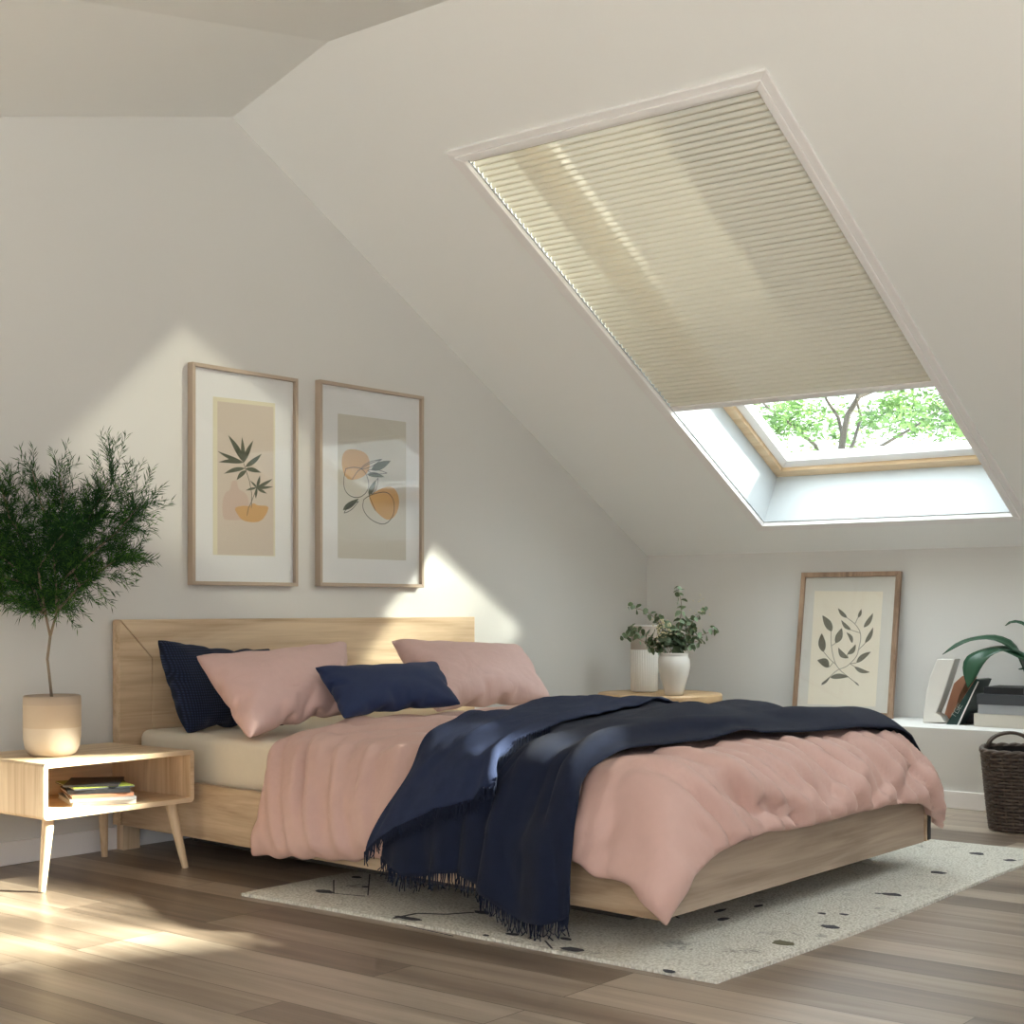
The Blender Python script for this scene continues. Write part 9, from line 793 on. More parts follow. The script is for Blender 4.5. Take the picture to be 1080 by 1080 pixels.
# pleated blind
x0, x1, y0, y1 = HOLES[0]; XBL = 6.135
bt = thing('pleated_blind', 'beige pleated blind pulled most of the way down the sloping roof window', 'blind', R((x0 + XBL) / 2, (y0 + y1) / 2, .01))
mb = MB(); NP = 56; prof = [(0, .026), (.14, .010), (.32, .003), (.5, .001), (.68, .003), (.86, .010)]; rows = []
for i in range(NP):
    for t, h in prof: rows.append((i + t, h))
rows.append((NP, .026))
for t, h in rows:
    x = x0 + .01 + (XBL - .03 - x0) * t / NP; mb.v += [tuple(R(x, y0 + .0065, h)), tuple(R(x, y1 - .0065, h))]
for i in range(len(rows) - 1):
    mb.f.append((2 * i, 2 * i + 1, 2 * i + 3, 2 * i + 2)); mb.m.append(0)
mb.build('pleated_cloth', M['blind'], bt)
mb = MB(); mb.hexa([R(a, b, -.006) for a, b in ((XBL - .03, y0 + .008), (XBL, y0 + .008), (XBL, y1 - .008), (XBL - .03, y1 - .008))] + [R(a, b, .020) for a, b in ((XBL - .03, y0 + .008), (XBL, y0 + .008), (XBL, y1 - .008), (XBL - .03, y1 - .008))])
mb.build('bottom_rail', M['trimw'], bt, bevel=.003)
mb = MB(); mb.hexa([R(a, b, -.004) for a, b in ((x0 + .001, y0 + .008), (x0 + .022, y0 + .008), (x0 + .022, y1 - .008), (x0 + .001, y1 - .008))] + [R(a, b, .022) for a, b in ((x0 + .001, y0 + .008), (x0 + .022, y0 + .008), (x0 + .022, y1 - .008), (x0 + .001, y1 - .008))])
mb.build('head_rail', M['trimw'], bt, bevel=.003)

# ================================================================== OUTSIDE
mb = MB(); mb.box(-40, 60, -40, 60, -3.3, -3.1); struct('ground', mb, M['bounce_ground'])
tr = thing('broadleaf_tree', 'leafy green tree seen outside through the open strip of roof window', 'tree', (18.4, 4.2, -3.1))
def ax(px, py, F):   # a point at distance F from the camera plane on a sight line of the photograph
    r = (px - 540) / FL; u = (640 - py) / FL
    return CAMP + Vector((SS * r + CC, -CC * r + SS, u)) * F
mb = MB()
limbs = [([(878, 640), (880, 560), (884, 500), (889, 462), (894, 438), (906, 418), (930, 408), (950, 402)], .065, .025),
         ([(889, 462), (884, 440), (872, 422), (866, 408)], .03, .014), ([(884, 500), (900, 468), (908, 440), (903, 420), (906, 408)], .03, .014),
         ([(880, 520), (860, 470), (838, 450), (812, 432), (800, 420)], .035, .014), 
         ([(884, 500), (930, 470), (965, 450), (1000, 425)], .03, .012), ([(930, 404), (965, 408), (990, 404)], .025, .012)]
for pts, r0, r1 in limbs:
    P = [ax(x, y, 20 + .3 * math.sin(i * 2.1 + x)) for i, (x, y) in enumerate(pts)]
    mb.tube(P, [r0 + (r1 - r0) * i / (len(P) - 1) for i in range(len(P))], 8)
b0 = ax(878, 640, 20); mb.tube([(b0.x, b0.y, -3.1), (b0.x + .05, b0.y, -1.0), b0], [.2, .14, .085], 10)
mb.build('trunk', M['bark'], tr, smooth=True)
lf = MB()
def leafblob(c, rad, n, size):
    for _ in range(n):
        d = Vector((random.gauss(0, 1), random.gauss(0, 1), random.gauss(0, .7))).normalized() * rad * random.random() ** .45
        p = c + d; a = Vector((random.gauss(0, 1), random.gauss(0, 1), random.gauss(0, .6))).normalized(); b = a.orthogonal().normalized()
        s = size * random.uniform(.6, 1.2)
        lf.add([p - a * s, p - b * s * .5, p + a * s, p + b * s * .5], [(0, 1, 2, 3)], 0 if random.random() < .6 else 1)
for (px, py, rad, n) in [(985, 425, .42, 420), (955, 432, .4, 380), (930, 440, .36, 300), (1000, 445, .35, 280), (965, 450, .3, 240), (915, 447, .22, 130), (940, 415, .3, 170),
                         (835, 440, .34, 300), (815, 450, .3, 260), (850, 452, .26, 200), (862, 432, .2, 80), (838, 425, .25, 110), (800, 440, .3, 200), (1015, 430, .4, 300), (880, 448, .14, 40)]:
    leafblob(ax(px, max(py, 428), 20 + random.uniform(-.6, .6)), rad * .85, int(n * .8), .05)
for _ in range(46):
    a = random.uniform(0, 2 * PI); rr = random.uniform(.6, 2.6)
    c = Vector((18.4 + 1.2 * rr * math.cos(a), 4.6 + 1.2 * rr * math.sin(a), 2.9 + random.uniform(-.6, 1.05)))
    leafblob(c, .34, 60, .06)
lf.build('foliage', [M['leafout'], M['leafout2']], tr)

# added tree out of view, dimming the sun before the roof window
shade_tree = thing('broadleaf_tree', 'leafy tree added out of view beyond the roof to dim the sun', 'tree', (13.4, -10.2, -3.1))
mb = MB(); mb.tube([(13.4, -10.2, -3.1), (13.3, -10.1, 1.5), (13.0, -9.9, 5.0), (12.7, -9.6, 7.0)], [.2, .16, .1, .05], 10); mb.build('trunk', M['bark'], shade_tree, smooth=True)
lf = MB(); leafblob(Vector((12.65, -9.6, 7.5)), 1.25, 1900, .085); leafblob(Vector((13.4, -9.9, 6.9)), 1.0, 700, .085); lf.build('foliage', [M['leafout'], M['leafout2']], shade_tree)

# ================================================================== BED
def sh(x, y): return x + .0625 * (y + 2.66)
def S(p): return (sh(p[0], p[1]), p[1], p[2])
bed = thing('double_bed', 'low oak platform bed with a wide plank headboard against the gable wall', 'bed', (sh(4.26, -1.3), -1.3, 0))
X0, X1, Y0, Y1 = 3.37, 5.15, -2.665, -.065
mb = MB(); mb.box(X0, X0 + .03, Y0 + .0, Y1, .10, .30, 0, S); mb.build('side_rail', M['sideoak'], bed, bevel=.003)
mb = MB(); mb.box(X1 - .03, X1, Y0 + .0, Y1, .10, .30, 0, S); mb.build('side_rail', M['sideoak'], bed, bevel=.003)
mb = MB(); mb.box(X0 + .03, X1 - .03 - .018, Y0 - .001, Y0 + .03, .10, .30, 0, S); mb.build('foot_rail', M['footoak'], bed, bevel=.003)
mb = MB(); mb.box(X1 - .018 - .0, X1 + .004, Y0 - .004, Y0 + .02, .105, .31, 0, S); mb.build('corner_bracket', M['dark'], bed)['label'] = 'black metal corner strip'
mb = MB(); mb.box(X0 + .03, X1 - .03, Y0 + .03, Y1, .25, .27, 0, S); mb.build('slat_base', M['oaky'], bed)
mb = MB(); mb.box(X0 + .28, X1 - .28, Y0 + .30, Y1 - .1, .0152, .25, 0, S); mb.build('plinth', M['bed_shade'], bed)
HX0, HX1, HZ = 3.528, 5.66, .90
hb = MB(); hb.hexa([(HX0 + .20, -.062, .46), (HX1, -.062, .46), (HX1, -.016, .46), (HX0 + .20, -.016, .46), (HX0 + .002, -.062, HZ), (HX1, -.062, HZ), (HX1, -.016, HZ), (HX0 + .002, -.016, HZ)])
hb = MB(); hb.prism([(HX0 + .155, -.062, .10), (HX1, -.062, .10), (HX1, -.062, HZ), (HX0 + .003, -.062, HZ), (HX0 + .155, -.062, HZ - .152)], (0, .046, 0))
h = hb.build('headboard', M['oakx'], bed, bevel=.0025)
hb = MB(); hb.prism([(HX0, -.062, .10), (HX0 + .152, -.062, .10), (HX0 + .152, -.062, HZ - .154), (HX0, -.062, HZ - .003)], (0, .046, 0))
hs = hb.build('mitred_side_board', M['oakx'], h, bevel=.0008)
for a_ in (HX0 + .02, HX1 - .10):
    hb = MB(); hb.box(a_, a_ + .08, -.055, -.016, 0, .10); hb.build('foot', M['oakz'], h)

# mattress
mb = MB(); n = 10
mx0, mx1, my0, my1 = 3.435, 5.09, -2.60, -.085
mb.box(mx0, mx1, my0, my1, .272, .470, 0, S)
mt = mb.build('mattress', M['sheet'], None, bevel=.035); mt.modifiers['bevel'].segments = 6; mt.data.shade_smooth()
tag(mt, 'mattress in a cream fitted sheet on the oak bed frame', 'mattress')

# duvet
NX, NY, V, F = uncloth(CLOTH_DUVET)
mb = MB(); mb.add(V, F); dv = mb.build('duvet', M['pink'], None, smooth=True, sub=1)
def bake(o):   # turn the smoothed surface into real points so finer folds can be pressed into it
    bpy.context.view_layer.update(); ev = o.evaluated_get(bpy.context.evaluated_depsgraph_get()); me = bpy.data.meshes.new_from_object(ev)
    o.modifiers.clear(); o.data = me; me.shade_smooth()
def sst(t): t = max(0, min(1, t)); return t * t * (3 - 2 * t)
def gather(p): return (abs(math.cos(p / 2)) ** .75) * 2 - 1.15     # broad crests, narrow valleys
bake(dv); me = dv.data
nm = [v.normal.copy() for v in me.vertices]
for v in me.vertices:
    x, y, z = v.co; n_ = nm[v.index]
    if n_.z < -.3: continue
    # folds running down over the foot of the bed, slanting towards the far side
    q = x - .55 * max(0, .52 - z) + .25 * (y + 2.66); kf = sst((-2.30 - y) / .25) * sst((x - 3.42) / .2) * (1 - .55 * sst((.25 - z) / .1))
    f = .55 * gather(q * 2 * PI / .19 + 1.1 * math.sin(q * 7.3)) + .45 * gather(q * 2 * PI / .105 + 1.6 * math.sin(q * 4.9) + 2)
    d = .028 * kf * f
    # long soft folds fanning down the near side from the head end
    xe = sh(3.37, y); ks = sst((xe + .16 - x) / .1) * sst((y + 2.60) / .3) * sst((z - .12) / .05)
    q = y + .55 * max(0, .52 - z) * (1 if y > -1.75 else .3); f = .6 * gather(q * 2 * PI / .128 + 1.2 * math.sin(q * 6.1)) + .4 * gather(q * 2 * PI / .074 + 1.4 * math.sin(q * 5.3) + 1)
    d += .016 * ks * f
    # shallow creases across the top
    kt = sst((y + 1.75) / .3) * (1 - sst((y + 1.0) / .08)) * (1 - ks); q = x * .75 + y * .55; d += .009 * kt * gather(q * 2 * PI / .17 + 1.5 * math.sin(q * 5 + y * 3))
    if -2.40 - .115 * (x - 3.37) < y < -1.70 + .37 * (x - 3.37) or (x < xe + .06 and -2.45 < y < -1.5): d = min(d, 0) - .002   # pressed flat under the throw
    v.co = v.co + n_ * d
me.update()
tag(dv, 'puffy dusty pink duvet spread over the bed and hanging past its edges', 'duvet')
# throw
tn, tm, TV, TF = uncloth(CLOTH_THROW)
TV = [(x, y, z + .009 * sst((z - .38) / .1)) for x, y, z in TV]
def face_up(V_, F_):
    t = 0
    for f in F_[::5]:
        a, b, c = [Vector(V_[i]) for i in f[:3]]; t += (b - a).cross(c - a).z
    return F_ if t > 0 else [f[::-1] for f in F_]
TF = face_up(TV, TF)
mb = MB(); mb.add(TV, TF); th = mb.build('throw_blanket', M['throw'], None, smooth=True, sub=1)
me = th.data; nm = [v.normal.copy() for v in me.vertices]
for j in range(tm + 1):   # rolled, heaped folds along the edge nearest the foot of the bed
    for i in range(tn + 1):
        vv = j / tm; v = me.vertices[j * (tn + 1) + i]; n_ = nm[v.index]; u = i / tn
        a = .040 * max(0, math.sin(PI * sst((vv - .78) / .22) )) + .030 * max(0, math.sin(PI * max(0, min(1, (vv - .52 - .05 * math.sin(u * 5)) / .2)))) + .003 * (1 + math.sin(vv * 40 + u * 9))
        a *= .45 + .55 * sst((u - .12) / .2); v.co = v.co + n_ * a
me.update()
so = th.modifiers.new('thick', 'SOLIDIFY'); so.thickness = .006; so.offset = 1
tag(th, 'dark navy wool throw with fringed ends draped over the pink duvet', 'blanket')
fn, fm, FV, FF = uncloth(CLOTH_FLAP)
FV = [(x - .004, y, z + .016 * sst((z - .38) / .1)) for x, y, z in FV]
FF = face_up(FV, FF)
mb = MB(); mb.add(FV, FF); fl = mb.build('folded_layer', M['throw_lit'], th, smooth=True, sub=1)
so = fl.modifiers.new('thick', 'SOLIDIFY'); so.thickness = .006; so.offset = 1
def tufts(pts, out, ln, name, parent, step=.0062):
    """knotted threads hanging from a cloth edge"""
    mb = MB(); pts = [Vector(p) for p in pts]; acc = 0
    for a, b in zip(pts, pts[1:]):
        L = (b - a).length; k = max(1, int(L / step))
        for i in range(k):
            p = a.lerp(b, (i + random.random() * .6) / k); p += Vector(out) * .006
            l = ln * random.uniform(.7, 1.15); d = Vector((out[0] * .12 + random.gauss(0, .07), random.gauss(0, .09), -1)).normalized()
            q = [p + Vector((0, 0, .006)), p + d * l * .35, p + d * l * .7 + Vector((random.gauss(0, .002), random.gauss(0, .004), 0)), p + d * l + Vector((random.gauss(0, .003), random.gauss(0, .006), 0))]
            for z in q: z.z = max(z.z, .018)
            mb.tube(q, [.0030, .0020, .0016, .0018], 5)
    o = mb.build(name, M['throw'], parent); o['kind'] = 'stuff'; return o
edge = [TV[j * (tn + 1)] for j in range(tm + 1)]
tufts(edge, (-1, 0, 0), .044, 'fringe', th)
edge = [FV[j * (fn + 1)] for j in range(fm + 1)]
tufts(edge, (-1, 0, 0), .040, 'fringe', fl)
edge = [FV[fm * (fn + 1) + i] for i in range(0, 16)]
tufts(edge, (-1, -.3, 0), .04, 'fringe', fl, .012)

# pillows
PN, PM, PV, PF = uncloth(CLOTH_PILLOW)
def pillow(name, mat, cs_, thick, label, flip=False, cat='pillow', grp=None, sq_=.07):
    """cs_: four corner points TL TR BR BL as seen from the foot of the bed"""
    TL, TR, BR, BL = [Vector(c) for c in cs_]
    nrm = ((TR - BL).cross(TL - BR)).normalized()
    if nrm.y > 0: nrm = -nrm
    out = []
    for x, y, z in PV:
        r4 = 0
        for cx_, cy_, ph in ((-.33, -.228, 0), (.33, -.228, 2), (.33, .228, 1), (-.33, .228, 3)):
            rr4 = math.hypot(x - cx_, y - cy_); an = math.atan2(y - cy_, x - cx_); r4 += .016 * gather(an * 13 + ph + 3 * rr4) * math.exp(-rr4 / .13) * sst(rr4 / .07)
        z = z + (r4 if z > .01 else 0)
        if flip: x = -x
        u = x / .66 + .5; v = y / .456 + .5; u, v = .5 + (u - .5) * (1 + sq_ * (1 - (2 * v - 1) ** 2)), .5 + (v - .5) * (1 + sq_ * (1 - (2 * u - 1) ** 2))
        p = BL.lerp(BR, u).lerp(TL.lerp(TR, u), v); out.append(p + nrm * z * thick)
    mb = MB(); fs = PF
    mb.add(out, fs); o = mb.build(name, mat, None, smooth=True, sub=1, loc=(BL + BR) / 2)
    import bmesh
    bm = bmesh.new(); bm.from_mesh(o.data); bmesh.ops.recalc_face_normals(bm, faces=bm.faces); bm.to_mesh(o.data); bm.free(); o.data.shade_smooth()
    tag(o, label, cat, grp); return o
pillow('pillow', M['navyknit'], [aty(166, 672, -.19), aty(284, 682, -.19), aty(300, 772, -.37), aty(196, 775, -.37)], .60, 'large navy knitted pillow leaning upright on the headboard behind the pink one', sq_=.15)
pillow('pillow', M['pinkpil'], [aty(203, 690, -.48), aty(366, 676, -.48), aty(374, 752, -.86), aty(263, 781, -.86)], .72, 'dusty pink pillow in front of the navy knitted pillow', True)
pillow('pillow', M['pinkpil'], [aty(411, 673, -.40), aty(546, 680, -.40), aty(585, 742, -.80), aty(458, 752, -.80)], .72, 'dusty pink pillow lying alone on the far side of the bed')
pillow('cushion', M['navy'], [aty(331, 702, -.80), aty(460, 697, -.80), aty(488, 744, -1.05), aty(360, 759, -1.05)], .45, 'small plain navy cushion between the two pink pillows', False, 'cushion')

# ================================================================== RUG
RX0, RX1, RY0, RY1 = 3.235, 5.73, -2.935, -1.12
mb = MB(); nx, ny = 60, 44
def rz(x, y): return .0135
for j in range(ny + 1):
    for i in range(nx + 1):
        x = RX0 + (RX1 - RX0) * i / nx; y = RY0 + (RY1 - RY0) * j / ny
        e = .010 * math.sin(y * 3.1 + .7) if i == 0 else 0; f = .012 * math.sin(x * 2.7) if j == 0 else 0
        mb.v.append((x + e, y + f, .0135 if 0 < i < nx and 0 < j < ny else .010))
for j in range(ny):
    for i in range(nx): mb.f.append((j * (nx + 1) + i, j * (nx + 1) + i + 1, (j + 1) * (nx + 1) + i + 1, (j + 1) * (nx + 1) + i)); mb.m.append(0)
# skirt
bd = [(i, 0) for i in range(nx)] + [(nx, j) for j in range(ny)] + [(i, ny) for i in range(nx, 0, -1)] + [(0, j) for j in range(ny, 0, -1)]
o0 = len(mb.v)
for i, j in bd: p = mb.v[j * (nx + 1) + i]; mb.v.append((p[0], p[1], .0))
for k in range(len(bd)):
    a, b = bd[k], bd[(k + 1) % len(bd)]; mb.f.append((a[1] * (nx + 1) + a[0], o0 + k, o0 + (k + 1) % len(bd), b[1] * (nx + 1) + b[0])); mb.m.append(0)
def mark(px, py, w, h, mi=1, rot=0, z=.0150, n=10):
    c = atz(px, py, z); c.x = c.x
    pts = []
    for k in range(n):
        a = 2 * PI * k / n; r = random.uniform(.75, 1.15) * .72
        dx, dy = w * r * math.cos(a), h * r * math.sin(a)
        pts.append((c.x + dx * math.cos(rot) - dy * math.sin(rot), c.y + dx * math.sin(rot) + dy * math.cos(rot), z))
    mb.prism([(p[0], p[1], z - .0012) for p in pts], (0, 0, .0012), mi)
for px, py, w, h, mi in [(342, 940, .030, .055, 1), (430, 968, .022, .07, 1), (508, 962, .028, .045, 1), (540, 985, .018, .03, 1), (512, 986, .012, .015, 1), (597, 990, .018, .03, 1), (604, 1001, .03, .05, 1), (376, 925, .02, .03, 1), (385, 935, .015, .02, 1),
                         (826, 994, .035, .05, 2), (876, 977, .03, .04, 1), (867, 963, .014, .02, 1), (890, 964, .014, .02, 1), (941, 943, .03, .05, 1), (926, 942, .01, .015, 1), (990, 920, .03, .045, 1), (1030, 900, .035, .045, 1), (763, 969, .035, .02, 1),
                         (706, 1024, .02, .03, 1), (760, 960, .05, .015, 1), (800, 955, .03, .015, 1), (1065, 907, .03, .03, 1)]:
    mark(px, py, w, h, mi)
def streak(pts, w, mi=1):
    w = w * .55
    P = [atz(x, y, .0148) for x, y in pts]
    for a, b in zip(P, P[1:]):
        d = (b - a).normalized(); nrm = Vector((-d.y, d.x, 0)) * w
        mb.prism([(a - nrm) - Vector((0, 0, .001)), (b - nrm) - Vector((0, 0, .001)), (b + nrm) - Vector((0, 0, .001)), (a + nrm) - Vector((0, 0, .001))], (0, 0, .001), mi)
streak([(415, 968), (440, 963), (470, 964), (500, 962)], .010)
streak([(352, 928), (352, 942), (385, 945)], .004); streak([(390, 922), (388, 944)], .004)
streak([(428, 976), (460, 983), (478, 987)], .004); streak([(575, 992), (582, 1000)], .005); streak([(700, 960), (716, 968)], .005)
rg = mb.build('rug', [M['rug'], M['rugmark'], M['rugolive']], None)
tag(rg, 'cream looped wool rug with small dark tufted marks under the bed', 'rug')
random.seed(23)
# ================================================================== NIGHTSTAND
nx0, nx1, ny0, ny1, nz0, nz1 = 2.845, 3.472, -.58, -.10, .240, .430
ns = thing('nightstand', 'pale oak nightstand with an open shelf on splayed legs left of the bed', 'nightstand', ((nx0 + nx1) / 2, (ny0 + ny1) / 2, 0))
def rr(x0, x1, z0, z1, r, y, n=6):
    P = []
    for cx, cz, a0 in ((x1 - r, z0 + r, -PI / 2), (x1 - r, z1 - r, 0), (x0 + r, z1 - r, PI / 2), (x0 + r, z0 + r, PI)):
        for k in range(n + 1):
            a = a0 + PI / 2 * k / n; P.append((cx + r * math.cos(a), y, cz + r * math.sin(a)))
    return P
mb = MB(); n = 28; rin = rr(nx0 + .017, nx1 - .017, nz0 + .017, nz1 - .017, .004, 0); rout = rr(nx0, nx1, nz0, nz1, .016, 0)
for y in (ny0, ny1):
    for P in (rout, rin): mb.v += [(p[0], y, p[2]) for p in P]
for k in range(n):
    k2 = (k + 1) % n
    mb.f += [(k, k2, n + k2, n + k), (2 * n + k, 3 * n + k, 3 * n + k2, 2 * n + k2), (k, 2 * n + k, 2 * n + k2, k2), (n + k, n + k2, 3 * n + k2, 3 * n + k)]; mb.m += [0] * 4
cab = mb.build('cabinet', [M['oakx'], M['oakz']], ns)
for p_ in cab.data.polygons:
    if abs(p_.normal.x) > .7: p_.material_index = 1
autosmooth(cab, .5)
mb = MB(); mb.box(nx0 + .012, nx1 - .012, ny1 - .012, ny1 - .004, nz0 + .012, nz1 - .012); mb.build('back_panel', M['oakx'], ns)
def leg(x, y, dx, dy, z1=nz0, parent=None, r0=.021, r1=.012, mat='oakz'):
    mb = MB(); mb.tube([(x + dx, y + dy, 0), (x + dx * .5, y + dy * .5, z1 * .5), (x, y, z1 + .002)], [r1, (r0 + r1) / 2, r0], 14); o = mb.build('leg', M[mat], parent); autosmooth(o, .8); return o
for x, y, dx, dy in ((nx0 + .055, ny0 + .055, -.045, -.03), (nx1 - .065, ny0 + .055, .045, -.03), (nx0 + .055, ny1 - .055, -.045, .03), (nx1 - .09, ny1 - .055, .03, .03)): leg(x, y, dx, dy, parent=ns)

# magazines on its shelf
zz = nz0 + .017; cxm, cym = 3.185, -.385
spec = [('paperw', 'book_silver', .014, .20, .145, 8, 'white magazine with a grey cover, lowest of the stack in the nightstand'), ('book_grey', 'book_grey', .010, .205, .15, 3, 'grey magazine second from the bottom of the stack in the nightstand'),
        ('book_copper', 'book_brown', .012, .20, .14, 6, 'rust brown book in the middle of the stack in the nightstand'), ('book_black', 'book_black', .013, .19, .14, 0, 'black book above the rust brown one in the nightstand'),
        ('book_slate', 'cover_green', .006, .185, .14, 12, 'magazine with a yellow green cover near the top of the nightstand stack'), ('book_black', 'book_black', .006, .17, .125, -9, 'thin dark magazine lying on top of the nightstand stack')]
def book(name, w, l, t, c, rot, cover, top, label, cat='book', grp=None, pages='paperw', z=None, mtx=None, spine_side=-1):
    """covers with a page block between them; spine along local -x"""
    Rm = (mtx or (Matrix.Translation(Vector(c)) @ Matrix.Rotation(math.radians(rot), 4, 'Z')))
    f = lambda p: Rm @ Vector(p)
    e = thing(name, label, cat, Rm.translation, grp); ct = min(.0022, t * .22); s = spine_side
    mb = MB(); mb.box(-w / 2, w / 2, -l / 2, l / 2, 0, ct, 0, f); mb.box(-w / 2, w / 2, -l / 2, l / 2, t - ct, t, 1, f)
    a, b = (-w / 2, -w / 2 + ct) if s < 0 else (w / 2 - ct, w / 2)
    mb.box(a, b, -l / 2, l / 2, ct, t - ct, 0, f); mb.build('cover', [M[cover], M[top]], e)
    mb = MB(); mb.box(-w / 2 + ct + .0002, w / 2 - .003, -l / 2 + .003, l / 2 - .003, ct + .0001, t - ct - .0001, 0, f) if s < 0 else mb.box(-w / 2 + .003, w / 2 - ct - .0002, -l / 2 + .003, l / 2 - .003, ct + .0001, t - ct - .0001, 0, f)
    mb.build('pages', M[pages], e); return e
for k, (c1, c2, t, L, W, r, lab) in enumerate(spec):
    # spine faces front-left, pages towards the bed
    book('magazine', L * 1.42, W * 1.5, t * 1.12, (cxm + random.uniform(-.008, .012), cym + random.uniform(-.008, .008), zz), 58 + r, c1, c2, lab, 'magazine', 'magazines in the nightstand'); zz += t * 1.12 + .0006

# plant pot
pc = Vector((3.025, -.36, nz1)); zt = nz1
mb = MB(); pr = [(.066, 0), (.082, .010), (.092, .030), (.097, .060), (.098, .100), (.098, .140), (.098, .18), (.097, .207), (.094, .211), (.088, .207), (.086, .18)]
mb.lathe(pr, pc, 64, 0, [1, 1, 1, 1, 2, 2, 0, 0, 0, 0, 0])
M['potA'] = plain('pot_rim_band', (.45, .36, .28), .8, .35, 30); M['potB'] = plain('pot_foot_band', (.56, .48, .39), .8, .35, 30); M['potC'] = plain('pot_middle_band', (.50, .40, .30), .8, .35, 30)  # band tones hold the pot's own colours and some of the sunlight
tp = thing('potted_tree', 'small fine-leaved tree in a banded beige pot on the nightstand', 'plant', pc)
po = mb.build('pot', [M['potA'], M['potB'], M['potC']], tp, smooth=True)
mb = MB(); mb.lathe([(.0001, .188), (.086, .188), (.0865, .180)], pc, 40); mb.build('soil', M['soil'], po)
FP = 5.18
def pp(px, py, dF=0): return ax(px, py, FP + dF)
mb = MB()
base = Vector((pc.x, pc.y, nz1 + .185)); dF0 = 0
fork = pp(53, 671)
mb.tube([base, pp(52, 712), pp(50, 695), fork], [.0055, .0048, .0048, .0052], 8)
mains = [([(53, 671), (48, 648), (42, 620), (30, 585), (15, 550)], .0), ([(53, 671), (60, 645), (66, 612), (80, 575), (100, 535), (118, 500)], .05), ([(60, 645), (58, 600), (52, 560), (40, 520), (34, 495)], -.06),
         ([(48, 648), (30, 610), (5, 590), (-25, 570)], -.08), ([(66, 612), (95, 585), (125, 560), (145, 535)], -.05), ([(60, 645), (84, 618), (112, 598), (132, 585)], .08), ([(42, 620), (20, 600), (-5, 560), (-30, 530)], .1),
         ([(58, 600), (66, 560), (66, 520), (62, 500)], .04), ([(84, 618), (70, 590), (90, 560), (105, 545)], .12), ([(30, 585), (10, 545), (2, 515)], .02), ([(48, 648), (25, 635), (0, 625), (-20, 615)], .05), ([(48, 648), (40, 600), (60, 570), (80, 550)], -.15), ([(42, 620), (10, 610), (-10, 600), (-40, 600)], -.15)]
allp = []
for pts, d in mains:
    P = [pp(x, y, d * i / (len(pts) - 1)) for i, (x, y) in enumerate(pts)]; mb.tube(P, [max(.0016, .0050 - .0009 * i) for i in range(len(P))], 6)
    allp.append(P)
mb.build('trunk', M['twig'], tp, smooth=True)
nd = MB()
def needle(p, d, L, w, mi):
    d = d.normalized(); s = d.cross(Vector((random.gauss(0, 1), random.gauss(0, 1), random.gauss(0, 1)))).normalized() * w
    b = d.cross(s).normalized() * w * .4; m = p + d * L * .5 + Vector((0, 0, L * .04))
    nd.add([p, m - s + b, p + d * L, m + s + b, m - b], [(0, 1, 4), (1, 2, 4), (2, 3, 4), (3, 0, 4)], mi)
def spray(p, d, L, dens=1.0, big=1.0, bright=.2):
    if max(p.y, p.y + d.normalized().y * L) > -.05: return
    """a twig with narrow leaves along it"""
    d = d.normalized(); n = int(L / .0042 * dens); side = d.orthogonal()
    q = p.copy(); dd = d.copy()
    prev = q.copy(); pts = [q.copy()]
    for i in range(n):
        dd = (dd + Vector((random.gauss(0, .05), random.gauss(0, .05), random.gauss(0, .04) + .012))).normalized(); q = q + dd * (L / n)
        a = random.uniform(0, 2 * PI); o = dd.orthogonal().normalized(); o = o * math.cos(a) + dd.cross(o).normalized() * math.sin(a)
        needle(q, dd * .85 + o * .75, random.uniform(.022, .042) * big, .0016 * big, 1 if random.random() < bright else 0)
        if i % 6 == 0: pts.append(q.copy())
    nd.tube(pts, .0007, 3, 0)
Rt = Vector((SS, -CC, 0)); Fw = Vector((CC, SS, 0))
def inside(px, py):   # heart shaped outline of the crown
    return True
for P in allp:
    segs = list(zip(P, P[1:]))
    for si, (a, b) in enumerate(segs):
        fr = si / max(1, len(segs) - 1)
        for _ in range(int(24 + 10 * fr)):
            t = random.random(); p = a.lerp(b, t)
            if p.z < pp(50, 650).z or (p.z > pp(50, 522).z and random.random() < .8): continue
            out = (b - a).normalized(); d = out * random.uniform(.2, 1.1) + Rt * random.gauss(0, .75) + Fw * random.gauss(0, .75) + Vector((0, 0, random.gauss(.05, .55)))
            low = p.z < pp(50, 590).z
            spray(p, d, random.uniform(.05, .125), 1, 1, .45 if low or random.random() < .25 else .08)  # larger share of the bright needles low in the crown
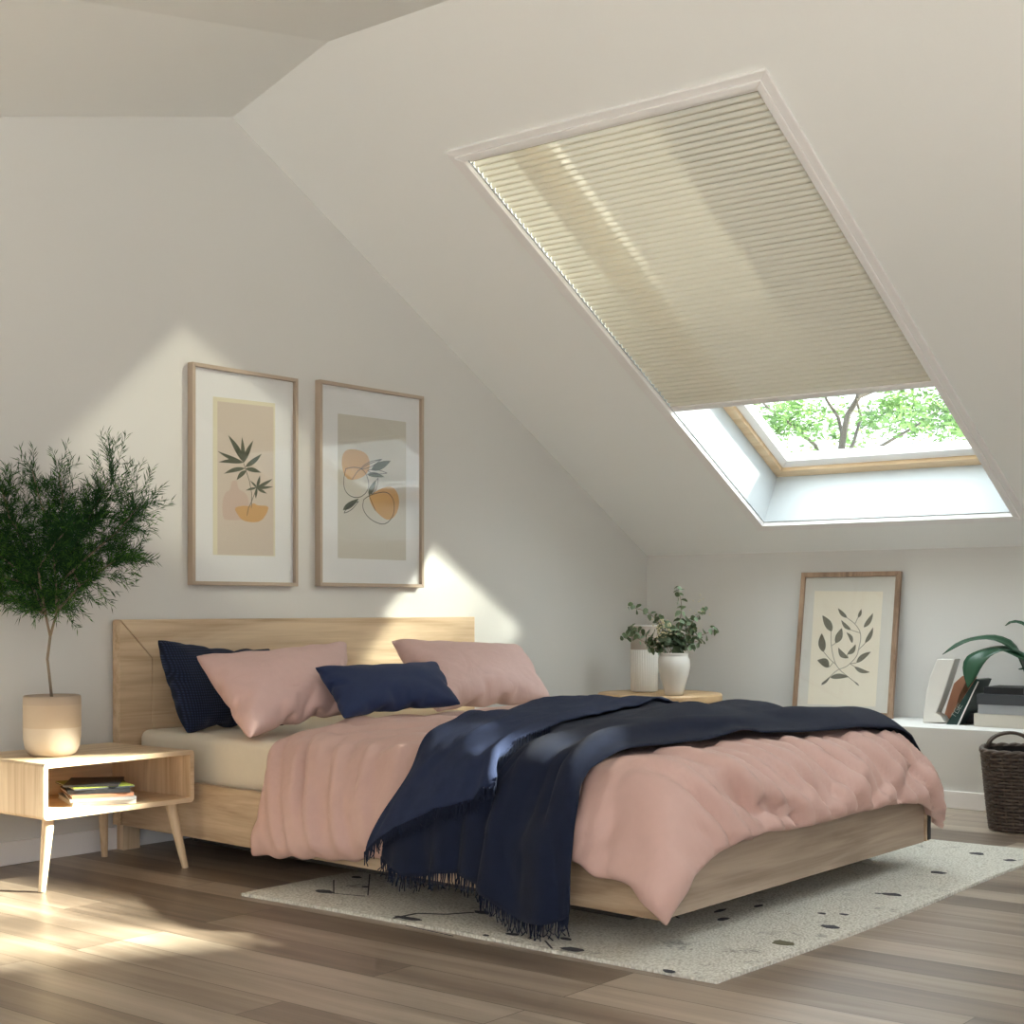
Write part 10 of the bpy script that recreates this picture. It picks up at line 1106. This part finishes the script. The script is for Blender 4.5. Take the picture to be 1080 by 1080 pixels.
# named outer sprays that make the silhouette
for (x0, y0, x1, y1, n) in [(52, 520, 22, 487, 2), (55, 525, 66, 485, 2), (62, 530, 78, 500, 2), (118, 510, 114, 464, 4), (120, 520, 128, 462, 3), (122, 530, 148, 492, 4), (130, 540, 158, 505, 3), (140, 545, 172, 530, 3), (130, 560, 158, 560, 3), (100, 530, 104, 492, 2), (85, 560, 92, 520, 2), (40, 530, 40, 492, 2),
                            (10, 530, 0, 490, 3), (120, 590, 148, 592, 4), (110, 605, 140, 612, 4), (100, 615, 120, 632, 3), (70, 625, 78, 650, 3), (50, 620, 30, 652, 3), (30, 612, 15, 640, 3), (10, 600, -5, 635, 3), (80, 620, 100, 640, 3), (60, 610, 55, 640, 3), (0, 560, -30, 540, 3), (110, 560, 140, 535, 4), (60, 560, 75, 530, 4), (30, 550, 20, 515, 4), (140, 600, 152, 615, 1),
                            (45, 600, 20, 600, 4), (90, 590, 110, 580, 4), (20, 580, 0, 575, 4), (60, 590, 80, 600, 4)]:
    for _ in range(n):
        d0 = random.uniform(-.1, .1); a = pp(x0 + random.gauss(0, 3), y0 + random.gauss(0, 3), d0); b = pp(x1 + random.gauss(0, 4), y1 + random.gauss(0, 4), d0 + random.uniform(-.05, .05))
        spray(a, b - a, (b - a).length, .8, 1.0, .35 if y1 > 575 else .08)
fo = nd.build('foliage', [M['needle'], M['needle2']], tp); fo['kind'] = 'stuff'

# ================================================================== ART
def leafpoly(a, b, w, n=6, bend=0.0):
    ax_, ay = a; bx, by = b; dx, dy = bx - ax_, by - ay; L = math.hypot(dx, dy) or 1; nx_, ny_ = -dy / L, dx / L
    up = []; dn = []
    for k in range(1, n):
        t = k / n; h = w * math.sin(PI * t ** .8) ; c = bend * L * math.sin(PI * t)
        up.append((ax_ + dx * t + nx_ * (h + c), ay + dy * t + ny_ * (h + c))); dn.append((ax_ + dx * t + nx_ * (-h + c), ay + dy * t + ny_ * (-h + c)))
    return [a] + up + [b] + dn[::-1]
def smooth_closed(P, it=2, closed=True):
    for _ in range(it):
        Q = []
        N = len(P)
        for i in range(N if closed else N - 1):
            a, b = P[i], P[(i + 1) % N]; Q += [(a[0] * .75 + b[0] * .25, a[1] * .75 + b[1] * .25), (a[0] * .25 + b[0] * .75, a[1] * .25 + b[1] * .75)]
        if not closed: Q = [P[0]] + Q + [P[-1]]
        P = Q
    return P
class Art:
    """flat shapes drawn on a plane; the plane is given by a point-to-world function and its normal"""
    def __init__(s, fn, nrm): s.fn = fn; s.n = Vector(nrm); s.mb = MB(); s.lvl = 0
    def poly(s, P, mi, lift=None):
        s.lvl += 1; h = (lift if lift is not None else .0004 + .00004 * s.lvl)
        W = [s.fn(*p) for p in P]; s.mb.prism([w + s.n * 0 for w in W], s.n * h, mi)
    def line(s, P, w, mi):
        s.lvl += 1; h = .0004 + .00004 * s.lvl
        W = [s.fn(*p) for p in P]
        for a, b in zip(W, W[1:]):
            if (b - a).length < 1e-6: continue
            d = (b - a).normalized(); q = d.cross(s.n).normalized() * w; e = d * w * .4
            s.mb.prism([a - q - e, b - q + e, b + q + e, a + q - e], s.n * h, mi)
def frame_bars(mb, O, U, Vv, N_, w, h, bw, dp, mi=0):
    """mitred frame: O corner, U along, Vv up, N_ outward"""
    o = [(0, 0), (w, 0), (w, h), (0, h)]; i = [(bw, bw), (w - bw, bw), (w - bw, h - bw), (bw, h - bw)]
    P = lambda p, k: O + U * p[0] + Vv * p[1] + N_ * k
    for k in range(4):
        q = [o[k], o[(k + 1) % 4], i[(k + 1) % 4], i[k]]
        mb.hexa([P(a, 0) for a in q] + [P(a, dp) for a in q], mi)
def wall_picture(x0, x1, z0, z1, label):
    D = .034; e = thing('framed_print', label, 'picture', ((x0 + x1) / 2, -.002, z0), 'tall framed prints above the bed')
    O = Vector((x0, -.002, z0)); U = Vector((1, 0, 0)); V_ = Vector((0, 0, 1)); N_ = Vector((0, -1, 0))
    mb = MB(); frame_bars(mb, O, U, V_, N_, x1 - x0, z1 - z0, .016, D); mb.build('frame', M['frametan'], e, bevel=.0015)
    mb = MB(); mb.box(x0 + .014, x1 - .014, -.018, -.004, z0 + .014, z1 - .014); mb.build('mat_board', M['mat'], e)
    mb = MB(); mb.box(x0 + .014, x1 - .014, -.030, -.0285, z0 + .014, z1 - .014); mb.build('glazing', M['artglass'], e)
    return e
YP = -.018
zm3 = lambda x, y: aty(180 + x / 3.857, 370 + y / 3.857, YP)
p1 = wall_picture(3.905, 4.49, 1.04, 1.955, 'left tall framed print of palm leaves, a pink vase and an orange bowl')
A = Art(zm3, (0, -1, 0))
A.poly([(172, 186), (424, 214), (424, 836), (172, 830)], 0); A.poly([(190, 205), (418, 229), (418, 833), (190, 829)], 1)
A.poly(smooth_closed([(214, 686), (209, 640), (213, 598), (225, 572), (243, 566), (246, 530), (270, 526), (273, 562), (300, 574), (317, 600), (319, 640), (312, 672), (295, 687), (250, 690)], 1), 2)
A.poly(smooth_closed([(258, 640), (285, 630), (325, 632), (332, 621), (344, 621), (352, 630), (400, 630), (392, 660), (368, 694), (330, 699), (290, 690), (272, 666)], 1), 3)
nodeA = (297, 455)
for tip, w, b in [((233, 342), 11, .03), ((290, 350), 8, 0), ((336, 364), 9, -.03), ((190, 408), 8, -.03), ((194, 453), 9, .05)]: A.poly(leafpoly(nodeA, tip, w, 7, b), 4)
for a_, tip, w, b in [((303, 473), (370, 419), 10, .03), ((303, 478), (216, 500), 9, .05), ((303, 480), (368, 496), 9, -.05), ((307, 486), (268, 526), 9, .05)]: A.poly(leafpoly(a_, tip, w, 7, b), 4)
for tip, w in [((363, 507), 6), ((414, 521), 7), ((416, 553), 6), ((391, 581), 6), ((346, 601), 5), ((305, 568), 5), ((324, 529), 4)]: A.poly(leafpoly((350, 557), tip, w, 6, .02), 4)
A.line([(297, 458), (303, 478), (320, 530), (329, 580), (328, 640)], .0012, 4); A.line([(350, 557), (330, 610), (316, 640), (310, 670)], .0012, 4)
A.mb.build('print', [M['prcream'], M['pr1'], M['inkp'], M['inko'], M['inkg']], p1)
p2 = wall_picture(4.622, 5.312, 1.043, 1.968, 'right tall framed print of two orange fruits with dark leaves and outlines')
A = Art(zm3, (0, -1, 0))
A.poly([(680, 255), (957, 290), (957, 853), (680, 843)], 0)
A.poly(smooth_closed([(695, 470), (697, 425), (715, 402), (745, 400), (785, 410), (808, 435), (810, 480), (790, 510), (745, 527), (712, 520)], 1), 1)
A.poly(smooth_closed([(803, 590), (830, 575), (870, 553), (902, 552), (925, 580), (931, 625), (915, 672), (885, 692), (850, 670), (820, 635)], 1), 1)
A.line(smooth_closed([(712, 480), (703, 520), (705, 562), (725, 590), (760, 600), (790, 585), (808, 553), (800, 510), (780, 480), (745, 472), (712, 480)], 2, False), .0016, 3)
A.line(smooth_closed([(785, 605), (779, 640), (800, 675), (830, 697), (870, 709), (902, 680), (911, 640), (905, 600), (880, 573), (840, 578), (805, 590), (785, 605)], 2, False), .0016, 3)
for a_, b_, w, bd_ in [((815, 485), (896, 447), 16, 0), ((798, 503), (870, 514), 10, -.05), ((806, 588), (833, 527), 11, 0), ((700, 648), (765, 601), 12, 0)]: A.poly(leafpoly(a_, b_, w, 7, bd_), 2)
for a_, b_, w in [((772, 480), (858, 441), 10), ((800, 487), (880, 498), 9), ((818, 584), (843, 518), 9), ((705, 660), (764, 612), 8)]:
    q = leafpoly(a_, b_, w, 7, 0); A.line(q + [q[0]], .0014, 3)
A.line([(738, 523), (760, 490), (800, 463), (858, 441)], .0014, 3); A.line([(806, 588), (828, 640), (832, 650)], .0014, 3)
A.mb.build('print', [M['pr2'], M['inko'], M['inkg'], M['inkk']], p2)

# leaning picture on the ledge
bl = Vector((7.150, 0, .376)); tl = Vector((7.262, 0, 1.136)); up = (tl - bl).normalized(); nrm = Vector((0, 1, 0)).cross(up).normalized()
if nrm.x > 0: nrm = -nrm
dpl = nrm.dot(bl)
e3 = thing('framed_print', 'brown wood framed print of grey leafy stems leaning on the ledge', 'picture', (7.15, -1.31, .376))
ct = [at(*p, nrm, dpl) for p in ((835, 757.5), (940, 763), (950, 606), (845, 604))]   # bl br tr tl
yl, yr = (ct[0].y + ct[3].y) / 2, (ct[1].y + ct[2].y) / 2; hh = (1.136 - .376) / up.z
O = Vector((7.150, yl, .376)); U = Vector((0, -1, 0)); Wd = yl - yr
bk = nrm * -1.0
mb = MB(); frame_bars(mb, O + bk * .022, U, up, nrm, Wd, hh, .026, .026); mb.build('frame', M['framebrown'], e3, bevel=.002)
P = lambda a, b, k: O + U * a + up * b + nrm * k
mb = MB(); mb.hexa([P(a, b, -.016) for a, b in ((.02, .02), (Wd - .02, .02), (Wd - .02, hh - .02), (.02, hh - .02))] + [P(a, b, -.008) for a, b in ((.02, .02), (Wd - .02, .02), (Wd - .02, hh - .02), (.02, hh - .02))]); mb.build('mat_board', M['matgrey'], e3)
mb = MB(); mb.hexa([P(a, b, .000) for a, b in ((.02, .02), (Wd - .02, .02), (Wd - .02, hh - .02), (.02, hh - .02))] + [P(a, b, .001) for a, b in ((.02, .02), (Wd - .02, .02), (Wd - .02, hh - .02), (.02, hh - .02))]); mb.build('glazing', M['artglass'], e3)
zm5 = lambda x, y: at(820 + x / 6, 590 + y / 6, nrm, dpl - .008)
A = Art(zm5, nrm)
A.poly([(236, 200), (668, 203), (620, 932), (190, 915)], 0)
for a_, b_, w, bd_ in [((345, 458), (283, 352), 24, .03), ((290, 588), (280, 465), 24, -.03), ((328, 683), (250, 638), 26, .15), ((330, 748), (456, 744), 17, -.06), ((368, 532), (408, 432), 22, .04), ((442, 371), (382, 307), 13, -.05), ((510, 370), (531, 313), 10, .05),
                       ((545, 433), (606, 338), 15, .05), ((553, 531), (606, 428), 14, .06), ((466, 448), (403, 382), 13, -.08), ((474, 531), (435, 460), 12, .12), ((442, 602), (496, 536), 15, .12), ((447, 626), (385, 556), 17, -.14), ((498, 656), (594, 583), 17, -.05), ((486, 678), (588, 714), 14, .10), ((275, 796), (335, 742), 7, .05), ((517, 800), (485, 770), 5, 0)]: A.poly(smooth_closed(leafpoly(a_, b_, w, 6, bd_), 1), 1)
for L_ in [[(280, 785), (330, 745), (380, 697), (430, 683), (460, 660), (505, 612), (515, 560), (530, 500), (522, 450), (490, 405), (440, 370)], [(515, 797), (450, 745), (375, 685), (348, 600), (338, 520), (340, 455)], [(370, 665), (330, 630), (292, 585)], [(460, 660), (500, 655)], [(460, 660), (490, 680)], [(490, 410), (510, 368)], [(522, 465), (465, 447)], [(515, 570), (555, 530)], [(345, 545), (368, 530)], [(355, 650), (328, 683)], [(447, 626), (442, 600)]]:
    A.line(smooth_closed(L_, 2, False) if len(L_) > 3 else L_, .0014, 1)
A.mb.build('print', [M['pr3'], M['inkg3']], e3)

# ================================================================== SIDE TABLE, VASES
tc_ = Vector((6.735, -.46, 0)); TZ = .485; TR = .335
st = thing('side_table', 'round thick-topped wooden side table in the corner beyond the bed', 'table', tc_)
mb = MB(); mb.lathe([(TR - .012, TZ - .048), (TR, TZ - .036), (TR, TZ - .008), (TR - .005, TZ - .001), (TR - .010, TZ)], tc_, 72); autosmooth(mb.build('table_top', M['tablewood'], st), .5)
for k in range(3):
    a = PI * 2 * k / 3 + 1.5; x, y = tc_.x + .15 * math.cos(a), tc_.y + .2 * math.sin(a)
    leg(x, y, .06 * math.cos(a), .06 * math.sin(a), TZ - .046, st, .022, .014, 'tablewood')
def seat(px, py, z=TZ): return atz(px, py, z)
F8 = 8.05
v1 = ax(679.5, 0, 8.12); v1.z = TZ
vt = thing('cylinder_vase', 'tall straight white vase with a sand band on the side table', 'vase', v1)
mb = MB(); rv = .0735; prf = [(.06, 0), (rv, .006)] + [(rv, .006 + .002 + i * .02) for i in range(11)] + [(rv, .232), (rv, .36), (rv - .003, .364), (rv - .008, .360), (rv - .010, .10), (.01, .09)]
mb.lathe(prf, v1, 72, 0, [0] * 12 + [0, 1, 0, 0, 0, 0, 0])
autosmooth(mb.build('body', [M['ceramicw'], M['sand']], vt), .7)
mb = MB()
for k in range(36):
    a = 2 * PI * k / 36; mb.tube([(v1.x + (rv + .0002) * math.cos(a), v1.y + (rv + .0002) * math.sin(a), TZ + z) for z in (.008, .228)], .0022, 5)
mb.build('ribbing', M['ceramicw'], vt, smooth=True)
v2 = ax(711, 0, 7.78); v2.z = TZ
vz = thing('vase_of_eucalyptus', 'rounded white vase of eucalyptus branches in front of the cylinder vase', 'vase', v2)
mb = MB(); mb.lathe([(.040, 0), (.047, .004), (.053, .03), (.064, .07), (.077, .115), (.084, .155), (.083, .185), (.076, .203), (.074, .212), (.078, .220), (.077, .224), (.070, .222), (.067, .21), (.073, .18), (.074, .15), (.05, .05), (.01, .02)], v2, 56)
vb = mb.build('body', M['ceramicw2'], vz, smooth=True)
lv = MB(); stm = MB(); bls = MB()
mouth = v2 + Vector((0, 0, .215)); FV0 = 7.78
def disc(p, nrm_, r, mi):
    nrm_ = nrm_.normalized(); a = nrm_.orthogonal().normalized(); b = nrm_.cross(a); n = 8
    ring_ = [p + (a * math.cos(2 * PI * k / n) * r * 1.15 + b * math.sin(2 * PI * k / n) * r) + nrm_ * r * .18 * math.cos(4 * PI * k / n) for k in range(n)]
    lv.add(ring_ + [p - nrm_ * r * .15], [(k, (k + 1) % n, n) for k in range(n)], mi)
stems = [([(706, 690), (716, 660), (720, 640), (715, 620)], .0175, 9), ([(705, 690), (690, 672), (678, 668), (664, 663)], .020, 9), ([(708, 690), (722, 668), (735, 672), (755, 664)], .017, 10), ([(707, 690), (698, 660), (684, 645), (664, 640)], .015, 8), ([(712, 690), (730, 655), (738, 648), (744, 642)], .011, 8),
         ([(702, 690), (696, 676), (690, 680), (686, 682)], .022, 6), ([(712, 690), (720, 676), (731, 678), (740, 674)], .017, 7), ([(705, 690), (700, 668), (697, 655), (694, 650)], .016, 7), ([(709, 690), (712, 670), (722, 658), (729, 656)], .020, 9), ([(704, 690), (690, 684), (672, 672), (657, 671)], .014, 8), ([(709, 688), (704, 678), (700, 670), (708, 660)], .021, 8), ([(712, 688), (720, 682), (726, 668), (732, 662)], .018, 7), ([(706, 690), (712, 680), (712, 672), (716, 668)], .022, 7), ([(712, 688), (722, 680), (728, 684), (733, 682)], .014, 6)]
for pts, r, n in stems:
    df = random.uniform(-.07, .07); Q = smooth_closed(pts, 2, False)
    P3 = [ax(x, y, FV0 + df * i / (len(Q) - 1)) for i, (x, y) in enumerate(Q)]; P3[0] = mouth + Vector((random.uniform(-.02, .02), random.uniform(-.02, .02), -.03))
    stm.tube(P3, .0018, 5)
    N = len(P3)
    for k in range(n):
        t = .25 + .75 * k / (n - 1); f = t * (N - 1); i = min(N - 2, int(f)); p = P3[i].lerp(P3[i + 1], f - i); d = (P3[i + 1] - P3[i]).normalized()
        o = d.orthogonal().normalized(); o = Matrix.Rotation(k * 1.57 + random.random(), 3, d) @ o
        for s_ in (1, -1):
            rr_ = r * random.uniform(1.1, 1.6) * (1 - .35 * t); disc(p + o * s_ * rr_ * 1.0, (d * .8 + o * s_ * .5 + Vector((random.gauss(0, .3), random.gauss(0, .3), random.gauss(0, .3)))), rr_, 0 if random.random() < .5 else 1)
for _ in range(70):
    q = ax(random.gauss(699, 7), random.gauss(664, 7), FV0 - .05 + random.uniform(-.03, .03)); bls.lathe([(.0001, -.004), (.004, -.002), (.0045, .001), (.0001, .004)], q, 6)
for _ in range(16):
    q = ax(random.gauss(738, 5), random.gauss(645, 8), FV0 + random.uniform(-.03, .03)); bls.lathe([(.0001, -.003), (.003, -.001), (.0035, .001), (.0001, .003)], q, 6)
stm.build('stems', M['twig'], vz)['kind'] = 'stuff'; o = lv.build('leaves', [M['euc'], M['euc2']], vz); o['kind'] = 'stuff'; bls.build('blossom', M['bloss'], vz)['kind'] = 'stuff'

# ================================================================== THINGS ON THE LEDGE
XLg = 7.02
def lg(px, py, x=XLg): return atx(px, py, x)
# white folded slab leaning to the right: a curved white bookend
def slab_from(pxs, x0, depth, mat, name, label, cat, bev=.003, smooth=False, group=None):
    mb = MB(); a = [atx(px, py, x0) for px, py in pxs]
    zmin = min(p.z for p in a); 
    for p in a: p.z += ZL + .0005 - zmin
    mb.prism(a, (depth, 0, 0)); o = mb.build(name, mat, None, bevel=bev, loc=(x0 + depth / 2, sum(p.y for p in a) / len(a), ZL)); 
    if smooth: autosmooth(o, .9)
    tag(o, label, cat, group); return o
slab_from([(973, 767), (975, 745), (981, 718), (988, 700), (1007, 700), (1000, 722), (992, 745), (987, 757), (992, 760), (997, 767)], 7.0, .075, M['ceramicw2'], 'bookend', 'curved white slanting bookend on the ledge beside the leaning picture', 'bookend', .004, True)
slab_from([(994, 768), (999, 750), (1006, 728), (1015, 720), (1021, 722), (1012, 740), (1004, 768)], 7.14, .12, M['book_copper'], 'book', 'rust coloured book leaning behind the white bookend', 'book', .002)
gb = thing('book', 'tall dark green book leaning on the ledge with pale letters on its spine', 'book', atx(1005, 768, 6.98))
mb = MB(); q = [atx(*p, 6.975) for p in ((995, 768), (1029, 716), (1033, 717), (1010, 769))]; mb.prism(q, (.16, 0, 0)); mb.build('cover', M['book_green'], gb, bevel=.001)
mb = MB(); q = [atx(*p, 6.972) for p in ((1008.5, 766.5), (1031, 718.5), (1032, 719), (1010, 767))]; mb.prism(q, (.008, 0, 0)); mb.build('page_edge', M['paperw'], gb)
# letters on the spine: T G E strokes
ax0 = atx(1005, 756, 6.9735); ax1 = atx(1013.5, 742, 6.9735); dv_ = (ax1 - ax0).normalized(); nv = Vector((0, -dv_.z, dv_.y)) if True else None
nv = -Vector((1, 0, 0)).cross(dv_).normalized()
LT = {'T': [((0, 1), (1, 1)), ((.5, 0), (.5, 1))], 'G': [((1, 1), (0, 1)), ((0, 1), (0, 0)), ((0, 0), (1, 0)), ((1, 0), (1, .5)), ((1, .5), (.5, .5))], 'E': [((0, 0), (0, 1)), ((0, 1), (1, 1)), ((0, .5), (.8, .5)), ((0, 0), (1, 0))]}
mb = MB(); cw = .020; chh = .022
for k, chx in enumerate('TGE'):
    for (a, b), (c, d) in LT[chx]:
        P0 = ax0 + dv_ * (k * cw * 1.35 + a * cw) + nv * ((b - .5) * chh); P1 = ax0 + dv_ * (k * cw * 1.35 + c * cw) + nv * ((d - .5) * chh)
        mb.tube([P0, P1], .0012, 4)
mb.build('lettering', M['lettering'], gb)
slab_from([(1014, 768), (1015, 756), (1026, 757), (1026, 768)], 7.05, .12, M['book_black'], 'box', 'small black box on the ledge behind the green book', 'box', .002)
o = slab_from([(1018, 766), (1020, 722), (1036, 724), (1034, 766)], 7.268, .025, M['book_tan'], 'book', 'tan book standing against the wall behind the green book', 'book', .003); 
# horizontal stack
sx = 7.03; sy0 = atx(1032, 760, 6.93).y
def hbook(y1, y0, zlo, zhi, x0, x1, cover, top, label, name='book', pages='book_cream', cat='book'):
    e = thing(name, label, cat, ((x0 + x1) / 2, (y0 + y1) / 2, zlo), 'stacked books on the ledge'); t = zhi - zlo; c = min(.004, t * .15)
    mb = MB(); mb.box(x0, x1, y0, y1, zlo, zlo + c); mb.box(x0, x1, y0, y1, zhi - c, zhi, 1); mb.box(x0, x0 + .003, y0, y1, zlo + c, zhi - c); mb.build('cover', [M[cover], M[top]], e, bevel=.0008)
    mb = MB(); mb.box(x0 + .0032, x1 - .003, y0 + .004, y1 - .004, zlo + c + .0001, zhi - c - .0001); mb.build('pages', M[pages], e); return e
zy = lambda py, px=1055, x=6.93: atx(px, py, x).z
ya = lambda px, x=6.93: atx(px, 750, x).y
z1 = ZL + .001; z2 = z1 + .062; z3 = z2 + .045; z4 = z3 + .050; z5 = z4 + .034
hbook(ya(1027), ya(1110), z1, z2, 6.93, 7.2, 'book_cream', 'book_cream', 'thick cream book at the bottom of the stack on the ledge')
hbook(ya(1031), ya(1112), z2 + .0005, z3, 6.935, 7.2, 'book_silver', 'book_silver', 'silver grey book second from the bottom of the ledge stack')
e = hbook(ya(1031), ya(1115), z3 + .0005, z4, 6.92, 7.21, 'book_slate', 'book_slate', 'dark slate book third from the bottom of the ledge stack', pages='book_black')
hbook(ya(1036), ya(1078), z4 + .0005, z5, 6.95, 7.15, 'book_black', 'book_black', 'small dark book on top of the stack on the ledge', pages='book_grey')

# strap leaved plant, its pot standing past the right edge of the picture
pq = Vector((7.06, -2.74, ZL))
sp = thing('potted_plant', 'plant with long arching strap leaves reaching in over the stacked books', 'plant', pq)
mb = MB(); mb.lathe([(.07, 0), (.085, .004), (.105, .10), (.11, .19), (.105, .192), (.10, .185), (.098, .16), (.001, .158)], pq, 48); mb.build('pot', M['ceramicw'], sp, smooth=True)
def strap(edgeA, edgeB, xa, xb, N=18, mat='strap'):
    """leaf blade between two edge curves (photo outline), with a sunken midrib"""
    def rs(P):
        P = smooth_closed(P, 2, False); L = [0]
        for a, b in zip(P, P[1:]): L.append(L[-1] + math.hypot(b[0] - a[0], b[1] - a[1]))
        o = []
        for k in range(N + 1):
            t = L[-1] * k / N; i = 0
            while i < len(L) - 2 and L[i + 1] < t: i += 1
            f = (t - L[i]) / max(1e-6, L[i + 1] - L[i]); o.append((P[i][0] + (P[i + 1][0] - P[i][0]) * f, P[i][1] + (P[i + 1][1] - P[i][1]) * f))
        return o
    A_, B_ = rs(edgeA), rs(edgeB); mb = MB()
    for k in range(N + 1):
        t = k / N; x1 = xa + (xb - xa) * t; sp_ = .035 * math.sin(PI * min(1, t * 1.0 + .02))
        a = atx(*A_[k], x1 + sp_); b = atx(*B_[k], x1 - sp_); m = (a + b) / 2 + Vector((.006, 0, -.006)) * math.sin(PI * t); q1 = (a * .5 + m * .5) + Vector((0, 0, .002)); q2 = (b * .5 + m * .5) + Vector((0, 0, .002))
        mb.v += [tuple(a), tuple(q1), tuple(m), tuple(q2), tuple(b)]
    for k in range(N):
        for j in range(4): i = k * 5 + j; mb.f.append((i, i + 1, i + 6, i + 5)); mb.m.append(0)
    o = mb.build('leaf', M[mat], sp, smooth=True); s_ = o.modifiers.new('t', 'SOLIDIFY'); s_.thickness = .0015; return o
# drooping broad leaf, long low arch, high stub, low right leaf
strap([(1100, 702), (1085, 692), (1066, 681), (1050, 681), (1034, 685), (1018, 692), (1015, 703), (1016, 712), (1020, 724)], [(1100, 710), (1082, 696), (1072, 686), (1058, 686), (1045, 691), (1036, 702), (1031, 712), (1026, 720), (1021, 726)], 7.04, 6.93)
strap([(1110, 740), (1090, 715), (1075, 686), (1068, 675), (1050, 669), (1036, 670), (1020, 673), (1006, 679), (994, 690.5)], [(1100, 745), (1082, 715), (1073, 690), (1060, 680), (1048, 675), (1038, 674), (1022, 676), (1010, 682), (994.5, 690.5)], 7.05, 7.0)
strap([(1140, 730), (1120, 700), (1098, 668), (1080, 655), (1068, 653.5), (1060, 658), (1060, 660)], [(1130, 730), (1112, 700), (1094, 672), (1080, 659), (1070, 656), (1064, 658), (1061, 660)], 7.06, 7.1)
strap([(1130, 745), (1110, 715), (1090, 693), (1072, 687), (1058, 685), (1052, 684)], [(1124, 745), (1100, 712), (1085, 699), (1074, 694), (1064, 689), (1053, 685)], 7.06, 6.95)
strap([(1130, 735), (1115, 712), (1095, 702), (1082, 703), (1074, 706)], [(1126, 738), (1110, 716), (1095, 707), (1084, 706), (1075, 706.5)], 7.06, 6.98)
mb = MB(); 
for k in range(6): mb.tube([(pq.x, pq.y, ZL + .15), (pq.x + .01 * math.cos(k), pq.y + .015 + .012 * k, ZL + .30), (pq.x, pq.y + .06 + .02 * k, ZL + .42)], [.008, .007, .004], 6)
mb.build('stalks', M['strap'], sp, smooth=True)

# ================================================================== BASKET
bc = Vector((6.335, -2.62, 0)); bk_ = thing('wicker_basket', 'tall dark brown wicker basket with loop handles on the floor by the ledge', 'basket', bc)
BH = .345
def sq(a, r, z):   # rounded square outline
    c, s_ = math.cos(a), math.sin(a); p = 3.4; k = (abs(c) ** p + abs(s_) ** p) ** (-1 / p); a0 = .35
    x, y = r * k * c, r * k * s_; return Vector((bc.x + x * math.cos(a0) - y * math.sin(a0), bc.y + x * math.sin(a0) + y * math.cos(a0), z))
rad = lambda z: .168 + .036 * (z / BH) ** .9
NS = 44
mb = MB(); nr = 23
for r_ in range(nr):
    z = .010 + (BH - .03) * r_ / (nr - 1); P = []
    for k in range(NS * 2 + 1):
        a = 2 * PI * k / (NS * 2); o_ = .0075 * (1 if (k // 2 + r_) % 2 == 0 else -1) * (1 if k % 2 == 0 else 0); P.append(sq(a, rad(z) + o_, z))
    mb.tube(P, .0066, 5, 0, False)
mb.build('woven_wall', M['wicker'], bk_, smooth=True)
mb = MB()
for k in range(NS): a = 2 * PI * (k + .0) / NS; mb.tube([sq(a, rad(z), z) for z in (.004, .12, .25, BH - .01)], .0038, 5)
mb.build('stakes', M['wicker'], bk_)
mb = MB()
for ph in (0, PI):
    P = [sq(2 * PI * k / 96, rad(BH) + .003 + .005 * math.cos(k * .9 + ph), BH - .008 + .005 * math.sin(k * .9 + ph)) for k in range(97)]; mb.tube(P, .008, 6, 0, False)
mb.build('rim', M['wicker'], bk_, smooth=True)
mb = MB(); ns_ = 40
for z, r_ in ((.012, .0), (.012, .155), (BH - .01, .188)):
    for k in range(ns_): mb.v.append(tuple(sq(2 * PI * k / ns_, max(r_, .0001), z)))
for i in range(2):
    for k in range(ns_): mb.f.append((i * ns_ + k, i * ns_ + (k + 1) % ns_, (i + 1) * ns_ + (k + 1) % ns_, (i + 1) * ns_ + k)); mb.m.append(0)
mb.build('lining', M['liner'], bk_)
for aa in (PI * .15, PI * 1.15):
    mb = MB(); c0 = sq(aa - .45, rad(BH), BH); c1 = sq(aa + .45, rad(BH), BH); mid = (c0 + c1) / 2
    for off in (-.006, .006):
        P = [c0.lerp(c1, .5 - .5 * math.cos(PI * t / 14)) + Vector((0, 0, .062 * math.sin(PI * t / 14) - .012)) + (mid - Vector((bc.x, bc.y, BH))).normalized() * off for t in range(15)]; mb.tube(P, .0075, 7)
    mb.build('handle', M['wicker'], bk_, smooth=True)

# ================================================================== LIGHT
w = bpy.data.worlds.new('world'); SC.world = w; w.use_nodes = True; nt = w.node_tree; bg = nt.nodes['Background']
tcw = nt.nodes.new('ShaderNodeTexCoord'); sp_ = nt.nodes.new('ShaderNodeSeparateXYZ'); nt.links.new(tcw.outputs['Generated'], sp_.inputs[0])
cr = nt.nodes.new('ShaderNodeValToRGB'); nt.links.new(sp_.outputs['Z'], cr.inputs['Fac'])
e = cr.color_ramp.elements; e[0].position = 0; e[0].color = (.74, .78, .82, 1); e[1].position = 1; e[1].color = (4.4, 4.55, 4.8, 1)
nt.links.new(cr.outputs['Color'], bg.inputs['Color']); bg.inputs['Strength'].default_value = 1.25
sl = bpy.data.lights.new('sun', 'SUN'); sl.energy = 27; sl.angle = math.radians(3.2); sl.color = (1, .93, .80)
so = bpy.data.objects.new('sun', sl); C.objects.link(so); so.rotation_euler = Vector((.75, -1, .70)).to_track_quat('Z', 'Y').to_euler(); so.location = (12, -12, 12)
SC.view_settings.view_transform = 'Standard'; SC.view_settings.look = 'None'; SC.view_settings.gamma = 1; SC.view_settings.use_curve_mapping = False
SC.view_settings.exposure = .95
SC.cycles.use_denoising = True
SC.cycles.max_bounces = 10; SC.cycles.diffuse_bounces = 6; SC.cycles.transparent_max_bounces = 16; SC.cycles.sample_clamp_indirect = 8
SC.cycles.caustics_reflective = False; SC.cycles.caustics_refractive = False
